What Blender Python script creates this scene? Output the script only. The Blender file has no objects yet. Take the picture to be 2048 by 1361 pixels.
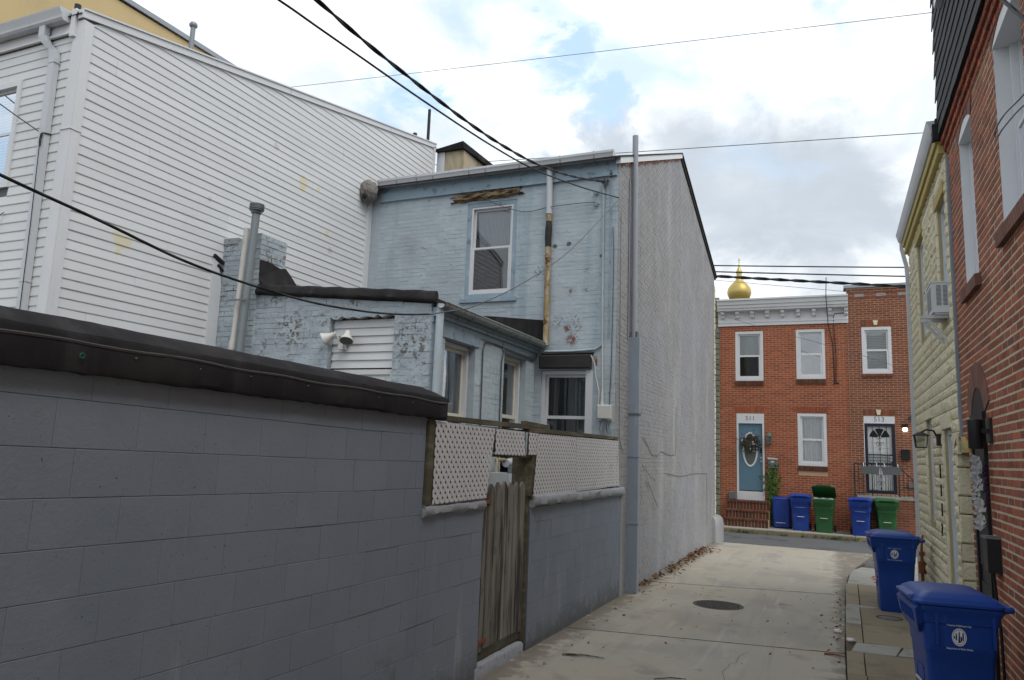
import bpy, math, random
from mathutils import Vector, Matrix

# ------------------------------------------------------------------ camera, sky, sun, exposure
SC = bpy.context.scene
COL = SC.collection
random.seed(11)
# the camera stands at the origin, its lens about 2 m above the alley; +Y runs down the alley, +Z is up
cd = bpy.data.cameras.new('camera')
cam = bpy.data.objects.new('camera', cd)
COL.objects.link(cam)
SC.camera = cam
cd.sensor_fit = 'HORIZONTAL'
cd.sensor_width = 36.0
cd.lens = 36.0 * 1477.92 / 2048.0
cd.clip_start = 0.05
cd.clip_end = 2000.0
_r = Vector((0.91732663, 0.39636623, 0.03749215))
_u = Vector((0.02499918, -0.15132708, 0.98816757))
_w = Vector((-0.39734983, 0.90553516, 0.14872519))
cam.matrix_world = Matrix(((_r.x, _u.x, -_w.x, 0), (_r.y, _u.y, -_w.y, 0), (_r.z, _u.z, -_w.z, 0), (0, 0, 0, 1)))

SUN_EL, SUN_AZ = math.radians(56), math.radians(118)   # azimuth from +Y towards +X: high on the right, a little behind the camera
SUN_STRENGTH = 1.5
sl = bpy.data.lights.new('sun', 'SUN')
sl.energy = SUN_STRENGTH
sl.angle = math.radians(35)
sl.color = (1.0, 0.95, 0.88)
sun = bpy.data.objects.new('sun', sl)
COL.objects.link(sun)
_sd = Vector((math.cos(SUN_EL) * math.sin(SUN_AZ), math.cos(SUN_EL) * math.cos(SUN_AZ), math.sin(SUN_EL)))
sun.rotation_euler = _sd.to_track_quat('Z', 'Y').to_euler()

SC.view_settings.view_transform = 'Standard'
SC.view_settings.look = 'None'
SC.view_settings.exposure = 0.30
SC.view_settings.gamma = 1.0
SC.view_settings.use_curve_mapping = False
SC.render.engine = 'CYCLES'
SC.cycles.use_denoising = True
SC.cycles.max_bounces = 8
SC.cycles.diffuse_bounces = 4
SC.cycles.transparent_max_bounces = 12


# ------------------------------------------------------------------ node helpers
class G:
    def __init__(self, nt):
        self.nt = nt
        self._pos = None

    def node(self, t, **kw):
        n = self.nt.nodes.new(t)
        for k, v in kw.items():
            setattr(n, k, v)
        return n

    def put(self, sock, v):
        if v is None:
            return
        if isinstance(v, bpy.types.NodeSocket):
            self.nt.links.new(v, sock)
        elif isinstance(v, (tuple, list)):
            v = tuple(v)
            if sock.type == 'RGBA' and len(v) == 3:
                v = v + (1.0,)
            sock.default_value = v
        else:
            if sock.type == 'RGBA':
                v = (v, v, v, 1.0)
            sock.default_value = v

    def pos(self):
        if self._pos is None:
            self._pos = self.node('ShaderNodeNewGeometry').outputs['Position']
        return self._pos

    def stretch(self, s, vec=None, loc=(0, 0, 0)):
        n = self.node('ShaderNodeMapping')
        self.put(n.inputs['Vector'], vec or self.pos())
        n.inputs['Scale'].default_value = s
        n.inputs['Location'].default_value = loc
        return n.outputs[0]

    def noise(self, scale, detail=4.0, rough=0.55, vec=None, dist=0.0):
        n = self.node('ShaderNodeTexNoise')
        self.put(n.inputs['Vector'], vec or self.pos())
        n.inputs['Scale'].default_value = scale
        n.inputs['Detail'].default_value = detail
        n.inputs['Roughness'].default_value = rough
        n.inputs['Distortion'].default_value = dist
        return n.outputs[0]

    def voronoi(self, scale, vec=None, feature='F1', out='Distance'):
        n = self.node('ShaderNodeTexVoronoi', feature=feature)
        self.put(n.inputs['Vector'], vec or self.pos())
        n.inputs['Scale'].default_value = scale
        return n.outputs[out]

    def math(self, op, a, b=None, clamp=False):
        n = self.node('ShaderNodeMath', operation=op)
        n.use_clamp = clamp
        self.put(n.inputs[0], a)
        if b is not None:
            self.put(n.inputs[1], b)
        return n.outputs[0]

    def step(self, v, a, b):           # smooth 0..1 as v runs from a to b
        n = self.node('ShaderNodeMapRange')
        n.interpolation_type = 'SMOOTHSTEP'
        self.put(n.inputs['Value'], v)
        n.inputs['From Min'].default_value = a
        n.inputs['From Max'].default_value = b
        return n.outputs[0]

    def mix(self, f, a, b, mode='MIX'):
        n = self.node('ShaderNodeMix', data_type='RGBA', blend_type=mode)
        self.put(n.inputs[0], f)
        self.put(n.inputs[6], a)
        self.put(n.inputs[7], b)
        return n.outputs[2]

    def scale(self, col, f):
        n = self.node('ShaderNodeVectorMath', operation='SCALE')
        self.put(n.inputs[0], col)
        self.put(n.inputs['Scale'], f)
        return n.outputs[0]

    def axis(self, k):
        n = self.node('ShaderNodeSeparateXYZ')
        self.put(n.inputs[0], self.pos())
        return n.outputs[k]

    def island(self):
        a = self.node('ShaderNodeNewGeometry').outputs['Random Per Island']
        b = self.node('ShaderNodeObjectInfo').outputs['Random']
        return self.math('FRACT', self.math('ADD', a, self.math('MULTIPLY', b, 7.31)))

    def bump(self, h, strength, dist, normal=None):
        n = self.node('ShaderNodeBump')
        n.inputs['Strength'].default_value = strength
        n.inputs['Distance'].default_value = dist
        self.put(n.inputs['Height'], h)
        if normal is not None:
            self.put(n.inputs['Normal'], normal)
        return n.outputs[0]


def M(name, base, rough=0.85, var=0.15, vs=2.5, grain=0.08, gs=70.0, bump=0.25, bs=60.0, bd=0.004,
      spec=0.35, metal=0.0, isl=0.0, isl_hue=None, extra=None, coarse=None, coat=0.0):
    """a procedural material: base colour, broad mottling, fine grain, per-piece variation, relief"""
    m = bpy.data.materials.new(name)
    m.use_nodes = True
    nt = m.node_tree
    nt.nodes.clear()
    g = G(nt)
    out = g.node('ShaderNodeOutputMaterial')
    b = g.node('ShaderNodeBsdfPrincipled')
    nt.links.new(b.outputs[0], out.inputs[0])
    col = base
    if isl or isl_hue:
        i = g.island()
        if isl_hue:
            col = g.mix(i, base, isl_hue)
        if isl:
            col = g.scale(col, g.math('ADD', g.math('MULTIPLY', g.math('FRACT', g.math('MULTIPLY', i, 13.7)), 2 * isl), 1 - isl))
    if var:
        n = g.noise(vs, 5, 0.6)
        col = g.scale(col, g.math('ADD', g.math('MULTIPLY', n, 2 * var), 1 - var))
    if grain:
        n2 = g.noise(gs, 3, 0.6)
        col = g.scale(col, g.math('ADD', g.math('MULTIPLY', n2, 2 * grain), 1 - grain))
    if extra:
        col = extra(g, col)
    g.put(b.inputs['Base Color'], col)
    rv = g.math('ADD', g.math('MULTIPLY', g.noise(vs * 4, 3), 0.16), rough - 0.08, clamp=True)
    g.put(b.inputs['Roughness'], rv)
    b.inputs['Specular IOR Level'].default_value = spec
    b.inputs['Metallic'].default_value = metal
    b.inputs['Coat Weight'].default_value = coat
    nrm = None
    if coarse:
        nrm = g.bump(g.noise(coarse[0], 4, 0.55), coarse[1], coarse[2])
    if bump:
        nrm = g.bump(g.noise(bs, 4, 0.6), bump, bd, nrm)
    if nrm is not None:
        g.put(b.inputs['Normal'], nrm)
    return m


def pane_mat(name, tint, refl, rough=0.02, curve=0.0):
    m = bpy.data.materials.new(name)
    m.use_nodes = True
    nt = m.node_tree
    nt.nodes.clear()
    g = G(nt)
    out = g.node('ShaderNodeOutputMaterial')
    mx = g.node('ShaderNodeMixShader')
    tr = g.node('ShaderNodeBsdfTransparent')
    g.put(tr.inputs[0], tint)
    gl = g.node('ShaderNodeBsdfGlossy')
    gl.inputs['Roughness'].default_value = rough
    gl.inputs['Color'].default_value = (0.95, 0.97, 1, 1)
    fr = g.node('ShaderNodeFresnel')
    fr.inputs[0].default_value = 1.5
    nrm = g.bump(g.noise(1.6, 2, 0.4), 0.15, 0.012 + curve)
    g.put(gl.inputs['Normal'], nrm)
    g.put(mx.inputs[0], g.math('MULTIPLY', fr.outputs[0], refl, clamp=True))
    nt.links.new(tr.outputs[0], mx.inputs[1])
    nt.links.new(gl.outputs[0], mx.inputs[2])
    nt.links.new(mx.outputs[0], out.inputs[0])
    return m


# ------------------------------------------------------------------ sky: Nishita blue seen through broken cloud
world = bpy.data.worlds.new('World')
SC.world = world
world.use_nodes = True
wt = world.node_tree
wt.nodes.clear()
wg = G(wt)
wout = wg.node('ShaderNodeOutputWorld')
bg = wg.node('ShaderNodeBackground')
bg.inputs['Strength'].default_value = 0.1
wt.links.new(bg.outputs[0], wout.inputs[0])
sky = wg.node('ShaderNodeTexSky', sky_type='NISHITA')
sky.sun_disc = False
sky.sun_elevation = SUN_EL
sky.sun_rotation = SUN_AZ
wdir = wg.node('ShaderNodeTexCoord').outputs['Generated']
sep = wg.node('ShaderNodeSeparateXYZ')
wt.links.new(wdir, sep.inputs[0])
zz = wg.math('ADD', wg.math('MAXIMUM', sep.outputs[2], 0.0), 0.22)
cv = wg.node('ShaderNodeCombineXYZ')                     # cloud deck: direction projected on a flat layer
wg.put(cv.inputs[0], wg.math('DIVIDE', sep.outputs[0], zz))
wg.put(cv.inputs[1], wg.math('DIVIDE', sep.outputs[1], zz))
deck = cv.outputs[0]


def patch(d, r0, r1):
    """1 inside a soft round region of the sky around direction d (radii in radians), edges torn by noise"""
    n = wg.node('ShaderNodeVectorMath', operation='DOT_PRODUCT')
    wg.put(n.inputs[0], wdir)
    n.inputs[1].default_value = Vector(d).normalized()
    ang = wg.math('ARCCOSINE', wg.math('MINIMUM', n.outputs['Value'], 1.0))
    ang = wg.math('ADD', ang, wg.math('MULTIPLY', wg.math('SUBTRACT', tear, 0.5), 0.34))
    return wg.math('SUBTRACT', 1.0, wg.step(ang, r0, r1))


tear = wg.noise(5.5, 7, 0.62, wg.stretch((1, 1, 1.5), wdir), 0.4)
wisps = wg.noise(9.0, 6, 0.6, wg.stretch((1, 1, 1.8), wdir, (2.0, 5.0, 1.0)), 0.5)
cover = wg.noise(1.15, 7, 0.56, wg.stretch((1, 1, 1), deck, (3.1, 7.4, 0.0)), 0.25)
shade = wg.noise(0.75, 5, 0.52, wg.stretch((1, 1, 1), deck, (11.3, 2.2, 4.0)), 0.3)
hole = wg.math('MULTIPLY', wg.math('SUBTRACT', 1.0, wg.step(cover, 0.33, 0.45)), 0.8)
for d in ((-0.287, 0.815, 0.504), (-0.255, 0.854, 0.454), (-0.324, 0.78, 0.535), (-0.5, 0.756, 0.423), (-0.003, 0.853, 0.522)):
    hole = wg.math('MAXIMUM', hole, wg.math('MULTIPLY', patch(d, 0.0, 0.075), wg.step(wisps, 0.36, 0.58)))
grey = wg.math('MULTIPLY', wg.math('SUBTRACT', 1.0, wg.step(shade, 0.36, 0.54)), 0.75)
for d, r in (((-0.079, 0.942, 0.326), 0.16), ((-0.161, 0.914, 0.371), 0.12), ((-0.004, 0.951, 0.308), 0.13), ((-0.24, 0.888, 0.392), 0.07)):
    grey = wg.math('MAXIMUM', grey, patch(d, r * 0.35, r * 1.25))
grey = wg.math('MULTIPLY', grey, wg.math('ADD', 0.62, wg.math('MULTIPLY', wisps, 0.62)), clamp=True)
puff = wg.noise(3.4, 7, 0.6, wg.stretch((1, 1, 1.7), wdir, (6.0, 1.0, 3.0)), 0.6)
lit = wg.mix(wg.step(puff, 0.36, 0.60), (7.3, 7.9, 8.5), (11.4, 11.5, 11.6))
cloud = wg.mix(grey, lit, (5.0, 5.6, 6.25))
thin = wg.mix(0.72, sky.outputs[0], (6.4, 8.6, 11.4))
wg.put(bg.inputs['Color'], wg.mix(hole, cloud, thin))

# ------------------------------------------------------------------ mesh helpers
ORG = {}
Zv = Vector((0, 0, 1))


def frame(o, u, n):
    """a wall's own axes: u along it, v up, w out of it"""
    o, u, n = Vector(o), Vector(u), Vector(n)
    return lambda a, v, w: o + u * a + Zv * v + n * w


class MB:
    def __init__(self, xf=None):
        self.v, self.f, self.xf = [], [], xf

    def add(self, pts, faces):
        k = len(self.v)
        self.v += [self.xf(*p) if self.xf else Vector(p) for p in pts]
        self.f += [tuple(i + k for i in f) for f in faces]

    def quad(self, a, b, c, d):
        self.add((a, b, c, d), ((0, 1, 2, 3),))

    def box(self, a0, a1, b0, b1, c0, c1, back=True):
        p = [(a0, b0, c0), (a1, b0, c0), (a1, b1, c0), (a0, b1, c0), (a0, b0, c1), (a1, b0, c1), (a1, b1, c1), (a0, b1, c1)]
        f = [(4, 5, 6, 7), (0, 1, 5, 4), (1, 2, 6, 5), (2, 3, 7, 6), (3, 0, 4, 7)]
        if back:
            f.append((3, 2, 1, 0))
        self.add(p, f)

    def chbox(self, a0, a1, b0, b1, c0, c1, ch):
        """a block with chamfered front edges"""
        p = [(a0, b0, c0), (a1, b0, c0), (a1, b1, c0), (a0, b1, c0),
             (a0, b0, c1 - ch), (a1, b0, c1 - ch), (a1, b1, c1 - ch), (a0, b1, c1 - ch),
             (a0 + ch, b0 + ch, c1), (a1 - ch, b0 + ch, c1), (a1 - ch, b1 - ch, c1), (a0 + ch, b1 - ch, c1)]
        f = [(8, 9, 10, 11)]
        for i in range(4):
            j = (i + 1) % 4
            f += [(i, j, 4 + j, 4 + i), (4 + i, 4 + j, 8 + j, 8 + i)]
        self.add(p, f)

    def prism(self, poly, c0, c1):
        """a polygon of (a, b) pairs, thick from c0 to c1"""
        n = len(poly)
        p = [(a, b, c0) for a, b in poly] + [(a, b, c1) for a, b in poly]
        f = [tuple(range(n, 2 * n)), tuple(range(n - 1, -1, -1))]
        f += [(i, (i + 1) % n, n + (i + 1) % n, n + i) for i in range(n)]
        self.add(p, f)

    def tube(self, path, r, n=8, cap=True):
        pts = [self.xf(*p) if self.xf else Vector(p) for p in path]
        k = len(self.v)
        up = None
        for i, p in enumerate(pts):
            d = (pts[min(i + 1, len(pts) - 1)] - pts[max(i - 1, 0)])
            d.normalize()
            if up is None:
                up = d.orthogonal().normalized()
            up = (up - d * up.dot(d))
            up = up.normalized() if up.length > 1e-6 else d.orthogonal().normalized()
            s = d.cross(up)
            rr = r[i] if isinstance(r, (list, tuple)) else r
            for j in range(n):
                t = 2 * math.pi * j / n
                self.v.append(p + up * (rr * math.cos(t)) + s * (rr * math.sin(t)))
        for i in range(len(pts) - 1):
            for j in range(n):
                a, b = k + i * n + j, k + i * n + (j + 1) % n
                self.f.append((a, b, b + n, a + n))
        if cap:
            self.f.append(tuple(k + j for j in range(n - 1, -1, -1)))
            e = k + (len(pts) - 1) * n
            self.f.append(tuple(e + j for j in range(n)))

    def loft(self, rings, cap0=True, cap1=True):
        """closed rings of equal length joined into a skin"""
        k, n = len(self.v), len(rings[0])
        for r in rings:
            self.v += [self.xf(*p) if self.xf else Vector(p) for p in r]
        for i in range(len(rings) - 1):
            for j in range(n):
                a, b = k + i * n + j, k + i * n + (j + 1) % n
                self.f.append((a, b, b + n, a + n))
        if cap0:
            self.f.append(tuple(k + j for j in range(n - 1, -1, -1)))
        if cap1:
            e = k + (len(rings) - 1) * n
            self.f.append(tuple(e + j for j in range(n)))

    def lathe(self, c, prof, n=24):
        self.loft([[(c[0] + r * math.cos(2 * math.pi * j / n), c[1] + r * math.sin(2 * math.pi * j / n), c[2] + z) for j in range(n)] for r, z in prof])

    def extrude(self, prof, path0, path1):
        """an open profile of (b, c) carried along a from path0 to path1"""
        p = [(path0, b, c) for b, c in prof] + [(path1, b, c) for b, c in prof]
        n = len(prof)
        self.add(p, [(i, i + 1, n + i + 1, n + i) for i in range(n - 1)])


def mesh_of(mb, name, org, mat, smooth=None):
    me = bpy.data.meshes.new(name)
    me.from_pydata([tuple(p - org) for p in mb.v], [], mb.f)
    me.materials.append(mat)
    if smooth:
        me.polygons.foreach_set('use_smooth', [True] * len(me.polygons))
        me.set_sharp_from_angle(angle=math.radians(smooth))
    me.update()
    return me


def tag(o, label, cat, group=None, kind=None):
    if label:
        o['label'] = label
    if cat:
        o['category'] = cat
    if group:
        o['group'] = group
    if kind:
        o['kind'] = kind
    return o


def thing(name, label, cat, loc, group=None, kind=None):
    o = bpy.data.objects.new(name, None)
    COL.objects.link(o)
    o.empty_display_size = 0.2
    o.location = loc
    ORG[o] = Vector(loc)
    return tag(o, label, cat, group, kind)


def part(name, mb, mat, parent, smooth=None, label=None, kind=None, at=None):
    base = ORG[parent]
    org = Vector(at) if at is not None else base
    o = bpy.data.objects.new(name, mesh_of(mb, name, org, mat, smooth))
    COL.objects.link(o)
    o.parent = parent
    o.location = org - base
    ORG[o] = org
    return tag(o, label, None, None, kind)


def inst(name, me, loc, parent, rot=None, scale=None):
    o = bpy.data.objects.new(name, me)
    COL.objects.link(o)
    o.parent = parent
    o.location = Vector(loc) - ORG[parent]
    if rot:
        o.rotation_euler = rot
    if scale:
        o.scale = scale
    ORG[o] = Vector(loc)
    return o


def solo(name, mb, mat, label, cat, loc, group=None, kind=None, smooth=None):
    org = Vector(loc)
    o = bpy.data.objects.new(name, mesh_of(mb, name, org, mat, smooth))
    COL.objects.link(o)
    o.location = org
    ORG[o] = org
    return tag(o, label, cat, group, kind)


def text(name, body, size, parent, mat, loc, rot, align='CENTER', extrude=0.0008, xs=1.0):
    c = bpy.data.curves.new(name, 'FONT')
    c.body = body
    c.size = size
    c.align_x = align
    c.align_y = 'CENTER'
    c.extrude = extrude
    c.resolution_u = 3
    tmp = bpy.data.objects.new(name, c)
    COL.objects.link(tmp)
    bpy.context.view_layer.update()
    me = bpy.data.meshes.new_from_object(tmp.evaluated_get(bpy.context.evaluated_depsgraph_get()))
    bpy.data.objects.remove(tmp)
    me.materials.clear()
    me.materials.append(mat)
    o = bpy.data.objects.new(name, me)
    COL.objects.link(o)
    o.parent = parent
    o.location = Vector(loc) - ORG[parent]
    o.rotation_euler = rot
    o.scale = (xs, 1, 1)
    ORG[o] = Vector(loc)
    return o


def copy_tree(o, parent=None):
    c = o.copy()
    COL.objects.link(c)
    if parent:
        c.parent = parent
    for ch in list(o.children):
        copy_tree(ch, c)
    return c


def minus(iv, a, b):
    out = []
    for s, e in iv:
        if b <= s or a >= e:
            out.append((s, e))
            continue
        if a > s:
            out.append((s, a))
        if b < e:
            out.append((b, e))
    return out


def bricks(u0, u1, v0, v1, holes=(), lim=None, unit=0.215, course=0.0677, jt=0.010, header=0):
    """running-bond brick rectangles (u0, u1, v0, v1) that leave the holes free"""
    out = []
    k = 0
    while v0 + k * course < v1 - 0.012:
        a = v0 + k * course
        b = min(a + course - jt, v1)
        m = (a + b) / 2
        iv = [(u0, u1)]
        if lim:
            lo, hi = lim(m)
            iv = [(max(u0, lo), min(u1, hi))]
        for h in holes:
            if h[2] - 0.02 < m < h[3] + 0.02:
                iv = minus(iv, h[0], h[1])
        un = unit / 2 if header and k % header == header - 1 else unit
        off = un / 2 if k % 2 else 0.0
        s = u0 - off
        while s < u1:
            for p, q in iv:
                x0, x1 = max(s + jt / 2, p), min(s + un - jt / 2, q)
                if x1 - x0 > 0.018:
                    out.append((x0, x1, a, b))
            s += un
        k += 1
    return out


def brick_mesh(xf, rects, proud=0.005, jit=0.0015, depth=0.03):
    mb = MB(xf)
    for x0, x1, a, b in rects:
        w = proud + random.uniform(-jit, jit)
        t = random.uniform(-jit, jit) * 0.6
        p = [(x0, a, -depth), (x1, a, -depth), (x1, b, -depth), (x0, b, -depth), (x0, a, w), (x1, a, w + t), (x1, b, w + t), (x0, b, w)]
        mb.add(p, [(4, 5, 6, 7), (0, 1, 5, 4), (1, 2, 6, 5), (2, 3, 7, 6), (3, 0, 4, 7)])
    return mb


def sheet(xf, u0, u1, v0, v1, holes=(), w=0.0, mb=None):
    """a flat wall face with rectangular holes"""
    mb = mb or MB(xf)
    us = sorted({u0, u1, *[min(max(h[i], u0), u1) for h in holes for i in (0, 1)]})
    vs = sorted({v0, v1, *[min(max(h[i], v0), v1) for h in holes for i in (2, 3)]})
    for i in range(len(us) - 1):
        for j in range(len(vs) - 1):
            cu, cvv = (us[i] + us[i + 1]) / 2, (vs[j] + vs[j + 1]) / 2
            if any(h[0] < cu < h[1] and h[2] < cvv < h[3] for h in holes):
                continue
            mb.quad((us[i], vs[j], w), (us[i + 1], vs[j], w), (us[i + 1], vs[j + 1], w), (us[i], vs[j + 1], w))
    return mb


def lining(mb, u0, u1, v0, v1, w0, w1, t=0.004):
    """the four sides of an opening, a hair inside its edge"""
    mb.box(u0, u0 + t, v0, v1, w0, w1)
    mb.box(u1 - t, u1, v0, v1, w0, w1)
    mb.box(u0 + t, u1 - t, v1 - t, v1, w0, w1)
    mb.box(u0 + t, u1 - t, v0, v0 + t, w0, w1)


def ringframe(mb, u0, u1, v0, v1, fw, w0, w1, fb=None, ft=None):
    fb = fw if fb is None else fb
    ft = fw if ft is None else ft
    mb.box(u0, u0 + fw, v0, v1, w0, w1)
    mb.box(u1 - fw, u1, v0, v1, w0, w1)
    mb.box(u0 + fw, u1 - fw, v1 - ft, v1, w0, w1)
    mb.box(u0 + fw, u1 - fw, v0, v0 + fb, w0, w1)


def window(parent, xf, u0, u1, v0, v1, mats, recess=0.06, fw=0.05, sash=0.035, mid=0.5, depth=0.45, back='dark', blind=None, curtain=None, side=None, label=None):
    """a double-hung window: frame, two sashes, panes, and the room behind"""
    fr = MB(xf)
    ringframe(fr, u0, u1, v0, v1, fw, -recess - 0.08, -recess)
    w = part('window', fr, mats['frame'], parent, at=xf((u0 + u1) / 2, v0, -recess), label=label)
    a0, a1, b0, b1 = u0 + fw, u1 - fw, v0 + fw, v1 - fw
    bm = b0 + (b1 - b0) * mid
    for nm, lo, hi, ws in (('upper_sash', bm - 0.015, b1, -recess - 0.030), ('lower_sash', b0, bm + 0.02, -recess - 0.010)):
        if nm == 'upper_sash':
            ws -= 0.020
        sm = MB(xf)
        ringframe(sm, a0 + 0.001, a1 - 0.001, lo, hi, sash, ws - 0.018, ws, fb=sash if nm == 'upper_sash' else sash * 1.3)
        part('sash', sm, mats.get('sash', mats['frame']), w)
        pm = MB(xf)
        pm.quad((a0 + sash * 0.8, lo + sash * 0.7, ws - 0.010), (a1 - sash * 0.8, lo + sash * 0.7, ws - 0.010), (a1 - sash * 0.8, hi - sash * 0.7, ws - 0.010), (a0 + sash * 0.8, hi - sash * 0.7, ws - 0.010))
        part('pane', pm, mats['pane_up'] if nm == 'upper_sash' and 'pane_up' in mats else mats['pane'], w)
    rm = MB(xf)
    wd = -recess - 0.08
    rm.quad((u0, v0, wd - depth), (u1, v0, wd - depth), (u1, v1, wd - depth), (u0, v1, wd - depth))
    for q in (((u0, v0), (u1, v0)), ((u1, v0), (u1, v1)), ((u1, v1), (u0, v1)), ((u0, v1), (u0, v0))):
        (pa, pb), (qa, qb) = q
        rm.quad((pa, pb, wd - depth), (qa, qb, wd - depth), (qa, qb, wd + 0.01), (pa, pb, wd + 0.01))
    part('room', rm, mats[back], w)
    if blind:                                    # a horizontal blind: lo..hi of the opening height
        lo, hi, m, pitch = blind
        bmz = MB(xf)
        z = b0 + (b1 - b0) * lo
        while z < b0 + (b1 - b0) * hi:
            bmz.add([(a0 + 0.01, z, wd + 0.005), (a1 - 0.01, z, wd + 0.005), (a1 - 0.01, z + pitch * 0.92, wd - 0.012), (a0 + 0.01, z + pitch * 0.92, wd - 0.012)], [(0, 1, 2, 3)])
            z += pitch
        part('blind', bmz, mats[m], w)
    if curtain:                                  # folds of cloth from c0 to c1 across the opening
        for c0, c1, lo, hi, m in curtain:
            cm = MB(xf)
            n = max(6, int((c1 - c0) * (a1 - a0) / 0.025))
            pp = []
            for i in range(n + 1):
                uu = a0 + (a1 - a0) * (c0 + (c1 - c0) * i / n)
                ww = wd - 0.06 + 0.018 * math.sin(i * 1.9 + 0.6 * math.sin(i * 0.7))
                pp.append((uu, ww))
            for i in range(n):
                cm.quad((pp[i][0], b0 + (b1 - b0) * lo, pp[i][1]), (pp[i + 1][0], b0 + (b1 - b0) * lo, pp[i + 1][1]),
                        (pp[i + 1][0], b0 + (b1 - b0) * hi, pp[i + 1][1]), (pp[i][0], b0 + (b1 - b0) * hi, pp[i][1]))
            part('curtain', cm, mats[m], w, smooth=60)
    return w


def rrect(cx, cy, w, d, r, z, n=4, skew=0.0):
    """a rounded rectangle of points at height z"""
    pts = []
    for sx, sy, a0 in ((1, 1, 0), (-1, 1, 90), (-1, -1, 180), (1, -1, 270)):
        for i in range(n + 1):
            t = math.radians(a0 + 90 * i / n)
            pts.append((cx + sx * (w / 2 - r) + r * math.cos(t), cy + sy * (d / 2 - r) + r * math.sin(t), z))
    return pts


PA = frame((-2.93, 0, 0), (0, 1, 0), (1, 0, 0))      # block wall and gable side along the alley
PB = frame((0, 10.5, 0), (1, 0, 0), (0, -1, 0))      # rear wall of the blue house
PC = frame((0, 7.25, 0), (1, 0, 0), (0, -1, 0))      # end wall of its kitchen wing
PD = frame((-4.2, 0, 0), (0, 1, 0), (1, 0, 0))       # yard side of the kitchen wing
PE = frame((-7.42, 0, 0), (0, 1, 0), (1, 0, 0))      # side of the white house
PF = frame((0, 4.95, 0), (1, 0, 0), (0, -1, 0))      # rear of the white house
PG = frame((0, 24.5, 0), (1, 0, 0), (0, -1, 0))      # house fronts across the street
PH = frame((1.22, 0, 0), (0, 1, 0), (-1, 0, 0))      # brick house on the right
PY = frame((1.185, 0, 0), (0, 1, 0), (-1, 0, 0))     # stone-faced house beyond it


def ground_z(y):
    return -1.93 - 0.0086 * y


# ------------------------------------------------------------------ materials
def streaks(col, sc, lo, hi, amt, tall=0.12):
    def f(g, c):
        n = g.noise(sc, 4, 0.6, g.stretch((1, 1, tall)))
        return g.mix(g.math('MULTIPLY', g.step(n, lo, hi), amt), c, col)
    return f


def chain(*fs):
    def f(g, c):
        for q in fs:
            c = q(g, c)
        return c
    return f


def flecks(col, sc, lo, hi, amt=1.0, detail=3.0, mask=None):
    def f(g, c):
        k = g.step(g.noise(sc, detail, 0.6), lo, hi)
        if mask:
            k = g.math('MULTIPLY', k, g.step(g.noise(mask[0], 3), mask[1], mask[2]))
        return g.mix(g.math('MULTIPLY', k, amt), c, col)
    return f


def spots(col, pts, noise=9.0, soft=0.35, amt=1.0, ys=1.0):
    """stains of the given colour at given places: (centre, radius), with ragged edges"""
    def f(g, c):
        n = g.math('MULTIPLY', g.math('SUBTRACT', g.noise(noise, 5, 0.65), 0.5), 1.6)
        for p, r in pts:
            v = g.node('ShaderNodeVectorMath', operation='DISTANCE')
            g.put(v.inputs[0], g.pos())
            v.inputs[1].default_value = p
            d = g.math('ADD', g.math('DIVIDE', v.outputs['Value'], r), n)
            c = g.mix(g.math('MULTIPLY', g.math('SUBTRACT', 1.0, g.step(d, 1.0 - soft, 1.0 + soft * .3)), amt), c, col)
        return c
    return f


def cluster(col, pts, sc, lo, hi, amt=1.0):
    """fine flecks of colour gathered round given places"""
    def f(g, c):
        k = g.step(g.noise(sc, 5, 0.7), lo, hi)
        m = 0.0
        for p, r in pts:
            v = g.node('ShaderNodeVectorMath', operation='DISTANCE')
            g.put(v.inputs[0], g.pos())
            v.inputs[1].default_value = p
            m = g.math('MAXIMUM', m, g.math('SUBTRACT', 1.0, g.step(v.outputs['Value'], r * .25, r * 1.3)))
        return g.mix(g.math('MULTIPLY', g.math('MULTIPLY', k, m), amt), c, col)
    return f


def band(col, ax, a, b, sc, lo, hi, amt):
    """ragged dirt gathered along one edge: from full at coordinate a to none at b"""
    def f(g, c):
        m = g.step(g.axis(ax), b, a)
        k = g.step(g.math('ADD', g.noise(sc, 6, 0.65), g.math('MULTIPLY', m, 0.30)), lo + .15, hi + .15)
        return g.mix(g.math('MULTIPLY', g.math('MULTIPLY', k, m), amt), c, col)
    return f


mt = {}
mt['vinyl'] = M('white vinyl siding', (0.61, 0.63, 0.645), 0.55, 0.06, 1.2, 0.02, 40, 0.06, 30, 0.002, isl=0.035,
                extra=chain(spots((0.60, 0.53, 0.27), [((-7.41, 5.70, 2.20), .12), ((-7.41, 5.67, 2.07), .05), ((-7.41, 8.67, 3.97), .11), ((-7.41, 8.65, 3.86), .05), ((-7.41, 9.03, 3.99), .05), ((-7.41, 9.32, 3.34), .07)], 8, .4, .6), spots((0.40, 0.39, 0.37), [((-7.41, 8.02, 4.29), .06), ((-7.41, 6.9, 3.1), .04), ((-7.41, 9.43, 3.1), .06), ((-7.41, 7.7, 2.7), .05)], 14, .4, .6), streaks((0.45, 0.45, 0.43), 6, 0.60, 0.80, 0.25)))
mt['trim'] = M('white painted trim', (0.62, 0.64, 0.665), 0.5, 0.08, 2, 0.03, 40, 0.08, 40, 0.002, extra=streaks((0.42, 0.41, 0.38), 9, 0.6, 0.8, 0.3))
mt['cream_trim'] = M('yellowed white vinyl', (0.66, 0.64, 0.56), 0.45, 0.08, 4, 0.02, 40, 0.05, 40, 0.002)
mt['gutter'] = M('grey white gutter enamel', (0.52, 0.545, 0.575), 0.45, 0.10, 2, 0.03, 40, 0.05, 30, 0.002, extra=streaks((0.30, 0.28, 0.25), 12, 0.58, 0.75, 0.45, 0.4))
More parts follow.
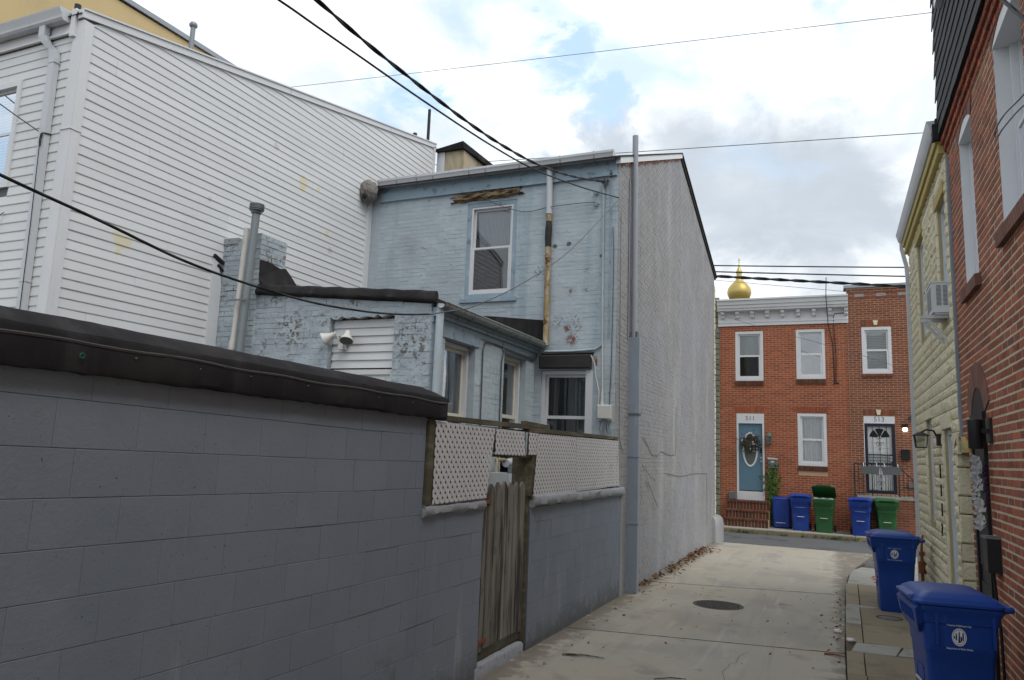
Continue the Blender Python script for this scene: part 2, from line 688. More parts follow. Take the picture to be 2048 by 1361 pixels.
mt['downspout'] = M('pale grey downspout enamel', (0.50, 0.53, 0.56), 0.45, 0.08, 2, 0.02, 40, 0.05, 30, 0.002)
mt['greypaint_pipe'] = M('grey painted downpipe', (0.27, 0.31, 0.37), 0.55, 0.12, 3, 0.05, 50, 0.12, 40, 0.003, extra=streaks((0.35, 0.50, 0.52), 7, 0.62, 0.7, 0.4))

_peel = chain(
    flecks((0.49, 0.575, 0.63), 1.6, 0.50, 0.68, 0.45, 5),
    streaks((0.25, 0.34, 0.40), 3.0, 0.55, 0.75, 0.55, 0.10),
    flecks((0.20, 0.22, 0.23), 9.0, 0.66, 0.70, 0.75, 5, (1.1, 0.50, 0.60)),
    flecks((0.09, 0.08, 0.075), 24.0, 0.675, 0.715, 0.85, 3, (0.9, 0.45, 0.58)),
    flecks((0.22, 0.085, 0.06), 4.2, 0.73, 0.745, 1.0, 6),
    spots((0.20, 0.21, 0.21), [((-6.57, 10.5, 3.33), .30)], 3, .9, .35),
    cluster((0.13, 0.13, 0.13), [((-3.62, 10.5, 1.71), .12), ((-3.62, 10.5, 1.89), .16), ((-3.65, 10.5, 2.46), .08), ((-3.41, 10.5, 2.47), .08), ((-3.58, 10.5, 2.02), .09), ((-4.18, 10.5, 2.80), .13), ((-3.40, 10.5, 2.78), .07), ((-3.85, 10.5, 1.98), .12)], 26, .52, .57, .9),
    cluster((0.215, 0.085, 0.06), [((-3.62, 10.5, 1.705), .10), ((-3.70, 10.5, 1.88), .06), ((-3.52, 10.5, 1.89), .06), ((-3.65, 10.5, 2.46), .04), ((-6.16, 10.5, 4.315), .04)], 17, .47, .50, 1.0),
    spots((0.05, 0.10, 0.06), [((-3.93, 10.5, 3.18), .04), ((-3.71, 10.5, 3.21), .04), ((-3.18, 10.5, 2.98), .03)], 16, .2, .9))
mt['blue'] = M('weathered pale blue paint', (0.40, 0.465, 0.51), 0.8, 0.14, 1.3, 0.06, 45, 0.35, 55, 0.006, isl=0.05, extra=_peel, coarse=(9, 0.5, 0.02))
_peel2 = chain(
    flecks((0.50, 0.58, 0.62), 2.2, 0.50, 0.66, 0.5, 5),
    flecks((0.19, 0.20, 0.20), 11.0, 0.60, 0.64, 0.8, 6, (1.4, 0.46, 0.56)),
    flecks((0.09, 0.08, 0.07), 30.0, 0.66, 0.70, 0.85, 3),
    flecks((0.20, 0.09, 0.06), 5.0, 0.71, 0.73, 1.0, 6),
    flecks((0.16, 0.17, 0.17), 5.5, 0.60, 0.66, 0.6, 7, (2.3, 0.5, 0.6)),
    cluster((0.10, 0.085, 0.06), [((-7.31, 7.22, 2.54), .10), ((-7.0, 7.22, 2.46), .14), ((-6.78, 7.40, 2.42), .12), ((-6.78, 7.6, 2.38), .09), ((-5.31, 7.25, 1.63), .16), ((-5.74, 7.25, 1.5), .10), ((-6.5, 7.25, 1.85), .16), ((-7.42, 7.22, 1.9), .14), ((-6.2, 7.25, 1.4), .3), ((-4.45, 7.25, 1.2), .35)], 18, .52, .57, .9),
    cluster((0.23, 0.09, 0.055), [((-7.2, 7.22, 2.52), .09), ((-6.78, 7.68, 2.50), .09), ((-6.78, 7.40, 2.38), .14)], 15, .54, .57, 1.0))
mt['blue_worn'] = M('badly peeling pale blue paint', (0.375, 0.435, 0.475), 0.85, 0.16, 1.6, 0.07, 45, 0.5, 40, 0.010, isl=0.06, extra=_peel2, coarse=(7, 0.7, 0.03))
mt['blue_trim'] = M('blue grey painted woodwork', (0.27, 0.36, 0.43), 0.7, 0.16, 3, 0.06, 60, 0.25, 40, 0.004, extra=chain(flecks((0.10, 0.10, 0.10), 7, 0.56, 0.66, 0.6, 6), flecks((0.42, 0.52, 0.58), 3, 0.55, 0.7, 0.5, 5)))
_gside = chain(
    flecks((0.40, 0.405, 0.415), 1.0, 0.48, 0.7, 0.5, 5),
    streaks((0.25, 0.25, 0.245), 2.2, 0.50, 0.68, 0.6, 0.10), streaks((0.42, 0.42, 0.425), 1.3, 0.52, 0.7, 0.5, 0.16),
    flecks((0.15, 0.145, 0.14), 20.0, 0.665, 0.70, 0.7, 4),
    flecks((0.28, 0.29, 0.32), 0.5, 0.48, 0.62, 0.45, 3))
mt['grey_side'] = M('rough pale grey painted brick', (0.285, 0.288, 0.296), 0.9, 0.13, 1.2, 0.08, 40, 0.55, 30, 0.010, isl=0.05, extra=_gside, coarse=(9, 0.45, 0.02))
mt['brick_bare'] = M('bare weathered brick edge', (0.23, 0.085, 0.05), 0.9, 0.3, 8, 0.12, 60, 0.5, 40, 0.01, extra=flecks((0.42, 0.40, 0.38), 10, 0.52, 0.6, 0.7))

_blk = chain(
    flecks((0.168, 0.203, 0.250), 1.1, 0.44, 0.62, 0.5, 4),
    flecks((0.31, 0.325, 0.345), 1.7, 0.64, 0.75, 0.35, 6),
    flecks((0.38, 0.40, 0.42), 5.5, 0.70, 0.76, 0.55, 6),
    streaks((0.38, 0.41, 0.44), 3.3, 0.635, 0.73, 0.5, 0.12),
    flecks((0.10, 0.10, 0.10), 2.6, 0.63, 0.72, 0.35, 7),
    flecks((0.06, 0.06, 0.065), 48.0, 0.70, 0.74, 0.7, 2),
    band((0.085, 0.08, 0.065), 2, -2.02, -1.55, 6, 0.42, 0.62, 0.6))
mt['block'] = M('grey painted concrete block', (0.205, 0.236, 0.288), 0.72, 0.12, 1.5, 0.06, 60, 0.42, 46, 0.006, isl=0.035, extra=_blk, coarse=(120, 0.32, 0.003), spec=0.4)
mt['block_joint'] = M('grey painted mortar', (0.13, 0.14, 0.16), 0.85, 0.2, 5, 0.1, 60, 0.4, 60, 0.006)
mt['cap'] = M('thick pale painted cap stone', (0.30, 0.315, 0.345), 0.85, 0.14, 3, 0.08, 40, 0.6, 22, 0.02, extra=flecks((0.10, 0.10, 0.09), 7, 0.62, 0.70, 0.7), coarse=(6, 0.6, 0.03))
mt['tar'] = M('black roofing felt', (0.021, 0.020, 0.022), 0.92, 0.3, 1.6, 0.5, 190, 0.5, 180, 0.004, spec=0.18, extra=chain(streaks((0.055, 0.053, 0.055), 5, 0.48, 0.7, 0.55, 0.1), flecks((0.06, 0.06, 0.06), 1.3, 0.5, 0.7, 0.4)), coarse=(3.0, 0.35, 0.02))
mt['tar_seam'] = M('grey mastic seam', (0.075, 0.073, 0.075), 0.8, 0.3, 8, 0.2, 90, 0.4, 60, 0.004)
mt['roof'] = M('dark roof felt', (0.028, 0.025, 0.025), 0.9, 0.25, 2, 0.2, 80, 0.4, 60, 0.008)

mt['concrete'] = M('worn alley concrete', (0.39, 0.36, 0.305), 0.88, 0.10, 0.6, 0.05, 90, 0.25, 90, 0.003, isl=0.04,
                   extra=chain(flecks((0.41, 0.345, 0.25), 0.55, 0.47, 0.66, 0.38, 5), flecks((0.28, 0.268, 0.245), 0.9, 0.50, 0.68, 0.55, 6),
                               streaks((0.20, 0.19, 0.175), 2.0, 0.57, 0.72, 0.5, 1.0), flecks((0.10, 0.08, 0.06), 36, 0.72, 0.76, 0.6, 2),
                               lambda g, c: g.mix(g.math('MULTIPLY', g.step(g.noise(2.6, 4, 0.6, g.stretch((1, 0.09, 1)), 0.6), 0.54, 0.66), 0.32), c, (0.24, 0.232, 0.218)),
                               lambda g, c: g.mix(g.math('MULTIPLY', g.step(g.noise(3.4, 5, 0.6, g.stretch((1, 0.14, 1), None, (4, 9, 0)), 0.8), 0.56, 0.68), 0.35), c, (0.50, 0.475, 0.43)),
                               flecks((0.17, 0.16, 0.145), 3.1, 0.64, 0.72, 0.55, 6), flecks((0.18, 0.172, 0.16), 0.65, 0.62, 0.70, 0.4, 6),
                               band((0.12, 0.10, 0.075), 0, -2.92, -2.35, 5, 0.46, 0.62, 0.75), band((0.13, 0.115, 0.095), 0, 0.12, -0.32, 5, 0.46, 0.62, 0.7)))
mt['dirt'] = M('dark joint dirt', (0.055, 0.05, 0.04), 0.95, 0.3, 8, 0.2, 90, 0.5, 60, 0.01)
mt['sidewalk'] = M('old grainy sidewalk concrete', (0.235, 0.195, 0.135), 0.92, 0.2, 1.6, 0.22, 130, 0.5, 110, 0.004, isl=0.14,
                   extra=chain(flecks((0.12, 0.11, 0.085), 1.6, 0.5, 0.66, 0.6, 5), flecks((0.33, 0.31, 0.27), 60, 0.62, 0.68, 0.6, 2)))
mt['sidewalk_new'] = M('smooth grey concrete patch', (0.31, 0.305, 0.28), 0.9, 0.14, 2, 0.08, 90, 0.25, 90, 0.003, isl=0.06, extra=flecks((0.17, 0.15, 0.12), 2.6, 0.52, 0.66, 0.5, 5))
mt['asphalt'] = M('worn street asphalt', (0.105, 0.11, 0.115), 0.9, 0.2, 0.7, 0.25, 60, 0.5, 60, 0.01, extra=chain(flecks((0.17, 0.17, 0.168), 26, 0.55, 0.62, 0.5, 3), flecks((0.05, 0.052, 0.055), 0.9, 0.56, 0.66, 0.6)))
mt['earth'] = M('bare yard earth', (0.12, 0.105, 0.085), 0.95, 0.25, 1, 0.2, 60, 0.5, 40, 0.02)
mt['iron'] = M('cast iron cover', (0.045, 0.04, 0.038), 0.7, 0.3, 9, 0.3, 90, 0.6, 70, 0.006, spec=0.4, extra=flecks((0.16, 0.145, 0.13), 42, 0.55, 0.62, 0.8, 2))
mt['iron_grey'] = M('grey meter cover', (0.15, 0.155, 0.16), 0.6, 0.2, 9, 0.1, 90, 0.4, 70, 0.004)

mt['wood'] = M('silvery weathered planks', (0.20, 0.186, 0.166), 0.9, 0.2, 2, 0.1, 40, 0.3, 60, 0.004, isl=0.16,
               extra=chain(lambda g, c: g.mix(g.step(g.noise(13, 5, 0.65, g.stretch((1, 1, 0.06))), 0.44, 0.58), c, (0.045, 0.04, 0.034)),
                           lambda g, c: g.mix(g.math('MULTIPLY', g.step(g.noise(3.1, 3, 0.6, g.stretch((1, 1, 0.25))), 0.5, 0.7), 0.55), c, (0.31, 0.295, 0.27)),
                           lambda g, c: g.mix(g.math('MULTIPLY', g.step(g.noise(4.5, 3, 0.6), 0.60, 0.7), 0.5), c, (0.085, 0.10, 0.045))))
mt['wood_dark'] = M('mossy dark timber', (0.088, 0.078, 0.052), 0.92, 0.25, 3, 0.15, 50, 0.5, 40, 0.008,
                    extra=lambda g, c: g.mix(g.step(g.noise(12, 4, 0.6, g.stretch((1, 0.15, 1))), 0.45, 0.7), c, (0.16, 0.15, 0.10)))
mt['wood_black'] = M('charred black timber', (0.030, 0.029, 0.031), 0.8, 0.3, 4, 0.2, 60, 0.5, 40, 0.008, extra=lambda g, c: g.mix(g.math('MULTIPLY', g.step(g.noise(14, 4, 0.6, g.stretch((0.15, 1, 1))), 0.5, 0.7), 0.6), c, (0.075, 0.072, 0.075)))
mt['rotten'] = M('rotten bare lintel wood', (0.30, 0.225, 0.14), 0.95, 0.4, 9, 0.2, 60, 0.8, 30, 0.02, isl=0.3, extra=lambda g, c: g.mix(g.step(g.noise(30, 4, 0.6, g.stretch((0.15, 1, 1))), 0.52, 0.64), c, (0.04, 0.03, 0.02)))
mt['lattice'] = M('dull white plastic lattice', (0.63, 0.63, 0.65), 0.6, 0.08, 3, 0.04, 60, 0.05, 40, 0.002, extra=flecks((0.30, 0.27, 0.23), 2.5, 0.58, 0.72, 0.4, 5))
mt['rust_pipe'] = M('peeling rust and ochre pipe', (0.33, 0.235, 0.125), 0.85, 0.3, 6, 0.15, 50, 0.5, 40, 0.006,
                    extra=chain(lambda g, c: g.mix(g.step(g.noise(14, 5, 0.65, g.stretch((1, 1, 0.3))), 0.50, 0.62), c, (0.47, 0.44, 0.35)), flecks((0.09, 0.045, 0.022), 11, 0.57, 0.66, 0.9, 5)))
mt['galv'] = M('dull galvanised metal', (0.22, 0.25, 0.265), 0.5, 0.15, 5, 0.1, 60, 0.1, 40, 0.003, metal=0.35, extra=flecks((0.20, 0.105, 0.05), 5, 0.60, 0.72, 0.7, 5))
mt['galv_rust'] = M('rust streaked galvanised gutter', (0.30, 0.34, 0.335), 0.55, 0.2, 4, 0.1, 60, 0.15, 40, 0.004, metal=0.2, extra=chain(flecks((0.24, 0.10, 0.035), 5.5, 0.53, 0.66, 0.9, 5), flecks((0.45, 0.40, 0.24), 3.1, 0.60, 0.72, 0.7, 4)))
mt['pvc'] = M('off white plastic pipe', (0.60, 0.59, 0.56), 0.5, 0.08, 4, 0.03, 50, 0.05, 40, 0.002, extra=streaks((0.32, 0.25, 0.17), 9, 0.6, 0.75, 0.5))
mt['greypipe'] = M('grey painted vent pipe', (0.30, 0.325, 0.37), 0.6, 0.15, 3, 0.06, 50, 0.2, 40, 0.004)
mt['black'] = M('black enamel', (0.012, 0.012, 0.014), 0.45, 0.15, 5, 0.05, 50, 0.05, 40, 0.002)
mt['black_door'] = M('black painted door', (0.006, 0.006, 0.008), 0.5, 0.15, 5, 0.05, 50, 0.05, 40, 0.002)
mt['cable'] = M('black cable sheath', (0.014, 0.014, 0.016), 0.55, 0.1, 5, 0.05, 50, 0, 40, 0.002)
mt['gable_wire'] = M('painted over wire', (0.15, 0.148, 0.145), 0.8, 0.2, 5, 0.05, 50, 0, 40, 0.002)
mt['cable_grey'] = M('thin grey wire', (0.10, 0.105, 0.115), 0.55, 0.1, 5, 0.05, 50, 0, 40, 0.002)
mt['dark'] = M('dark room', (0.018, 0.020, 0.022), 0.9, 0.2, 2, 0, 40, 0)
mt['dim'] = M('dim room wall', (0.11, 0.12, 0.12), 0.9, 0.2, 2, 0, 40, 0)
mt['curtain_grey'] = M('grey green curtain cloth', (0.24, 0.28, 0.27), 0.9, 0.15, 5, 0.05, 80, 0.1, 60, 0.002)
mt['sheet'] = M('grey plastic sheet', (0.42, 0.43, 0.47), 0.5, 0.1, 2, 0.02, 50, 0.3, 9, 0.02)
mt['blind'] = M('white blind slats', (0.82, 0.83, 0.84), 0.6, 0.04, 3, 0, 40, 0)
mt['shade'] = M('white roller shade', (0.80, 0.81, 0.84), 0.7, 0.06, 3, 0, 40, 0)
mt['pane'] = pane_mat('window glass', (0.86, 0.90, 0.90), 2.2)
mt['pane_dark'] = pane_mat('dull window glass', (0.60, 0.66, 0.65), 3.2, 0.02)
mt['pane_bright'] = pane_mat('sky reflecting glass', (0.75, 0.8, 0.82), 7.0, 0.01, 0.01)
mt['screen'] = pane_mat('insect screen', (0.30, 0.31, 0.32), 0.5, 0.4)

mt['red_a'] = M('orange red brick', (0.31, 0.090, 0.045), 0.9, 0.16, 1.2, 0.12, 70, 0.3, 60, 0.004, isl=0.22, isl_hue=(0.27, 0.078, 0.042), extra=flecks((0.17, 0.05, 0.03), 0.8, 0.5, 0.7, 0.45, 4))
mt['red_a_joint'] = M('tan mortar', (0.50, 0.32, 0.21), 0.95, 0.2, 2, 0.1, 60, 0.3, 60, 0.004)
mt['red_b'] = M('brown red brick', (0.215, 0.076, 0.043), 0.9, 0.16, 1.2, 0.12, 70, 0.3, 60, 0.004, isl=0.2, isl_hue=(0.18, 0.062, 0.038))
mt['red_b_joint'] = M('buff mortar', (0.48, 0.34, 0.23), 0.95, 0.2, 2, 0.1, 60, 0.3, 60, 0.004)
mt['step_brick'] = M('dark red step brick', (0.13, 0.04, 0.024), 0.85, 0.2, 3, 0.12, 70, 0.3, 60, 0.004, isl=0.25, isl_hue=(0.09, 0.045, 0.03))
mt['brick'] = M('deep red brick', (0.30, 0.086, 0.045), 0.88, 0.16, 2.2, 0.16, 90, 0.5, 70, 0.005, isl=0.28, isl_hue=(0.215, 0.070, 0.046), extra=flecks((0.06, 0.028, 0.024), 12, 0.60, 0.72, 0.6, 4), coarse=(25, 0.3, 0.006))
mt['brick_joint'] = M('thick buff mortar', (0.50, 0.43, 0.31), 0.95, 0.16, 3, 0.14, 90, 0.7, 60, 0.01, coarse=(20, 0.6, 0.01))
mt['stone'] = M('cream cast stone facing', (0.66, 0.61, 0.44), 0.92, 0.12, 2.0, 0.06, 60, 0.55, 26, 0.014, isl=0.08, coarse=(13, 0.6, 0.02),
                extra=chain(flecks((0.30, 0.255, 0.14), 14, 0.58, 0.70, 0.6, 5), streaks((0.42, 0.385, 0.27), 2.5, 0.52, 0.68, 0.55, 0.15), flecks((0.64, 0.60, 0.44), 2, 0.5, 0.7, 0.4, 4)))
mt['stone_dark'] = M('olive stone trim and shaded soffit', (0.40, 0.325, 0.125), 0.92, 0.14, 3, 0.07, 60, 0.4, 30, 0.01)  # trim colour; on the passage soffit the olive is painted shade
mt['stone_joint'] = M('cream stone joint', (0.36, 0.31, 0.18), 0.95, 0.2, 4, 0.1, 60, 0.5, 40, 0.01)
mt['grey_stone'] = M('grey green cast stone', (0.19, 0.185, 0.15), 0.92, 0.2, 3, 0.1, 60, 0.5, 26, 0.014, isl=0.15)
mt['ochre'] = M('ochre stucco', (0.54, 0.42, 0.225), 0.9, 0.12, 0.9, 0.05, 40, 0.3, 30, 0.01, extra=streaks((0.40, 0.32, 0.18), 1.6, 0.5, 0.7, 0.4, 0.3))
mt['slate'] = M('black roof shingle', (0.020, 0.020, 0.024), 0.75, 0.2, 4, 0.25, 120, 0.5, 120, 0.003, isl=0.3)
mt['chimney'] = M('stained chimney render', (0.40, 0.35, 0.25), 0.9, 0.18, 2, 0.08, 50, 0.35, 30, 0.01, extra=streaks((0.25, 0.165, 0.075), 5, 0.52, 0.68, 0.6, 0.3))
mt['binblue'] = M('blue plastic', (0.004, 0.042, 0.24), 0.42, 0.12, 4, 0.04, 120, 0.12, 150, 0.001, spec=0.35, extra=chain(flecks((0.02, 0.055, 0.20), 5, 0.56, 0.72, 0.5, 6), streaks((0.06, 0.09, 0.19), 16, 0.66, 0.74, 0.35, 0.2), flecks((0.09, 0.085, 0.08), 11, 0.68, 0.76, 0.5, 6)))
mt['binblue_far'] = M('brighter blue plastic', (0.011, 0.045, 0.27), 0.45, 0.15, 4, 0.04, 120, 0.1, 150, 0.001, spec=0.4, extra=flecks((0.06, 0.08, 0.17), 6, 0.56, 0.7, 0.5, 6))
mt['bingreen'] = M('green plastic', (0.024, 0.105, 0.032), 0.45, 0.15, 4, 0.04, 120, 0.1, 150, 0.001, spec=0.4, extra=flecks((0.07, 0.12, 0.07), 6, 0.56, 0.7, 0.5, 6))
mt['rubber'] = M('black rubber', (0.015, 0.015, 0.016), 0.8, 0.1, 5, 0.05, 50, 0.1, 60, 0.002)
mt['print'] = M('white print', (0.62, 0.66, 0.70), 0.6, 0.05, 5, 0, 40, 0)
mt['print_blue'] = M('dark blue print', (0.014, 0.028, 0.10), 0.6, 0.05, 5, 0, 40, 0)
mt['steel'] = M('bare steel bar', (0.50, 0.50, 0.48), 0.4, 0.1, 5, 0.05, 40, 0, metal=0.6)
mt['door_blue'] = M('slate blue door', (0.105, 0.195, 0.265), 0.55, 0.06, 2, 0.02, 40, 0.05, 40, 0.002)
mt['door_white'] = M('white door', (0.62, 0.64, 0.64), 0.55, 0.06, 2, 0.02, 40, 0.05, 40, 0.002)
mt['nest'] = M('grey paper wasp nest', (0.19, 0.175, 0.165), 0.95, 0.25, 7, 0.2, 60, 0.8, 22, 0.03, coarse=(9, 0.8, 0.04))
mt['leaf_brown'] = M('dry brown leaves', (0.20, 0.09, 0.035), 0.9, 0.3, 7, 0.1, 60, 0, isl=0.45, isl_hue=(0.12, 0.07, 0.035))
mt['leaf_green'] = M('green leaves', (0.035, 0.105, 0.014), 0.7, 0.3, 7, 0.1, 60, 0, isl=0.4, isl_hue=(0.06, 0.13, 0.02))
mt['needle'] = M('dark wreath greenery', (0.018, 0.035, 0.014), 0.8, 0.3, 7, 0.1, 60, 0, isl=0.4)
mt['berry'] = M('red wreath ribbon', (0.16, 0.012, 0.014), 0.6, 0.2, 7, 0, 60, 0)
mt['petal'] = M('white cloth petals', (0.62, 0.64, 0.66), 0.8, 0.1, 7, 0, 60, 0)
mt['purple'] = M('dark purple cloth', (0.035, 0.022, 0.05), 0.8, 0.2, 7, 0, 60, 0)
mt['gold'] = M('gilded dome', (0.48, 0.37, 0.12), 0.45, 0.12, 2, 0.03, 40, 0.1, 8, 0.02, metal=0.55)
mt['paper'] = M('white litter', (0.6, 0.6, 0.6), 0.8, 0.1, 9, 0, 60, 0)
mt['rustiron'] = M('rusty iron', (0.20, 0.075, 0.03), 0.9, 0.35, 12, 0.2, 60, 0.5, 40, 0.006)
mt['copper_lamp'] = M('verdigris lamp metal', (0.10, 0.13, 0.115), 0.6, 0.2, 9, 0.1, 60, 0.1, 40, 0.002)
mt['galv_box'] = M('weathered grey box', (0.13, 0.14, 0.14), 0.7, 0.25, 5, 0.1, 60, 0.2, 40, 0.003)
mt['navy'] = M('navy painted iron', (0.012, 0.014, 0.030), 0.5, 0.1, 5, 0.03, 60, 0, 40, 0.002)
mt['acwhite'] = M('white appliance casing', (0.60, 0.63, 0.67), 0.5, 0.05, 3, 0.02, 40, 0.03, 40, 0.001)
mt['clearglass'] = pane_mat('lamp glass', (0.75, 0.76, 0.72), 1.5, 0.05)
em = bpy.data.materials.new('lit bulb')
em.use_nodes = True
em.node_tree.nodes['Principled BSDF'].inputs['Emission Color'].default_value = (1, 0.93, 0.8, 1)
em.node_tree.nodes['Principled BSDF'].inputs['Emission Strength'].default_value = 4.0
mt['bulb'] = em

# ================================================================== GROUND
mb = MB()
mb.quad((-400, -300, -2.45), (400, -300, -2.45), (400, 700, -2.45), (-400, 700, -2.45))
solo('ground', mb, mt['earth'], None, None, (0, 0, -2.45), kind='structure')
mb = MB()
mb.prism([(-12, -4), (-2.98, -4), (-2.98, 10.4), (-12, 10.4)], -2.44, -2.0)
solo('yard_ground', mb, mt['earth'], None, None, (-6, 4, -2.2), kind='structure')

mb = MB()
mb.add([(-40, 20.12, -2.112), (40, 20.12, -2.112), (40, 23.0, -2.104), (-40, 23.0, -2.104)], [(0, 1, 2, 3)])
solo('street', mb, mt['asphalt'], None, None, (0, 21.5, -2.11), kind='structure')


def slab(poly, top, bot, inset=0.012):
    """a paving slab: polygon of (x, y); top height follows the ground"""
    b = MB()
    n = len(poly)
    cx, cy = sum(p[0] for p in poly) / n, sum(p[1] for p in poly) / n
    q = []
    for x, y in poly:
        d = math.hypot(cx - x, cy - y)
        q.append((x + (cx - x) / d * inset * 0.8, y + (cy - y) / d * inset * 0.8))
    p = [(x, y, bot) for x, y in poly] + [(x, y, top(x, y) - inset * 0.5) for x, y in poly] + [(x, y, top(x, y)) for x, y in q]
    f = [tuple(range(2 * n, 3 * n))]
    for i in range(n):
        j = (i + 1) % n
        f += [(i, j, n + j, n + i), (n + i, n + j, 2 * n + j, 2 * n + i)]
    b.add(p, f)
    return b


al = MB()
al.prism([(-3.3, -4), (0.2, -4), (0.3, 15.8), (1.0, 20.14), (-3.3, 20.14)], -2.3, -2.19)
alley = solo('alley_pavement', al, mt['dirt'], None, None, (-1.4, 8, -2.2), kind='structure')
gz = lambda x, y: ground_z(y)
slabs = [
    [(-3.2, -4), (0.05, -4), (0.05, 4.55), (-3.2, 4.1)],
    [(-3.2, 4.112), (0.05, 4.562), (0.045, 9.08), (-3.2, 8.50)],
    [(-3.2, 8.512), (0.045, 9.092), (0.09, 13.22), (-3.2, 12.46)],
    [(-3.2, 12.472), (0.09, 13.232), (0.17, 15.7), (0.34, 17.2), (0.62, 19.0), (0.80, 20.12), (-3.2, 20.12)]]
for s in slabs:
    part('slab', slab(s, gz, -2.2, .018), mt['concrete'], alley)

for (x0, y0), (x1, y1) in (((-3.1, 4.12), (.05, 4.56)), ((-3.1, 8.515), (.045, 9.088)), ((-3.1, 12.48), (.09, 13.228))):
    b = MB()
    n = 40
    pr = []
    for i in range(n + 1):
        t = i / n
        x, y = x0 + (x1 - x0) * t, y0 + (y1 - y0) * t
        h = random.uniform(.008, .022)
        pr.append(((x, y - h, gz(x, y) - .001), (x, y, gz(x, y) + random.uniform(.001, .005)), (x, y + h, gz(x, y) - .001)))
    for i in range(n):
        for k in range(2):
            b.quad(pr[i][k], pr[i + 1][k], pr[i + 1][k + 1], pr[i][k + 1])
    part('joint_dirt', b, mt['dirt'], alley)
# hairline cracks in the slabs
for pts in ([(-.9, 8.55), (-1.05, 7.6), (-.8, 6.9), (-1.0, 6.2), (-.95, 5.2)], [(-2.85, 15.2), (-2.0, 15.5), (-1.2, 15.3), (-.4, 15.8), (.15, 15.7)]):
    b = MB()
    fine = []
    for i in range(len(pts) - 1):
        for j in range(8):
            t = j / 8
            fine.append((pts[i][0] + (pts[i + 1][0] - pts[i][0]) * t + random.uniform(-.025, .025), pts[i][1] + (pts[i + 1][1] - pts[i][1]) * t + random.uniform(-.025, .025)))
    for i in range(len(fine) - 1):
        (xa, ya), (xb, yb) = fine[i], fine[i + 1]
        d = math.hypot(xb - xa, yb - ya)
        nx, ny = -(yb - ya) / d * .002, (xb - xa) / d * .002
        b.quad((xa - nx, ya - ny, gz(xa, ya) + .0015), (xb - nx, yb - ny, gz(xb, yb) + .0015), (xb + nx, yb + ny, gz(xb, yb) + .0015), (xa + nx, ya + ny, gz(xa, ya) + .0015))
    part('crack', b, mt['dirt'], alley)

# sidewalk on the right: kerb stones, slabs, mortar strips and a curved return at the corner
sg = lambda x, y: ground_z(y) + 0.095
sw = MB()
sw.prism([(0.052, -4), (1.4, -4), (1.4, 14), (6, 14), (6, 19.5), (1.2, 19.3), (0.66, 18.3), (0.36, 17.0), (0.2, 15.7), (0.06, 10)], -2.3, -2.06)
sidewalk = solo('sidewalk', sw, mt['dirt'], None, None, (0.7, 8, -2.2), kind='structure')
ky = [-4, -2.2, -0.4, 1.4, 3.2, 4.9, 6.4, 7.85, 8.80]
for i in range(len(ky) - 1):
    part('kerb_stone', slab([(0.052, ky[i] + .008), (0.205, ky[i] + .008), (0.215, ky[i + 1]), (0.056, ky[i + 1])], sg, -2.25), mt['sidewalk'], sidewalk)
    part('paving_slab', slab([(0.215, ky[i] + .008), (1.215, ky[i] + .008), (1.215, ky[i + 1]), (0.225, ky[i + 1])], sg, -2.25), mt['sidewalk'], sidewalk)
part('mortar_strip', slab([(0.10, 8.81), (0.52, 8.83), (0.60, 9.28), (0.16, 9.25)], lambda x, y: sg(x, y) + .004, -2.25), mt['sidewalk_new'], sidewalk)
part('mortar_strip', slab([(0.53, 8.85), (1.21, 8.95), (1.21, 9.22), (0.62, 9.27)], lambda x, y: sg(x, y) + .002, -2.25), mt['sidewalk_new'], sidewalk)
for y0, y1, m1, m2 in ((9.29, 10.38, 'sidewalk', 'sidewalk'), (10.39, 11.62, 'sidewalk_new', 'sidewalk'), (11.63, 12.75, 'sidewalk', 'sidewalk'), (12.76, 13.9, 'sidewalk', 'sidewalk')):
    d = (y0 - 9) * 0.012
    part('kerb_stone', slab([(0.056 + d, y0), (0.225 + d, y0), (0.235 + d, y1), (0.06 + d, y1)], sg, -2.25), mt[m1], sidewalk)
    part('paving_slab', slab([(0.235 + d, y0), (1.18, y0), (1.18, y1), (0.245 + d, y1)], sg, -2.25), mt[m2], sidewalk)
part('mortar_strip', slab([(0.085, 11.60), (0.42, 11.60), (0.50, 11.72), (0.09, 11.78)], lambda x, y: sg(x, y) + .005, -2.25), mt['sidewalk_new'], sidewalk)
part('corner_slab', slab([(0.13, 13.91), (1.18, 13.91), (1.18, 16.2), (0.42, 16.4), (0.27, 15.9), (0.19, 15.2)], sg, -2.25), mt['sidewalk_new'], sidewalk)
part('paving_slab', slab([(1.19, 13.4), (6, 13.4), (6, 19.4), (1.24, 19.25), (1.19, 16.2)], sg, -2.25), mt['sidewalk_new'], sidewalk)
part('tar_patch', slab([(0.43, 16.42), (1.18, 16.22), (1.22, 19.22), (0.85, 18.6), (0.55, 17.7)], lambda x, y: sg(x, y) - 0.03, -2.25), mt['asphalt'], sidewalk)
for k in range(9):
    x = 0.62 + random.uniform(-.05, .10)
    y = 14.3 + k * 0.11
    b = MB()
    z = sg(x, y)
    b.box(x - .05, x + .05, y, y + .085, z - .02, z + .006)
    part('brick', b, mt['red_a'], sidewalk)

# sidewalk and kerb across the street
sw2 = MB()
sw2.box(-30, 30, 23.16, 24.6, -2.3, -1.99)
far_walk = solo('sidewalk', sw2, mt['sidewalk_new'], None, None, (0, 23.8, -2.0), kind='structure')
for k in range(14):
    x = -9 + k * 1.35
    b = MB()
    b.chbox(x + .006, x + 1.344, 23.0, 23.15, -2.25, -1.975, 0.012)
    part('kerb_stone', b, mt['sidewalk'], far_walk)
    b = MB()
    b.chbox(x + .006, x + 1.344, 23.156, 24.49, -2.25, -1.972, 0.008)
    part('paving_slab', b, mt['sidewalk_new'], far_walk)

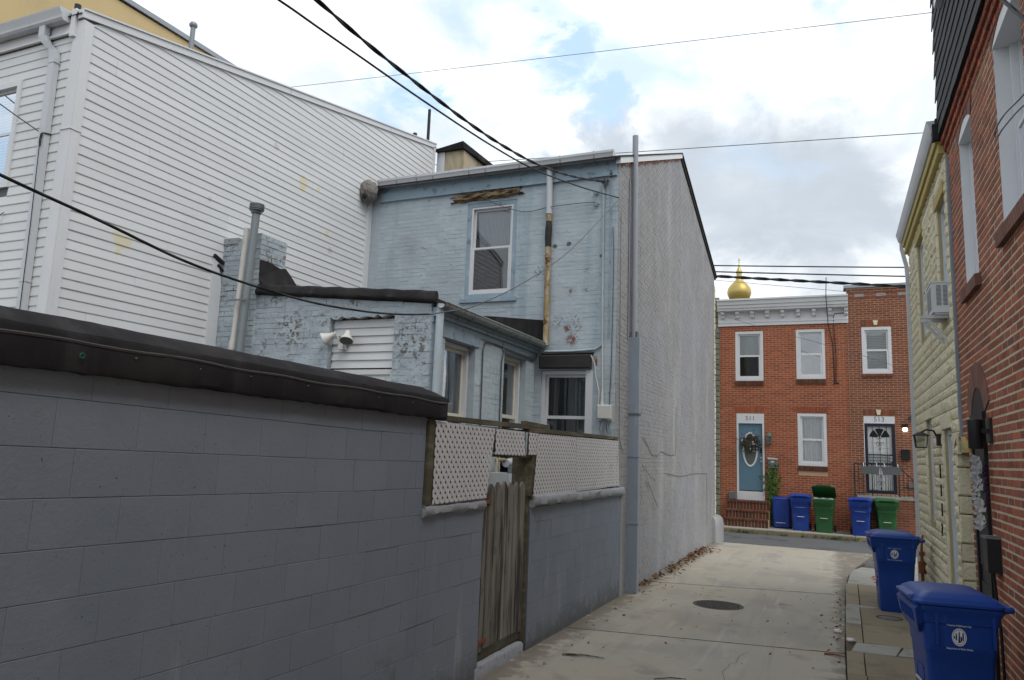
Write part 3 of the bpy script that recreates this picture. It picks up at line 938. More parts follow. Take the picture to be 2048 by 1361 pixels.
# manhole covers
for nm, x, y, r, lab, m in (('manhole_cover', -1.56, 11.10, 0.315, 'round dark cast iron manhole cover in the concrete alley', 'iron'),
                            ('meter_cover', 0.585, 11.02, 0.125, 'small round grey meter cover set in the old sidewalk', 'iron_grey')):
    b = MB()
    z = gz(x, y) if x < 0 else sg(x, y)
    s = -0.0086
    t = thing(nm, lab, 'manhole cover' if x < 0 else 'meter cover', (x, y, z))
    ring = lambda r0, z0, y0=y: [(x + r0 * math.cos(a * math.pi / 20), y + r0 * math.sin(a * math.pi / 20), z + z0 + s * r0 * math.sin(a * math.pi / 20)) for a in range(40)]
    b.loft([ring(r + .03, -.03), ring(r + .03, .004), ring(r + .006, .004), ring(r + .004, -.006)], cap0=False, cap1=False)
    part('frame_ring', b, mt['iron'] if x < 0 else mt['dirt'], t)
    b = MB()
    b.loft([ring(r, -.03), ring(r, .003)], cap0=False)
    if x < 0:
        n = int(r / .034)
        for i in range(-n, n + 1):
            for j in range(-n, n + 1):
                if math.hypot(i, j) * .034 < r - .03 and not (i == 3 and j == -3):
                    px, py = x + i * .034, y + j * .034
                    pz = z + .003 + s * (py - y)
                    b.box(px - .011, px + .011, py - .011, py + .011, pz, pz + .006, back=False)
    part('lid', b, mt[m], t)

# ================================================================== BLOCK WALL
def sag(y):
    return -0.02 * (y - 4) if y < 4.2 else -0.004 - 0.006 * (y - 4.2)


wall = thing('block_wall', 'long grey painted concrete block wall along the left of the alley', 'wall', (-2.93, 6, -2.0))
b = MB(PA)
b.box(-4, 5.07, -2.25, 0.36, -0.20, 0.0008)
b.box(5.07, 6.17, -2.25, -0.50, -0.20, 0.0008)
b.box(7.31, 10.92, -2.25, -0.56, -0.20, 0.0008)
part('mortar', b, mt['block_joint'], wall)
CRS = 0.2035
for k in range(-2, 12):
    for s0, s1, ztop in ((-4, 5.07, 0.30), (5.07, 6.17, -0.51), (7.31, 10.92, -0.575)):
        u = s0
        off = (0.0 if k % 2 else 0.2) + 0.055 * math.sin(k * 2.1)
        edges = [s0]
        e = math.floor(s0 / 0.4) * 0.4 + off
        while e < s1:
            if e > s0 + 0.07 and e < s1 - 0.05:
                edges.append(e)
            e += 0.4
        edges.append(s1)
        if s0 == 5.07:
            edges[0] = 5.07
        for i in range(len(edges) - 1):
            gp = .0004 if edges[i] < 3.4 else .0014
            a0, a1 = edges[i] + gp, edges[i + 1] - gp
            zt = -0.095 + CRS * 2 - CRS * k - .0012
            zb = zt - CRS + .0024
            if s0 == 5.07 and k < 0:
                continue
            m = (a0 + a1) / 2
            if zb + sag(m) > ztop - .03:
                continue
            if zt + sag(m) < ground_z(m) - .02:
                continue
            j = random.uniform(-.0018, .0018) * (.35 if edges[i] < 3.4 else 1)
            blk = MB(PA)
            blk.chbox(a0, a1, zb, min(zt, ztop - sag(m)), -0.15, 0.0045 + j, 0.0020)
            org = PA(m, (zb + zt) / 2, 0)
            blk.v = [Vector((p.x, p.y, p.z + sag(p.y))) for p in blk.v]
            part('block', blk, mt['block'], wall, at=org)


def lump(mbx, u0, u1, v0, v1, w0, w1, n=14, amp=0.012, drop=0.0):
    """an uneven thickly painted stone: a rounded bar with a wandering outline"""
    rings = []
    for i in range(n + 1):
        u = u0 + (u1 - u0) * i / n
        dz = drop * i / n
        g = lambda: random.uniform(-amp, amp)
        r = 0.022
        rings.append([(u, v0 + dz + g() * .6, w0), (u, v0 + dz + g(), w1 - r), (u, v0 + r + dz + g() * .5, w1 + g() * .5), (u, v1 - r + dz + g() * .5, w1 + g() * .4), (u, v1 + dz + g() * .4, w1 - r), (u, v1 + dz + g() * .3, w0)])
    mbx.loft(rings)


b = MB(PA)
lump(b, 5.075, 6.165, -0.525, -0.435, -0.22, 0.035)
part('cap_stone', b, mt['cap'], wall, smooth=50)
b = MB(PA)
lump(b, 7.315, 10.95, -0.565, -0.445, -0.24, 0.055, n=36, drop=-0.02)
part('cap_stone', b, mt['cap'], wall, smooth=50)
b = MB(PA)
lump(b, 7.30, 7.36, -2.2, -0.57, -0.21, 0.012, n=2, amp=.004)
b2 = MB(PA)
b2.loft([[(10.86, z, -.18), (10.86, z, .012), (10.90, z, .02), (11.0, z, .012), (11.02, z, -.18)] for z in (-2.2, -1.4, -.9, -.56)])
part('pilaster', b2, mt['grey_side'], wall, smooth=40)

# roofing felt folded over the wall top: a rounded lip, a mastic seam and small nail heads
rf = thing('felt_roof', 'black roofing felt folded over the top of the grey block wall', 'roof', (-3.2, 3, 0.4))
b = MB(PA)
prof0 = [(-0.01, .253), (.052, .254), (.057, .27), (.056, .33), (.055, .405), (.046, .424), (-.02, .470), (-.06, .492), (-.3, .508), (-.9, .53), (-2.4, .56)]
rings = []
n = 150
lap_ = 0.0
for i in range(n + 1):
    y = -4 + (5.30 + 4) * i / n
    wob = 0.003 * math.sin(y * 5.1) + 0.002 * math.sin(y * 11.7 + 1) + .0012 * math.sin(y * 23.0) + .004 * (((y + 4) * 1.07) % 1.0)
    rag = random.uniform(-.006, .006)
    dz = 0.0 if y < 2 else -0.006 * (y - 2)
    endf = max(0.0, (y - 5.05) / 0.25)
    rings.append([(y, v + dz + (rag * .6 if j < 2 else 0) + 0.0015 * math.sin(y * 9 + j) + random.uniform(-.0012, .0012) - 0.02 * endf * (j > 5), w + wob * (1 if 1 < j < 7 else .3) - .004 * endf) for j, (w, v) in enumerate(prof0)])
k0 = len(b.v)
for rg in rings:
    b.v += [PA(*p) for p in rg]
m = len(prof0)
for i in range(n):
    for j in range(m - 1):
        a = k0 + i * m + j
        b.f.append((a, a + 1, a + 1 + m, a + m))
e = k0 + n * m
b.f.append(tuple(e + j for j in range(m)))
part('felt', b, mt['tar'], rf, smooth=28)
b = MB(PA)
b.box(-4, 5.28, -0.2, 0.33, -2.45, -0.21)
part('shed_wall', b, mt['block_joint'], rf)
b = MB(PA)
for i in range(160):
    y0, y1 = -2 + 7.27 * i / 160, -2 + 7.27 * (i + 1) / 160
    h = lambda y: (0.383 if y < 2 else 0.383 - 0.006 * (y - 2)) + 0.004 * math.sin(y * 9 + 3) + 0.003 * math.sin(y * 3.1)
    wv = lambda y: 0.003 * math.sin(y * 5.1) + 0.002 * math.sin(y * 11.7 + 1) + .0012 * math.sin(y * 23.0) + .004 * (((y + 4) * 1.07) % 1.0) + .0042
    b.add([(y0, h(y0) - .009, .0535 + wv(y0)), (y1, h(y1) - .009, .0535 + wv(y1)), (y1, h(y1), .056 + wv(y1)), (y0, h(y0), .056 + wv(y0)),
           (y1, h(y1) + .007, .049 + wv(y1)), (y0, h(y0) + .007, .049 + wv(y0))], [(0, 1, 2, 3), (3, 2, 4, 5)])
part('seam', b, mt['tar_seam'], rf)
for y, z in ((2.72, .345), (3.07, .345), (3.55, .34), (4.3, .332), (2.35, .35), (4.75, .33)):
    b = MB(PA)
    b.box(y - .003, y + .003, z - .003, z + .003, .05, .0635)
    part('nail_head', b, mt['galv'], rf)
b = MB(PA)
b.tube([(2.085 + 0.010 * math.cos(a * math.pi / 8), .326 + .010 * math.sin(a * math.pi / 8), .068) for a in range(17)], .0032, 6, cap=False)
gm = M('green plastic washer', (0.01, 0.12, 0.08), 0.5, 0.1, 5, 0, 40, 0)
part('washer', b, gm, rf)

# ================================================================== GATE
gate = thing('wooden_gate', 'narrow weathered plank gate with pointed tops set in the block wall', 'gate', (-2.98, 6.7, -1.8))
gw = (7.255 - 6.19) / 7
for k in range(7):
    u0, u1 = 6.19 + gw * k + random.uniform(.004, .009), 6.19 + gw * (k + 1) - random.uniform(.003, .008)
    zt = -0.30 + random.uniform(-.015, .012)
    zb = -1.775 + random.uniform(-.012, .012)
    t = .050
    w0 = -.035 + random.uniform(-.004, .004)
    b = MB(PA)
    c = (u0 + u1) / 2
    b.prism([(u0, zb), (u1, zb), (u1, zt - .075), (u1 - .018, zt - .035), (c + .012, zt), (c - .012, zt), (u0 + .018, zt - .035), (u0, zt - .075)], w0 - .02, w0)
    part('plank', b, mt['wood'], gate)
for v in (-.62, -1.55):
    b = MB(PA)
    b.box(6.2, 7.25, v, v + .09, -.095, -.06)
    part('rail', b, mt['wood_dark'], gate)
for v in (-.47, -1.70):
    b = MB(PA)
    b.box(6.185, 6.40, v - .018, v + .018, -.034, -.022)
    b.tube([(6.19, v - .05, -.02), (6.19, v + .05, -.02)], .017, 8)
    part('hinge', b, mt['rustiron'], gate)
gf = thing('gate_frame', 'dark mossy timber frame and stone sill around the plank gate', 'gate frame', (-2.98, 6.7, -1.9))
b = MB(PA)
b.box(6.172, 6.186, -1.84, -0.06, -.13, -.012)
part('post', b, mt['wood_dark'], gf)
b = MB(PA)
b.box(7.262, 7.30, -1.95, -0.06, -.20, -.012)
part('post', b, mt['wood_dark'], gf)
b = MB(PA)
b.box(6.172, 7.30, -0.058, -0.028, -.14, .0)
part('lintel', b, mt['wood_dark'], gf)
b = MB(PA)
lump(b, 6.12, 7.22, -2.2, -1.875, -.22, .01, n=8, amp=.01, drop=-.01)
part('sill', b, mt['cap'], gf, smooth=50)
b = MB(PA)
b.box(6.19, 7.26, -1.865, -1.80, -.16, -.05)
part('gap_strip', b, mt['wood_dark'], gf)  # dark strip standing in for the dark gap below the planks

# ================================================================== LATTICE SCREEN
lat = thing('lattice_screen', 'white diamond lattice panels in a grey timber frame above the block wall', 'lattice screen', (-2.93, 7.8, -0.4))


def clip_poly(poly, f):
    out = []
    for i in range(len(poly)):
        p, q = poly[i], poly[(i + 1) % len(poly)]
        a, c = f(p), f(q)
        if a >= 0:
            out.append(p)
        if (a >= 0) != (c >= 0):
            t = a / (a - c)
            out.append((p[0] + (q[0] - p[0]) * t, p[1] + (q[1] - p[1]) * t))
    return out


def lattice(corners, w, tilt=0.0):
    """crossing 45 degree strips clipped to the quad of four (u, v) corners"""
    b = MB(PA)
    us = [c[0] for c in corners]
    vs = [c[1] for c in corners]
    ed = []
    for i in range(4):
        p, q = corners[i], corners[(i + 1) % 4]
        ed.append(lambda t, p=p, q=q: (q[0] - p[0]) * (t[1] - p[1]) - (q[1] - p[1]) * (t[0] - p[0]))
    pit, hw = 0.0575, 0.0176
    s2 = math.sqrt(0.5)
    for lay, sg2 in ((0, 1), (1, -1)):
        lo = min(s2 * (u - sg2 * v) for u, v in corners)
        hi = max(s2 * (u - sg2 * v) for u, v in corners)
        c = lo - pit
        while c < hi + pit:
            base = [(s2 * (c + dc) + s2 * dt, -sg2 * s2 * (c + dc) + sg2 * s2 * dt) for dc, dt in ((-hw, -30), (hw, -30), (hw, 30), (-hw, 30))]
            po = base
            if sum(base[i][0] * base[(i + 1) % 4][1] - base[(i + 1) % 4][0] * base[i][1] for i in range(4)) < 0:
                po = base[::-1]
            for f in ed:
                po = clip_poly(po, f)
                if len(po) < 3:
                    break
            if len(po) >= 3:
                w0 = w + lay * .0022
                b.prism(po, w0, w0 + .002)
            c += pit
    return b


panels = [([(5.175, -.435), (6.17, -.425), (6.30, .205), (5.172, .215)], .030),
          ([(6.305, -.035), (7.035, -.04), (6.995, .20), (6.305, .205)], .036),
          ([(7.16, -.03), (7.42, -.03), (7.42, .195), (7.15, .20)], .024),
          ([(7.30, -.455), (8.71, -.455), (8.68, .20), (7.40, .195)], .032),
          ([(8.69, -.45), (9.98, -.445), (9.96, .205), (8.66, .20)], .038),
          ([(9.97, -.44), (10.68, -.44), (10.60, .205), (9.95, .205)], .030)]
panels[0][0][1] = (6.16, -.425)
for c, w in panels:
    part('lattice_panel', lattice(c, w), mt['lattice'], lat)
for poly in ([(5.17, -.44), (6.165, -.44), (6.28, .22), (5.17, .215)], [(6.29, -.02), (7.10, -.02), (7.10, .22), (6.29, .22)], [(7.37, -.45), (10.6, -.45), (10.56, .22), (7.42, .22)]):
    b = MB(PA)
    b.prism(poly, -.05, -.035)
    part('backing_board', b, mt['wood_dark'], lat)
for poly, w0, w1, nm in (
        ([(5.10, .225), (7.16, .235), (7.16, .28), (5.10, .268)], -.06, .024, 'rail'),
        ([(7.10, .262), (7.75, .262), (7.75, .30), (7.10, .315)], -.05, .012, 'rail'),
        ([(7.17, .205), (10.62, .225), (10.62, .265), (7.17, .255)], -.06, .022, 'rail'),
        ([(5.085, -.44), (5.17, -.44), (5.17, .22), (5.085, .22)], -.06, .026, 'post'),
        ([(5.10, -.50), (6.16, -.495), (6.16, -.445), (5.10, -.445)], -.06, .026, 'rail'),
        ([(7.31, -.495), (10.70, -.485), (10.70, -.455), (7.31, -.46)], -.06, .026, 'rail'),
        ([(7.05, -.02), (7.14, -.02), (7.12, .222), (7.07, .222)], -.06, .0, 'post'),
        ([(7.25, -.45), (7.36, -.45), (7.44, .205), (7.33, .205)], -.06, .020, 'post'),
        ([(10.62, -.45), (10.70, -.45), (10.64, .215), (10.56, .215)], -.06, .018, 'post')):
    b = MB(PA)
    b.prism(poly, w0, w1)
    part(nm, b, mt['wood_dark'], lat)

# ================================================================== BLUE HOUSE
bh = thing('blue_house', 'pale blue brick rowhouse with a rough grey gable side and a low rear wing', 'house', (-5.2, 12, -2.0))
YF, YR, ZR = 20.32, 15.38, 6.42           # front corner, ridge, ridge height on the gable


def gable_top(y):
    return 4.42 + (y - 10.5) * (ZR - 4.42) / (YR - 10.5) if y < YR else ZR - (y - YR) * (ZR - 4.95) / (YF - YR)


# gable side along the alley
rects = bricks(10.5, YF, -2.2, ZR, lim=lambda v: (11.03, YF) if v < -.44 else (10.5, YF) if v < 4.42 else (10.5 + (v - 4.42) * (YR - 10.5) / (ZR - 4.42), YF if v < 4.95 else YR + (ZR - v) * (YF - YR) / (ZR - 4.95)))
part('gable_bricks', brick_mesh(PA, rects, .0035, .002), mt['grey_side'], bh, kind='stuff')
b = MB(PA)
b.prism([(10.5, -2.3), (YF, -2.3), (YF, 4.95), (YR, ZR), (10.5, 4.42)], -.24, 0.0008)
part('gable_wall', b, mt['grey_side'], bh)
b = MB(PA)                                        # bare eroded brick under the bargeboard
n = 60
for i in range(n):
    y0, y1 = 10.62 + (YR - 10.62) * i / n, 10.62 + (YR - 10.62) * (i + 1) / n
    h = random.uniform(.02, .075)
    b.add([(y0, gable_top(y0) - h, .011), (y1, gable_top(y1) - h, .011), (y1, gable_top(y1) + .01, .011), (y0, gable_top(y0) + .01, .011)], [(0, 1, 2, 3)])
part('bare_brick_edge', b, mt['brick_bare'], bh)
b = MB(PA)
b.prism([(10.42, gable_top(10.42) + .005), (YR + .02, ZR + .005), (YR + .02, ZR + .105), (10.42, gable_top(10.42) + .115)], -.02, .05)
part('bargeboard', b, mt['trim'], bh)
b = MB(PA)
b.prism([(YR + .02, ZR + .0), (YF + .12, gable_top(YF + .12) - .03), (YF + .12, gable_top(YF + .12) + .06), (YR + .02, ZR + .105)], -.02, .035)
part('bargeboard', b, mt['roof'], bh, label='dark edge board of the front roof slope')
b = MB()
for y0, z0, y1, z1 in ((10.32, gable_top(10.32) + .13, YR, ZR + .125), (YR, ZR + .125, YF + .2, gable_top(YF + .2) + .08)):
    b.add([(-2.87, y0, z0), (-7.41, y0, z0), (-7.41, y1, z1), (-2.87, y1, z1), (-2.87, y0, z0 - .03), (-7.41, y0, z0 - .03), (-7.41, y1, z1 - .03), (-2.87, y1, z1 - .03)],
          [(0, 1, 2, 3), (4, 5, 6, 7), (0, 4, 7, 3), (0, 1, 5, 4), (2, 3, 7, 6)])
part('roof', b, mt['roof'], bh)
b = MB()
b.quad((-7.4, YF - .001, -2.3), (-2.94, YF - .001, -2.3), (-2.94, YF - .001, 4.9), (-7.4, YF - .001, 4.9))
part('facade', b, mt['stone'], bh)
for k in range(38):                               # cream stone quoins peeping round the street corner
    z = -1.95 + k * .175
    if z > 4.75:
        break
    b = MB(PA)
    b.chbox(YF + .002, YF + .09, z, z + .165, -.10, .018 + random.uniform(-.006, .008), .015)
    part('quoin', b, mt['stone'], bh)
b = MB(PA)                                        # rounded plaster guard at the foot of the corner
ring = lambda z, s: [(YF - .62, z, -.03), (YF - .60, z, .10 * s), (YF - .35, z, .19 * s), (YF - .05, z, .22 * s), (YF + .22, z, .20 * s), (YF + .34, z, .10 * s), (YF + .34, z, -.06)]
b.loft([ring(-2.2, 1.0), ring(-1.9, 1.0), ring(-1.68, .98), ring(-1.54, .85), ring(-1.47, .55), ring(-1.455, .2)])
part('corner_guard', b, mt['grey_side'], bh, smooth=50)

# rear wall
WU = (-5.50, -4.60, 2.42, 4.04)                   # upper window opening
WL = (-4.10, -3.27, -.45, 1.245)                  # lower window opening
holes = [WU, WL]
part('wall_bricks', brick_mesh(PB, bricks(-7.22, -2.93, -1.0, 4.40, holes), .0024, .0018), mt['blue'], bh, kind='stuff')
b = sheet(PB, -7.42, -2.935, -2.2, 4.55, holes, .0006)
lining(b, *WU, -.14, .0)
lining(b, *WL, -.14, .0)
part('wall', b, mt['blue'], bh)
b = MB(PB)
b.box(-7.20, -2.95, 4.255, 4.40, 0.0, .035)
b.box(-7.20, -2.95, 4.225, 4.256, 0.0, .055)
b.box(-7.20, -2.95, 4.40, 4.50, 0.0, .02)
part('cornice_board', b, mt['blue_trim'], bh)
# the white window, its painted surround and the rotten lintel above it
b = MB(PB)
ringframe(b, -5.50, -4.60, 2.42, 4.04, .075, -.13, -.012)
b.box(-5.56, -4.56, 2.352, 2.421, -.05, .035)
part('window_surround', b, mt['blue_trim'], bh)
wm = dict(frame=mt['trim'], pane=mt['pane_dark'], pane_up=mt['pane'], dark=mt['dark'], dim=mt['dim'], curtain_grey=mt['curtain_grey'], blind=mt['blind'], shade=mt['shade'], sheet=mt['sheet'])
w = window(bh, PB, -5.425, -4.675, 2.495, 3.965, wm, recess=.02, fw=.032, sash=.034, mid=.52, depth=.5)
sh = MB(PB)                                       # plastic sheet pulled into folds behind the upper pane
top = [(-5.36 + .64 * i / 16, 3.90) for i in range(17)]
bot = [(-5.30 + .58 * (i / 16) ** .6, 3.26) for i in range(17)]
for i in range(16):
    d0, d1 = -.125 - .014 * (i % 2), -.125 - .014 * ((i + 1) % 2)
    sh.quad((bot[i][0], bot[i][1], d0), (bot[i + 1][0], bot[i + 1][1], d1), (top[i + 1][0], top[i + 1][1], -.128), (top[i][0], top[i][1], -.128))
part('plastic_sheet', sh, mt['sheet'], w)
b = MB(PB)
lump(b, -5.74, -4.56, 4.085, 4.195, -.05, .045, n=22, amp=.02, drop=.02)
part('rotten_lintel', b, mt['rotten'], bh, smooth=30)
for i in range(9):
    b = MB(PB)
    u0 = -5.80 + random.uniform(-.03, .05) + .10 * (i % 3)
    u1 = -4.47 - random.uniform(0, .25)
    v = 4.065 + i * .0165
    pts = []
    nn = 9
    for j in range(nn + 1):
        u = u0 + (u1 - u0) * j / nn
        pts.append([(u, v + .012 * math.sin(j * 1.7 + i) - .02 * (j < 2) + .02 * j / nn, -.03), (u, v + .016 * math.sin(j * 2.3 + i) + .02 * j / nn, .03 + .028 * random.random()), (u, v + .019 + .010 * math.sin(j * 2.9 + i) + .02 * j / nn, -.03)])
    b.loft(pts)
    part('lintel_splinter', b, mt['rotten'], bh)
# lower window with the charred lintel over it
b = MB(PB)
b.chbox(-4.115, -3.29, 1.262, 1.462, -.05, .085, .012)
b.v = [p + Vector((random.uniform(-.006, .006), random.uniform(-.006, .006), random.uniform(-.008, .008))) for p in b.v]
part('charred_lintel', b, mt['wood_black'], bh)
b = MB(PB)
lump(b, -4.10, -3.27, 1.468, 1.512, -.05, .05, n=8, amp=.006)
part('lintel_flashing', b, mt['wood_black'], bh, smooth=50)
b = MB(PB)
b.box(-3.26, -3.21, 1.31, 1.45, -.02, .010)
part('bare_brick_patch', b, mt['brick_bare'], bh)
wm2 = dict(wm, pane_up=mt['pane_dark'])
w = window(bh, PB, -4.095, -3.275, -.44, 1.235, wm2, recess=.03, fw=.055, sash=.042, mid=.585, depth=.6, curtain=[(.0, .22, .0, 1, 'curtain_grey'), (.62, 1.0, .0, 1, 'curtain_grey')])
b = MB(PB)
b.box(-3.385, -3.272, -.44, 1.24, -.028, .004)
part('jamb_board', b, mt['trim'], bh)
# house gutter with straps
b = MB(PB)
prof = [(4.58, .02), (4.50, .03), (4.475, .06), (4.475, .10), (4.50, .13), (4.545, .14), (4.565, .155), (4.60, .155), (4.60, .145), (4.57, .145), (4.53, .125), (4.50, .10), (4.50, .05)]
b.extrude(prof, -7.22, -2.985)
b.box(-2.985, -2.978, 4.475, 4.60, .02, .15)
b.box(-7.228, -7.22, 4.475, 4.60, .02, .15)
part('gutter', b, mt['gutter'], bh, smooth=30)
for u in (-6.85, -6.45, -6.13, -5.45, -5.15, -4.55, -3.85, -3.3):
    b = MB(PB)
    b.extrude([(4.603, .158), (4.545, .1435), (4.50, .1335), (4.472, .10), (4.472, .06)], u, u + .018)
    part('gutter_strap', b, mt['galv'], bh)
# downpipe: white at the top, scorched in the middle, rusty below
b = MB(PB)
b.tube([(-4.03, 4.48, .08), (-4.03, 4.36, .075), (-4.025, 3.70, .065)], .050, 12)
part('downpipe', b, mt['downspout'], bh, smooth=50)
b = MB(PB)
b.tube([(-4.025, 3.72, .06), (-4.025, 3.0, .06), (-4.02, 1.62, .06)], .043, 12)
b.tube([(-4.025, 3.03, .06), (-4.025, 2.99, .06)], .052, 12)
part('downpipe', b, mt['rust_pipe'], bh, smooth=50, label='rusty ochre lower length of the downpipe')
b = MB(PB)
b.tube([(-4.025, 3.58, .06), (-4.025, 3.45, .062), (-4.03, 3.3, .062), (-4.025, 3.17, .06)], [.046, .054, .052, .047], 12)
part('scorched_band', b, mt['wood_black'], bh, smooth=50)
# conduit and cables on the rear wall
for nm, pth, r, m in (
        ('conduit', [(-3.155, 4.08, .03), (-3.15, 3.0, .03), (-3.13, 1.72, .03), (-3.15, 1.60, .03), (-3.24, 1.545, .03), (-3.60, 1.525, .03), (-4.05, 1.525, .03)], .016, 'blue'),
        ('conduit', [(-3.165, 4.06, .025), (-3.16, 3.2, .025), (-3.115, 1.0, .025), (-3.115, .87, .03)], .012, 'pvc'),
        ('conduit', [(-3.035, 4.10, .02), (-3.04, 3.2, .02), (-3.04, 1.7, .02)], .009, 'blue_trim'),
        ('cable', [(-3.0, 3.42, .02), (-2.985, 3.1, .02), (-2.98, 2.4, .02), (-2.99, 1.3, .02), (-3.005, .9, .02), (-3.01, .55, .02)], .0065, 'cable_grey'),
        ('cable', [(-3.30, 1.46, .05), (-3.24, 1.33, .03), (-3.22, 1.15, .03), (-3.165, .92, .03), (-3.17, .66, .03), (-3.18, .55, .03)], .010, 'pvc')):
    b = MB(PB)
    b.tube(pth, r, 8)
    part(nm, b, mt[m], bh, smooth=60)
b = MB(PB)
b.tube([(-3.115, .92, .035), (-3.115, .72, .035)], .022, 10)
b.tube([(-3.115, .76, .035), (-3.115, .70, .045)], .028, 10)
part('service_head', b, mt['pvc'], bh, smooth=40)
for u, v in ((-3.28, 3.98), (-3.27, 3.80)):
    b = MB(PB)
    for q in range(5):
        a = q * 1.3
        b.tube([(u, v, 0), (u + .05 * math.cos(a), v + .03 * math.sin(a), .04)], .007, 5)
    b.tube([(u, v, 0), (u, v - .03, .06)], .018, 8)
    part('insulator_bracket', b, mt['blue_trim'], bh)
b = MB(PB)
for q in range(9):
    a = q * .8
    b.tube([(-3.13, 4.12, .01), (-3.13 + .07 * math.cos(a), 4.12 + .045 * math.sin(a) + .02, .05 + .02 * (q % 3))], .009, 5)
b.tube([(-3.13, 4.12, 0), (-3.12, 4.09, .08)], .03, 8)
part('service_clamp', b, mt['galv_box'], bh)
b = MB(PB)
b.tube([(-3.05, 4.22, .01), (-3.04, 4.30, .04), (-3.03, 4.24, .07)], .02, 8)
part('conduit_cap', b, mt['galv_box'], bh)
# vent stack and the square grey downpipe casing on the gable side
b = MB(PA)
b.tube([(11.29, 1.80, .07), (11.25, 3.4, .07), (11.22, 5.16, .07)], .047, 14)
part('vent_stack', b, mt['greypipe'], bh, smooth=50)
b = MB(PA)
b.tube([(11.13, 1.8, .02), (11.10, 4.4, .02)], .012, 8)
part('conduit', b, mt['grey_side'], bh)
b = MB(PA)
b.prism([(11.24, -2.25), (11.36, -2.25), (11.36, 1.84), (11.24, 1.84)], .0, .17)
part('downpipe_casing', b, mt['greypaint_pipe'], bh)
b = MB(PA)
b.box(11.25, 11.35, 1.842, 1.93, .02, .13)
part('pipe_strap', b, mt['galv_box'], bh)
for v in (.62, -.02, -1.02):
    b = MB(PA)
    b.box(11.232, 11.37, v, v + .03, .0, .177)
    part('pipe_strap', b, mt['galv_box'] if v > .5 else mt['greypaint_pipe'], bh)
for pth, r in (([(10.6, 3.7, .02), (10.64, 2.5, .015), (10.68, .9, .015), (10.72, .25, .015), (10.85, .10, .015), (11.0, .08, .02)], .006),
               ([(12.2, .30, .012), (12.5, .2, .014), (12.9, .02, .012), (13.35, .02, .02), (13.6, .10, .012), (14.4, .04, .012), (15.0, .06, .012), (15.02, 1.0, .01)], .006),
               ([(12.2, -.15, .012), (12.7, -.38, .06), (12.9, -.40, .08), (12.5, -.42, .03), (13.2, -.88, .05)], .006),
               ([(14.0, -.30, .012), (15.5, -.38, .012), (17.0, -.34, .012), (18.9, -.36, .012), (18.95, -1.6, .012)], .006)):
    b = MB(PA)
    b.tube(pth, r * .7, 6)
    part('cable', b, mt['gable_wire'], bh)

# ------------------------------------------------------------------ kitchen wing
DOOR = (-5.615, -4.685, -2.0, 1.545)
part('wing_bricks', brick_mesh(PC, bricks(-7.40, -4.20, -.2, 1.90, [DOOR], lim=lambda v: (-7.40, -4.20) if v < 1.62 else (-7.40, -4.20 - (v - 1.62) * 10.5)), .0035, .003), mt['blue_worn'], bh, kind='stuff')
b = sheet(PC, -7.42, -4.204, -2.0, 1.60, [DOOR], .0006)
b.add([(-7.42, 1.60, .0006), (-4.204, 1.60, .0006), (-4.204, 1.64, .0006), (-7.42, 1.93, .0006)], [(0, 1, 2, 3)])
lining(b, *DOOR, -.14, 0)
part('wing_wall', b, mt['blue_worn'], bh)
S1, S2 = (7.60, 8.42, -.55, 1.30), (9.32, 10.12, -.45, 1.36)
part('wing_bricks', brick_mesh(PD, bricks(7.25, 10.49, -.6, 1.50, [S1, S2]), .0024, .0018), mt['blue'], bh, kind='stuff')
b = sheet(PD, 7.2505, 10.5, -2.0, 1.66, [S1, S2], .0006)
lining(b, *S1, -.12, 0)
lining(b, *S2, -.12, 0)
part('wing_wall', b, mt['blue'], bh)
b = MB(PD)
b.box(7.27, 10.49, 1.50, 1.545, 0, .05)
b.box(7.27, 10.49, 1.545, 1.60, 0, .075)
b.box(7.27, 10.49, 1.43, 1.50, 0, .018)
part('cornice_board', b, mt['blue_trim'], bh)
b = MB(PD)
b.prism([(7.52, 1.30), (8.50, 1.305), (8.50, 1.43), (7.52, 1.43)], -.02, .022)
part('window_head', b, mt['blue_trim'], bh)
b = MB(PD)
b.prism([(9.24, 1.362), (10.2, 1.366), (10.2, 1.43), (9.24, 1.43)], -.02, .02)
part('window_head', b, mt['blue_trim'], bh)
wm3 = dict(frame=mt['trim'], sash=mt['cream_trim'], pane=mt['pane_dark'], dark=mt['dark'], curtain_grey=mt['curtain_grey'], dim=mt['dim'])
for s in (S1, S2):
    window(bh, PD, s[0] + .012, s[1] - .012, s[2] + .01, s[3] - .012, wm3, recess=.085, fw=.05, sash=.045, mid=.52, depth=.3, curtain=[(0, 1, 0, .99, 'curtain_grey')])
# roof: felt sheet, rolled edge over the end wall, flashing against the house
b = MB()
zt = lambda x, y: 1.70 + (x + 4.2) * (-.092) + (y - 7.25) * .012
b.add([(-4.12, 7.22, zt(-4.12, 7.22)), (-7.42, 7.22, zt(-7.42, 7.22)), (-7.42, 10.5, zt(-7.42, 10.5)), (-4.12, 10.5, zt(-4.12, 10.5)),
       (-4.12, 7.22, zt(-4.12, 7.22) - .05), (-7.42, 7.22, zt(-7.42, 7.22) - .05), (-7.42, 10.5, zt(-7.42, 10.5) - .05), (-4.12, 10.5, zt(-4.12, 10.5) - .05)],
      [(0, 1, 2, 3), (4, 5, 6, 7), (0, 1, 5, 4), (0, 3, 7, 4)])
part('wing_roof', b, mt['tar'], bh)
b = MB()
rings = []
for i in range(24):
    x = -6.78 + (6.78 - 4.14) * i / 23
    z = 1.70 + (x + 4.2) * (-.085) + .006 * math.sin(i * 1.9)
    rings.append([(x, 7.25 + .045 * math.cos(a) - .005 - (.025 if math.sin(a) < 0 else 0), z + .02 + .072 * math.sin(a)) for a in [math.pi * 2 * j / 12 for j in range(12)]])
b.loft(rings)
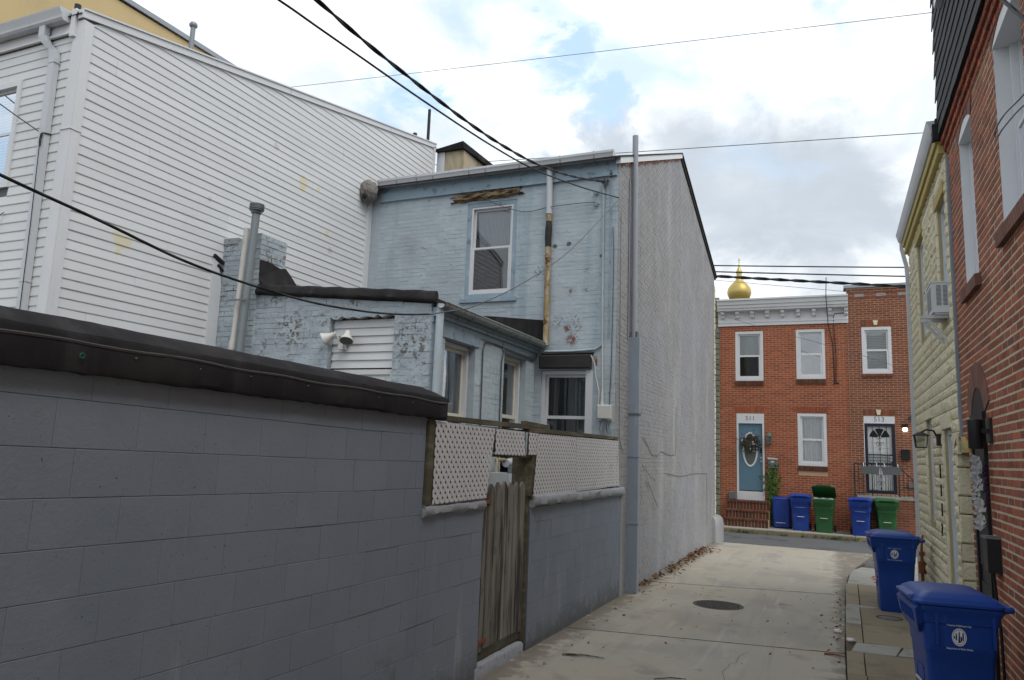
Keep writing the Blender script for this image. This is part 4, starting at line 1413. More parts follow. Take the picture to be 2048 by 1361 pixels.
part('felt_edge_roll', b, mt['tar'], bh, smooth=60)
b = MB(PB)
b.add([(-4.07, 1.66, .004), (-4.07, 2.02, .004), (-4.45, 2.06, .004), (-4.9, 2.11, .004), (-6.0, 2.21, .004), (-7.2, 2.33, .004), (-7.2, 1.9, .05), (-4.07, 1.62, .05)], [(0, 1, 2, 3, 4, 5, 6, 7)])
part('felt_flashing', b, mt['tar'], bh)
# rusty half-round gutter with brackets
b = MB(PD)
hp = [(1.645 + .068 * math.sin(a), .125 + .068 * math.cos(a)) for a in [math.pi + math.pi * j / 10 for j in range(11)]]
hp += [(v + .0, w) for v, w in [(1.652, .197)]]
b.extrude(hp, 7.24, 10.46)
b.extrude([(1.645 + .062 * math.sin(a), .125 + .062 * math.cos(a)) for a in [math.pi + math.pi * j / 10 for j in range(11)]], 7.24, 10.46)
b.tube([(7.24, 1.650, .194), (10.46, 1.650, .194)], .010, 8)
b.add([(10.46, v, w) for v, w in hp[:11]], [tuple(range(11))])
part('wing_gutter', b, mt['galv_rust'], bh, smooth=40)
for u in (7.5, 8.0, 8.7, 9.35, 9.85):
    b = MB(PD)
    b.tube([(u, 1.655, .052)] + [(u, 1.645 + .072 * math.sin(a), .125 + .072 * math.cos(a)) for a in [math.pi + math.pi * j / 8 for j in range(9)]], .008, 6)
    part('gutter_bracket', b, mt['galv'], bh)
b = MB(PD)
b.tube([(7.30, 1.64, .085), (7.30, -1.9, .085)], .047, 12)
part('downpipe', b, mt['blue'], bh, smooth=50, label='blue painted downpipe at the corner of the rear wing')
for pth in ([(8.62, -.5, .02), (8.60, 1.28, .02), (8.66, 1.40, .022), (8.9, 1.425, .022), (9.6, 1.41, .022), (10.4, 1.40, .022)],
            [(9.22, -.5, .02), (9.20, 1.20, .02), (9.25, 1.385, .03), (9.4, 1.395, .03), (10.0, 1.385, .03), (10.4, 1.38, .03)]):
    b = MB(PD)
    b.tube(pth, .010, 6)
    part('cable', b, mt['cable_grey'], bh)
# siding infill, door head and ragged paint edge in the old doorway
for k in range(6):
    z1 = 1.50 - k * .098
    b = MB(PC)
    b.add([(-5.605, z1, -.085), (-4.695, z1, -.085), (-4.695, z1 - .097, -.066), (-5.605, z1 - .097, -.066), (-4.695, z1 - .097, -.085), (-5.605, z1 - .097, -.085)], [(0, 1, 2, 3), (3, 2, 4, 5)])
    part('siding_plank', b, mt['vinyl'], bh)
b = MB(PC)
b.box(-5.61, -4.69, -2.0, 1.545, -.17, -.13)
part('doorway_back', b, mt['rotten'], bh)
pts = [(-5.615, 1.56)]
for i in range(17):
    pts.append((-5.61 + .92 * i / 16, 1.50 + .025 * random.random() + (.02 if i % 3 == 0 else 0)))
b = MB(PC)
b.prism(pts + [(-4.68, 1.57)], -.06, .008)
part('ragged_paint', b, mt['blue_worn'], bh)
dr = MB(PC)
dr.box(-5.55, -4.76, -2.0, .86, -.12, -.095)
ringframe(dr, -5.61, -4.69, -2.0, .895, .06, -.13, -.07)
d = part('door', dr, mt['door_white'], bh, at=PC(-5.15, -2, -.1))
b = MB(PC)
ringframe(b, -5.45, -4.83, -.5, .80, .035, -.096, -.085)
part('door_moulding', b, mt['door_white'], d)
b = MB(PC)
b.box(-5.32, -4.905, -.3, .775, -.094, -.090)
part('door_light', b, mt['dark'], d)

# chimney of the wing, its felt apron, and the two pipes strapped to it
b = MB()
ch = []
for (x0, x1, z0, z1) in ((-7.50, -6.78, 1.2, 2.60), (-7.10, -6.78, 2.602, 2.69)):
    ch += bricks(x0, x1, z0, z1)
part('chimney_bricks', brick_mesh(frame((0, 7.22, 0), (1, 0, 0), (0, -1, 0)), ch, .004, .004), mt['blue_worn'], bh, kind='stuff')
part('chimney_bricks', brick_mesh(frame((-6.78, 0, 0), (0, 1, 0), (1, 0, 0)), bricks(7.22, 7.70, 1.8, 2.68), .004, .004), mt['blue_worn'], bh, kind='stuff')
b.box(-7.50, -6.7815, 7.2215, 7.70, -2.0, 2.60)
b.box(-7.10, -6.7815, 7.2215, 7.70, 2.60, 2.685)
cs = part('chimney_stack', b, mt['blue_worn'], bh)
b = MB()
b.box(-7.50, -7.16, 7.205, 7.5, 2.575, 2.655)
part('bare_block', b, mt['cap'], bh)
b = MB()
b.add([(-6.772, 7.215, 2.33), (-6.772, 7.45, 2.335), (-6.77, 7.60, 2.30), (-6.77, 7.71, 2.33), (-6.73, 7.78, 2.24), (-6.66, 7.82, 2.12), (-6.60, 7.84, 1.9), (-6.66, 7.215, 1.95), (-6.76, 7.215, 2.1)],
      [(0, 1, 2, 3, 4, 5, 6, 7, 8)])
part('felt_apron', b, mt['tar'], bh)
b = MB()
b.tube([(-6.80, 7.07, -1.9), (-6.83, 7.07, 1.2), (-6.80, 7.07, 2.0), (-6.765, 7.07, 2.92)], .049, 14)
p = part('flue_pipe', b, mt['galv'], bh, smooth=50)
b = MB()
for i, (r0, z) in enumerate(((.062, 2.90), (.085, 2.935), (.09, 2.955), (.09, 2.975), (.088, 2.995), (.088, 3.012))):
    b.lathe((-6.765, 7.07, z), [(r0, 0), (r0 + .006, .006), (r0, .014)], 20)
b.lathe((-6.765, 7.07, 2.90), [(.045, 0), (.055, .02), (.07, .05), (.075, .10), (.0, .115)], 20)
part('flue_cap', b, mt['galv'], p, smooth=40)
b = MB()
b.tube([(-6.965, 7.08, 1.22), (-6.93, 7.08, 2.0), (-6.905, 7.08, 2.72)], .036, 12)
b.tube([(-6.97, 7.08, 1.14), (-6.965, 7.08, 1.25)], .045, 12)
b.tube([(-6.98, 7.08, -1.9), (-6.97, 7.08, 1.14)], .040, 12)
part('plastic_pipe', b, mt['pvc'], bh, smooth=50)
b = MB()
b.box(-7.02, -6.73, 7.005, 7.02, 1.755, 1.775)
part('pipe_strap', b, mt['galv'], bh)

# house chimney behind the roof, shared with the white house
chn = thing('chimney', 'squat stained cream chimney with a black felt cap behind the blue house roof', 'chimney', (-7.0, 13.1, 5.2))
b = MB()
b.box(-7.23, -6.80, 12.7, 13.80, 4.3, 6.06)
part('stack', b, mt['chimney'], chn)
b = MB()
b.loft([[(-7.42, 12.62, 6.05), (-6.77, 12.62, 6.05), (-6.70, 13.9, 6.07), (-7.3, 13.9, 6.07)], [(-7.43, 12.60, 6.10), (-6.77, 12.58, 6.19), (-6.68, 13.95, 6.16), (-7.3, 13.95, 6.14)], [(-7.25, 12.75, 6.17), (-6.85, 12.72, 6.23), (-6.80, 13.7, 6.22), (-7.2, 13.7, 6.19)]])
part('felt_cap', b, mt['tar'], chn)
b = MB()
b.box(-7.415, -7.235, 12.68, 12.9, 5.2, 6.06)
part('board', b, mt['trim'], chn)

# ================================================================== WHITE HOUSE
wh = thing('white_house', 'tall house clad in white vinyl siding behind the block wall', 'house', (-9.5, 8, -2.0))
rake = lambda y: 4.52 + (y - 4.92) * (6.13 - 4.52) / (12.58 - 4.92)
rake_inv = lambda z: 4.92 + (z - 4.52) * (12.58 - 4.92) / (6.13 - 4.52)
EXP = 0.1055


def plank(mb, u0, u0t, u1, z0, z1):
    """one lapped plank: thin at the top, proud with a rounded lip at the bottom; u0t = start of its upper edge"""
    mb.add([(u0, z0, .002), (u1, z0, .002), (u1, z0, .0112), (u0, z0, .0112), (u1, z0 + .008, .0126), (u0, z0 + .008, .0126), (u1, z1, .004), (u0t, z1, .004)],
           [(0, 1, 2, 3), (3, 2, 4, 5), (5, 4, 6, 7), (1, 6, 4, 2), (0, 3, 5, 7)])


k = 0
z = -0.8
while z < 6.1:
    z1 = z + EXP
    hi = 12.50 if z > 4.55 else 10.36
    if z1 < 1.75:
        hi = 7.05
    lo = 5.03
    lot = lo
    if z1 > rake(5.03):
        lo, lot = max(5.03, rake_inv(z)), rake_inv(z1)
    if lo < hi - .05:
        cuts = [lo]
        s = 5.03 + (1.3, 3.05, 0.35, 2.2, 3.6, 0.9, 2.7)[(k // 2) % 7]
        while s < hi - .3:
            if s > lot + .3:
                cuts.append(s)
            s += 3.66
        cuts.append(hi)
        for i in range(len(cuts) - 1):
            b = MB(PE)
            a = cuts[i] + (.002 if i else 0)
            dz = random.uniform(-.0012, .0012)
            plank(b, a, lot if i == 0 else a, min(cuts[i + 1], 12.5), z + dz, z1)
            wv0, wv1 = random.uniform(0, .003), random.uniform(0, .003)
            b.v = [Vector((p.x + (wv0 if p.y < (cuts[i] + cuts[i + 1]) / 2 else wv1), p.y, p.z)) for p in b.v]
            part('siding_plank', b, mt['vinyl'], wh, at=PE((cuts[i] + cuts[i + 1]) / 2, z, 0))
    z = z1
    k += 1
WF = (-9.25, -8.325, 2.68, 3.945)
z = -0.8
while z < 4.33:
    iv = [(-12.0, -7.555)]
    if z + EXP > WF[2] - .01 and z < WF[3]:
        iv = minus(iv, WF[0] - .0, WF[1] + .0)
    for a, c in iv:
        b = MB(PF)
        plank(b, a, a, c, z, min(z + EXP, 4.36))
        part('siding_plank', b, mt['vinyl'], wh, at=PF((a + c) / 2, z, 0))
    z += EXP
b = MB(PE)
b.prism([(4.96, -2.2), (12.56, -2.2), (12.56, 6.10), (4.96, 4.50)], -.05, .001)
part('wall', b, mt['block_joint'], wh)
b = sheet(PF, -12.0, -7.43, -2.2, 4.5, [WF], -.004)
part('wall', b, mt['block_joint'], wh)
b = MB()                                          # corner boards
b.box(-7.545, -7.395, 4.922, 4.935, -2.2, 4.48)
b.box(-7.404, -7.392, 4.9355, 5.045, -2.2, 4.48)
part('corner_board', b, mt['trim'], wh)
b = MB()
b.box(-7.555, -7.385, 4.913, 4.934, 3.226, 3.23)
b.box(-7.404, -7.384, 4.934, 5.05, 3.226, 3.23)
part('corner_board_lap', b, mt['trim'], wh)
b = MB(PE)
b.box(10.36, 10.495, 1.6, 4.40, .0, .03)
b.box(10.36, 10.37, 1.6, 4.40, .03, .045)
part('edge_board', b, mt['trim'], wh)
b = MB(PE)
b.prism([(7.04, -.6), (7.21, -.6), (7.21, 2.02), (7.13, 2.30), (7.04, 2.36)], .0, .036)
part('edge_board', b, mt['trim'], wh)
b = MB(PE)
b.prism([(7.03, 2.36), (7.22, 2.30), (7.23, 2.335), (7.05, 2.41)], .02, .05)
b.prism([(7.10, 2.26), (7.23, 2.20), (7.23, 2.23), (7.12, 2.29)], .02, .045)
part('felt_scrap', b, mt['tar'], wh)
b = MB(PE)                                        # rake trim in lengths
for y0, y1 in ((4.90, 8.19), (8.20, 10.9), (10.91, 12.58)):
    b.prism([(y0, rake(y0) - .02), (y1, rake(y1) - .02), (y1, rake(y1) + .065), (y0, rake(y0) + .065)], -.05, .035)
    b.prism([(y0, rake(y0) + .065), (y1, rake(y1) + .065), (y1, rake(y1) + .085), (y0, rake(y0) + .085)], -.25, .05)
part('rake_trim', b, mt['trim'], wh)
b = MB(PE)
b.box(12.50, 12.56, 4.4, 6.12, .0, .035)
part('corner_post', b, mt['trim'], wh)
b = MB()
b.add([(-7.40, 4.88, rake(4.88) + .03), (-12.0, 4.88, rake(4.88) + .03), (-12.0, 12.6, rake(12.6) + .03), (-7.40, 12.6, rake(12.6) + .03)], [(0, 1, 2, 3)])
part('roof', b, mt['roof'], wh)
b = MB(PF)                                        # moulded gutter, fascia and a painted shadow strip
prof = [(4.615, .03), (4.49, .03), (4.475, .05), (4.475, .115), (4.50, .135), (4.54, .137), (4.585, .165), (4.61, .170), (4.61, .158), (4.585, .152)]
b.extrude(prof, -12.0, -7.615)
b.add([(-7.615, v, w) for v, w in prof[:8]], [tuple(range(8))])
part('gutter', b, mt['gutter'], wh, smooth=30)
b = MB(PF)
b.box(-12.0, -7.55, 4.36, 4.60, -.02, .03)
b.box(-12.0, -7.56, 4.345, 4.37, .0, .05)
b.box(-7.57, -7.50, 4.30, 4.62, -.03, .06)
part('fascia', b, mt['trim'], wh)
b = MB(PF)
b.box(-12.0, -7.6, 4.335, 4.345, .0, .02)
part('shadow_strip', b, mt['wood_dark'], wh)  # dark timber-coloured strip painting in the shadow below the fascia
b = MB(PF)
rect = lambda u, v, w, dv, dw: [(u - .048, v, w - .032), (u + .048, v, w - .032), (u + .048, v + dv, w + .032 + dw), (u - .048, v + dv, w + .032 + dw)]
sec = [(-7.955, 4.475, .085, 0, 0), (-7.955, 4.36, .085, 0, 0), (-7.90, 4.26, .075, .02, 0), (-7.79, 4.16, .055, .02, 0), (-7.775, 4.08, .05, 0, 0), (-7.765, 3.2, .05, 0, 0), (-7.74, 1.2, .05, 0, 0), (-7.73, -1.9, .05, 0, 0)]
b.loft([rect(*s) for s in sec])
b.box(-7.825, -7.715, 4.02, 4.03, .015, .086)
b.box(-7.80, -7.69, 1.56, 1.57, .015, .086)
part('downspout', b, mt['downspout'], wh)
wmw = dict(frame=mt['trim'], pane=mt['pane_bright'], dark=mt['dim'], blind=mt['blind'])
window(wh, PF, WF[0], WF[1], WF[2], WF[3], wmw, recess=-.03, fw=.065, sash=.03, mid=.5, depth=.4, blind=(0.02, .97, 'blind', .036))
for x, y, z0, z1, r, m, cap, lab in ((-7.9, 6.77, 5.0, 5.58, .032, 'galv', 1, None), (-7.9, 12.55, 6.0, 6.50, .045, 'black', 0, None), (-7.9, 13.08, 6.0, 7.27, .034, 'black', 0, None), (-7.62, 4.98, 4.4, 4.735, .035, 'black', 0, None)):
    b = MB()
    b.tube([(x, y, z0), (x, y, z1)], r, 12)
    if cap:
        b.lathe((x, y, z1 - .03), [(r, 0), (r * 1.6, .02), (r * 1.7, .05), (r * 1.2, .075), (0, .08)], 14)
    part('roof_vent', b, mt[m], wh, smooth=40)
b = MB(PF)
b.tube([(-7.71, 3.205, .02), (-7.715, 3.19, .10), (-7.735, 3.17, .10)], .008, 6)
for t in range(2):
    b.tube([(-7.742 + .02 * t, 3.19, .10), (-7.756 + .025 * t, 3.12, .10), (-7.745 + .01 * t, 3.04, .10)], .006, 6)
b.tube([(-7.745, 3.04, .10), (-7.725, 2.2, .092), (-7.70, 1.0, .092), (-7.69, -.5, .09)], .0045, 6)
part('cable', b, mt['cable'], wh)
b = MB(PF)
b.tube([(-8.30, 2.38, .03), (-8.36, 2.34, .05), (-8.40, 2.22, .025), (-8.41, 1.6, .025), (-8.42, .6, .025)], .005, 6)
part('cable', b, mt['cable'], wh)

# ------------------------------------------------------------------ ochre building rising behind it
oc = thing('ochre_building', 'ochre stucco building rising behind the white siding house', 'building', (-14, 8, -2))
b = MB()
b.add([(-12.5, 5.7, -2), (-12.5, 14.0, -2), (-12.5, 14.0, 8.52), (-12.5, 5.7, 8.22), (-17, 5.7, -2), (-17, 14.0, -2), (-17, 14.0, 8.52), (-17, 5.7, 8.22)],
      [(0, 1, 2, 3), (4, 7, 6, 5), (0, 3, 7, 4), (1, 5, 6, 2)])
part('wall', b, mt['ochre'], oc)
b = MB(frame((-12.5, 0, 0), (0, 1, 0), (1, 0, 0)))
b.prism([(5.65, 8.29), (14.0, 8.50), (14.0, 8.60), (5.65, 8.39)], -4.6, .05)
part('coping', b, mt['greypipe'], oc)

# ================================================================== SMALL THINGS ON THE LEFT
import bmesh as _bm


def blob(c, rad, sq, seed, sub=3, amp=.12, freq=9.0):
    """an uneven rounded lump"""
    from mathutils import noise as _n
    bm = _bm.new()
    _bm.ops.create_icosphere(bm, subdivisions=sub, radius=1.0)
    b = MB()
    vs = []
    for v in bm.verts:
        p = v.co.copy()
        k = 1 + amp * _n.noise(p * freq * .3 + Vector((seed, 0, 0))) + amp * .4 * _n.noise(p * freq + Vector((0, seed, 0)))
        vs.append(Vector(c) + Vector((p.x * rad * sq[0], p.y * rad * sq[1], p.z * rad * sq[2])) * k)
    b.v = vs
    b.f = [tuple(v.index for v in f.verts) for f in bm.faces]
    bm.free()
    return b


ns = thing('wasp_nest', 'round grey paper wasp nest under the end of the blue house gutter', 'wasp nest', (-7.32, 10.25, 4.36))
part('shell', blob((-7.32, 10.24, 4.36), .165, (1, .9, 1.22), 3.0, 4, .16), mt['nest'], ns, smooth=80)
part('entrance', blob((-7.30, 10.10, 4.235), .05, (1, .5, 1.2), 5.0, 2, .1), mt['dark'], ns, smooth=80)

fl = thing('floodlight', 'white twin security floodlight on the siding above the old doorway', 'floodlight', (-5.42, 7.2, 1.28))
b = MB(PC)
b.box(-5.46, -5.36, 1.19, 1.27, -.066, -.03)
b.box(-5.445, -5.375, 1.13, 1.19, -.05, .03)
part('base', b, mt['pvc'], fl)
for cx, dirv in ((-5.56, (-.75, .35, -.45)), (-5.29, (.18, .42, -.85))):
    b = MB(PC)
    d = Vector(dirv).normalized()
    s = Vector((cx, 1.275, .075))
    o = s - Vector((d.x, d.z, d.y)) * .07
    e = s + Vector((d.x, d.z, d.y)) * .055
    b.tube([tuple(o), tuple(o.lerp(s, .5)), tuple(s), tuple(e), tuple(e + Vector((d.x, d.z, d.y)) * .012)], [.034, .036, .05, .082, .085], 18)
    hd = part('lamp_head', b, mt['pvc'], fl, smooth=45)
    b = MB(PC)
    f0 = e + Vector((d.x, d.z, d.y)) * .0125
    b.tube([tuple(f0), tuple(f0 + Vector((d.x, d.z, d.y)) * .003)], .074, 18)
    part('lens', b, mt['galv_box'], hd)
    b = MB(PC)
    b.tube([(cx * .5 - 5.41 * .5, 1.26, -.02), (cx * .7 - 5.41 * .3, 1.34, .03), tuple(o)], .014, 8)
    part('arm', b, mt['pvc'], fl)

gm2 = thing('gas_meter', 'pale grey gas meter and pipes in the yard seen over the plank gate', 'gas meter', (-4.0, 9.0, -1.0))
b = MB(PD)
b.box(8.72, 9.08, -.62, -.28, .06, .22)
part('meter_body', b, mt['downspout'], gm2)
b = MB(PD)
b.tube([(9.22, -.62, .18), (9.22, -.30, .18)], .10, 16)
b.tube([(9.15, -.16, .16), (9.55, -.14, .16)], .055, 14)
part('regulator', b, mt['gutter'], gm2, smooth=50)
b = MB(PD)
b.tube([(8.66, -1.9, .12), (8.66, -.1, .12)], .025, 10)
b.tube([(8.9, -.28, .14), (8.9, -.12, .14), (9.15, -.12, .14)], .028, 10)
part('riser_pipe', b, mt['rust_pipe'], gm2, smooth=50)

ub = thing('utility_box', 'small white utility box on the blue rear wall beside the gable corner', 'utility box', (-3.05, 10.45, .6))
b = MB(PB)
b.chbox(-3.18, -2.965, .515, .72, 0, .075, .012)
part('cover', b, mt['pvc'], ub)
b = MB(PB)
b.box(-3.175, -3.12, .495, .514, 0, .05)
b.box(-3.03, -2.97, .495, .514, 0, .05)
part('clip', b, mt['pvc'], ub)
for i in range(6):
    b = MB(PB)
    u = -3.13 + i * .028
    b.tube([(u, .51, .03), (u + .02 * math.sin(i), .43, .05), (u - .02 + .02 * (i % 2), .36 - .02 * (i % 3), .03), (u + .015, .30, .01)], .0035, 5)
    part('wire', b, mt['cable_grey'], ub)

# ================================================================== CABLES
def cable(name, pts, r, m, label, twist=0, group=None):
    """a hanging cable through the given points (smooth curve), optionally a twisted bundle"""
    P = [Vector(p) for p in pts]
    out = []
    n = 14
    for i in range(len(P) - 1):
        p0, p1, p2, p3 = P[max(i - 1, 0)], P[i], P[i + 1], P[min(i + 2, len(P) - 1)]
        for j in range(n):
            t = j / n
            out.append(.5 * ((2 * p1) + (p2 - p0) * t + (2 * p0 - 5 * p1 + 4 * p2 - p3) * t * t + (3 * p1 - p0 - 3 * p2 + p3) * t ** 3))
    out.append(P[-1])
    b = MB()
    if twist:
        L = 0
        for q in range(2):
            path = []
            L = 0
            for i, p in enumerate(out):
                if i:
                    L += (p - out[i - 1]).length
                d = (out[min(i + 1, len(out) - 1)] - out[max(i - 1, 0)]).normalized()
                s = d.cross(Zv).normalized()
                t2 = d.cross(s)
                a = L * twist + q * math.pi
                path.append(p + s * (r * .55 * math.cos(a)) + t2 * (r * .55 * math.sin(a)))
            b.tube([tuple(p) for p in path], r * .58, 6)
    else:
        b.tube([tuple(p) for p in out], r, 6)
    mid = out[len(out) // 2]
    return solo(name, b, mt[m], label, 'cable', mid, group=group, smooth=60)


def sagline(a, c, sag_m, n=8):
    a, c = Vector(a), Vector(c)
    return [tuple(a.lerp(c, i / n) - Zv * (sag_m * 4 * (i / n) * (1 - i / n))) for i in range(n + 1)]


cable('cable', [(-3.58, 1.0, 3.62), (-3.52, 2.2, 3.41), (-3.471, 3.343, 3.283), (-3.439, 4.011, 3.25), (-3.403, 4.782, 3.235), (-3.342, 6.088, 3.27), (-3.297, 7.062, 3.347), (-3.249, 8.094, 3.50), (-3.196, 9.23, 3.77), (-3.138, 10.44, 4.13)],
      .017, 'cable', 'thick twisted service cable running to the clamp on the blue wall', twist=9)
cable('cable', [(-4.2, 1.0, 3.55), (-3.858, 3.508, 3.347), (-3.762, 4.2, 3.32), (-3.669, 4.877, 3.31), (-3.542, 5.806, 3.30), (-3.387, 6.931, 3.315), (-3.252, 7.912, 3.385), (-3.085, 9.128, 3.58), (-2.905, 10.44, 3.85)],
      .0095, 'cable', 'straight black cable ending at the top corner of the grey gable')
cable('cable', [(-3.5, .6, 1.45), (-3.428, 1.74, 1.186), (-3.384, 2.468, 1.075), (-3.346, 3.095, .985), (-3.296, 3.918, .962), (-3.257, 4.555, 1.003), (-3.227, 5.062, 1.069), (-3.2, 5.499, 1.15)], .0085, 'cable', 'sagging black cable crossing in front of the white siding')
cable('cable', [(-3.2, 5.499, 1.15), (-3.178, 5.864, 1.249), (-3.153, 6.267, 1.374), (-3.096, 7.215, 1.791), (-3.022, 8.427, 2.441), (-2.949, 9.635, 3.26), (-2.9, 10.44, 3.83)], .006, 'cable_grey', 'thin grey wire climbing from above the rear wing to the gable corner')
cable('cable', sagline((-9.6, 4.75, 4.35), (-7.72, 4.80, 3.19), .02, 6), .007, 'cable', 'thin black drop wire reaching the white house downspout')
cable('cable', [(-5.22, 10.46, 4.13), (-4.9, 10.40, 3.93), (-4.45, 10.46, 3.79), (-4.03, 10.40, 3.80), (-3.6, 10.44, 3.83), (-3.27, 10.44, 3.82)], .006, 'cable_grey', 'thin wire looping from the rotten lintel to the insulator bracket')
cable('cable', sagline((-12, 22, 6.47), (11, 22, 4.70), .10, 8), .018, 'cable', 'uppermost of the three black street cables before the brick fronts')
cable('cable', sagline((-12, 22, 6.39), (11, 22, 4.34), .10, 8), .019, 'cable', 'middle one of the three black street cables before the brick fronts')
cable('cable', sagline((-12, 22, 6.51), (11, 22, 3.80), .10, 8), .046, 'cable', 'thickest and lowest black street cable before the brick fronts', twist=6)
cable('cable', sagline((-12, 22, 6.62), (11, 22, 3.18), .05, 8), .006, 'cable_grey', 'hair thin wire just below the street cables')
cable('cable', sagline((-40, 26, 18.1), (26, 26, 13.3), .1, 8), .011, 'cable_grey', 'upper thin wire crossing the open sky')
cable('cable', sagline((-40, 26, 13.6), (26, 26, 9.3), .1, 8), .013, 'cable_grey', 'lower thin wire crossing the sky above the blue house')

# ================================================================== BRICK HOUSE ON THE RIGHT
rh = thing('brick_house', 'tall deep red brick house with thick buff mortar on the right of the alley', 'house', (3.5, 6, -1.95))
HW1 = (7.50, 8.20, 1.72, 3.30)        # far upper window
HW2 = (5.52, 6.42, 1.80, 3.36)        # near upper window
HD = (7.60, 8.24, -2.0, .56)          # black door
HW3 = (4.85, 5.70, -.9, .42)          # near lower window
BY = 8.93                             # where the brick meets the stone facing
hol = [HW1, HW2, HD, HW3]
far_end = lambda v: (0, BY) if v > .30 else (0, 8.56)
allr = bricks(.6, BY, -2.0, 3.36, hol, lim=lambda v: (.6, far_end(v)[1]), unit=.212, course=.0695, jt=.0175, header=6)


def seen(r):
    m = (r[0] + r[1]) / 2
    z = (r[2] + r[3]) / 2
    if m < 4.75:
        return 1e9
    p = Vector((1.22, m, z))
    d = p.dot(_w)
    x, y = 1024 + 1477.9 * p.dot(_r) / d, 680 - 1477.9 * p.dot(_u) / d
    if x > 2040 or y < -5 or y > 1365:
        return 1e8 + d
    if y > 1150 and x < 2010:
        return 1e7 + d
    return d


allr.sort(key=seen)


def brick_shape(w, h, seed):
    """one brick, slightly out of true, with worn arrises: u along Y, v up, w out (towards -X)"""
    rnd = random.Random(seed)
    b = MB()
    j = lambda a: rnd.uniform(-a, a)
    o = [(-w / 2, -h / 2), (w / 2, -h / 2), (w / 2, h / 2), (-w / 2, h / 2)]
    c = .003
    ring0 = [(x, y, -.06) for x, y in o]
    ring1 = [(x + j(.0015), y + j(.0015), .0035) for x, y in o]
    ring2 = [(x * (1 - 2 * c / w) + j(.002), y * (1 - 2 * c / h) + j(.0015), .0065 + j(.0012)) for x, y in o]
    P = lambda q: (-q[2], q[0], q[1])
    k = [P(q) for q in ring0 + ring1 + ring2]
    f = [(8, 9, 10, 11)]
    for i in range(4):
        n = (i + 1) % 4
        f += [(i, n, 4 + n, 4 + i), (4 + i, 4 + n, 8 + n, 8 + i)]
    b.add(k, f)
    return b


shared = {}
for q, r in enumerate(allr[:299]):
    w, h = round(r[1] - r[0], 2), round(r[3] - r[2], 3)
    key = (w, h, q % 5)
    if key not in shared:
        shared[key] = mesh_of(brick_shape(w, h, q), 'brick', Vector((0, 0, 0)), mt['brick'])
    inst('brick', shared[key], PH((r[0] + r[1]) / 2, (r[2] + r[3]) / 2, random.uniform(-.0008, .0015)), rh)
part('bricks', brick_mesh(PH, allr[299:], .0065, .001, .03), mt['brick'], rh, kind='stuff')
b = sheet(PH, -4, 8.56, -2.3, 3.42, hol, .0038)
sheet(PH, 8.56, BY, .30, 3.42, (), .0038, b)
b.quad((8.56, -2.3, .0038), (8.56, .30, .0038), (8.56, .30, -.8), (8.56, -2.3, -.8))
part('mortar', b, mt['brick_joint'], rh)
b = MB()
b.add([(1.23, -4, -2.3), (7, -4, -2.3), (7, -4, 6.4), (1.23, -4, 6.4), (1.75, 8.92, -2.3), (7, 8.92, -2.3), (7, 8.92, 6.4), (1.75, 8.92, 6.4), (1.26, 8.92, 3.4), (1.26, 8.92, 6.4)], [(0, 1, 2, 3), (4, 5, 6, 7), (1, 5, 6, 2), (3, 2, 6, 9), (4, 7, 9, 8)])
part('plain_walls', b, mt['brick_joint'], rh)
# corbelled cornice: three courses stepping out, each brick its own
for row, (v0, v1, w) in enumerate(((3.365, 3.43, .022), (3.435, 3.50, .045), (3.505, 3.57, .07))):
    u = 3.9 + .05 * row
    while u < 8.86:
        b = MB(PH)
        e = min(u + .105, 8.92)
        b.chbox(u + .004, e - .004, v0, v1, -.02, w + random.uniform(-.002, .002), .005)
        part('cornice_brick', b, mt['brick'], rh, at=PH(u, v0, 0))
        u += .113
b = MB(PH)
b.box(-4, 3.9, 3.365, 3.57, -.02, .05)
b.box(3.9, 8.92, 3.36, 3.575, -.02, .012)
part('cornice_backing', b, mt['brick_joint'], rh)
# slate mansard: every shingle laid in lapped rows
b = MB(PH)
b.box(-4, 8.90, 3.575, 6.4, -.05, .088)
part('mansard', b, mt['slate'], rh)
smesh = []
for s in range(4):
    rnd = random.Random(s)
    q = MB()
    w = .236
    z0 = rnd.uniform(-.006, .006)
    q.add([(-.0, -w / 2, .19), (-.0, w / 2, .19), (-.013, w / 2, z0), (-.013, -w / 2, z0 + rnd.uniform(-.004, .004)), (-.003, w / 2, z0), (-.003, -w / 2, z0), (.005, w / 2, .19), (.005, -w / 2, .19)],
          [(0, 1, 2, 3), (3, 2, 4, 5), (1, 6, 4, 2), (0, 3, 5, 7)])
    smesh.append(mesh_of(q, 'shingle', Vector((0, 0, 0)), mt['slate']))
row = 0
z = 3.57
while z < 6.2:
    u = 5.1 + (.12 if row % 2 else 0)
    while u < 8.84:
        inst('shingle', random.choice(smesh), PH(u, z, .092), rh)
        u += .24
    z += .145
    row += 1
b = MB(PH)
b.prism([(7.55, 4.72), (8.2, 4.72), (8.2, 6.3), (7.55, 6.3)], .0, .16)
part('dormer', b, mt['trim'], rh)
b = MB(PH)
b.box(8.86, 8.96, 3.56, 3.74, -.05, .15)
b.box(8.86, 8.93, 3.74, 3.80, -.05, .12)
part('verge_board', b, mt['slate'], rh)


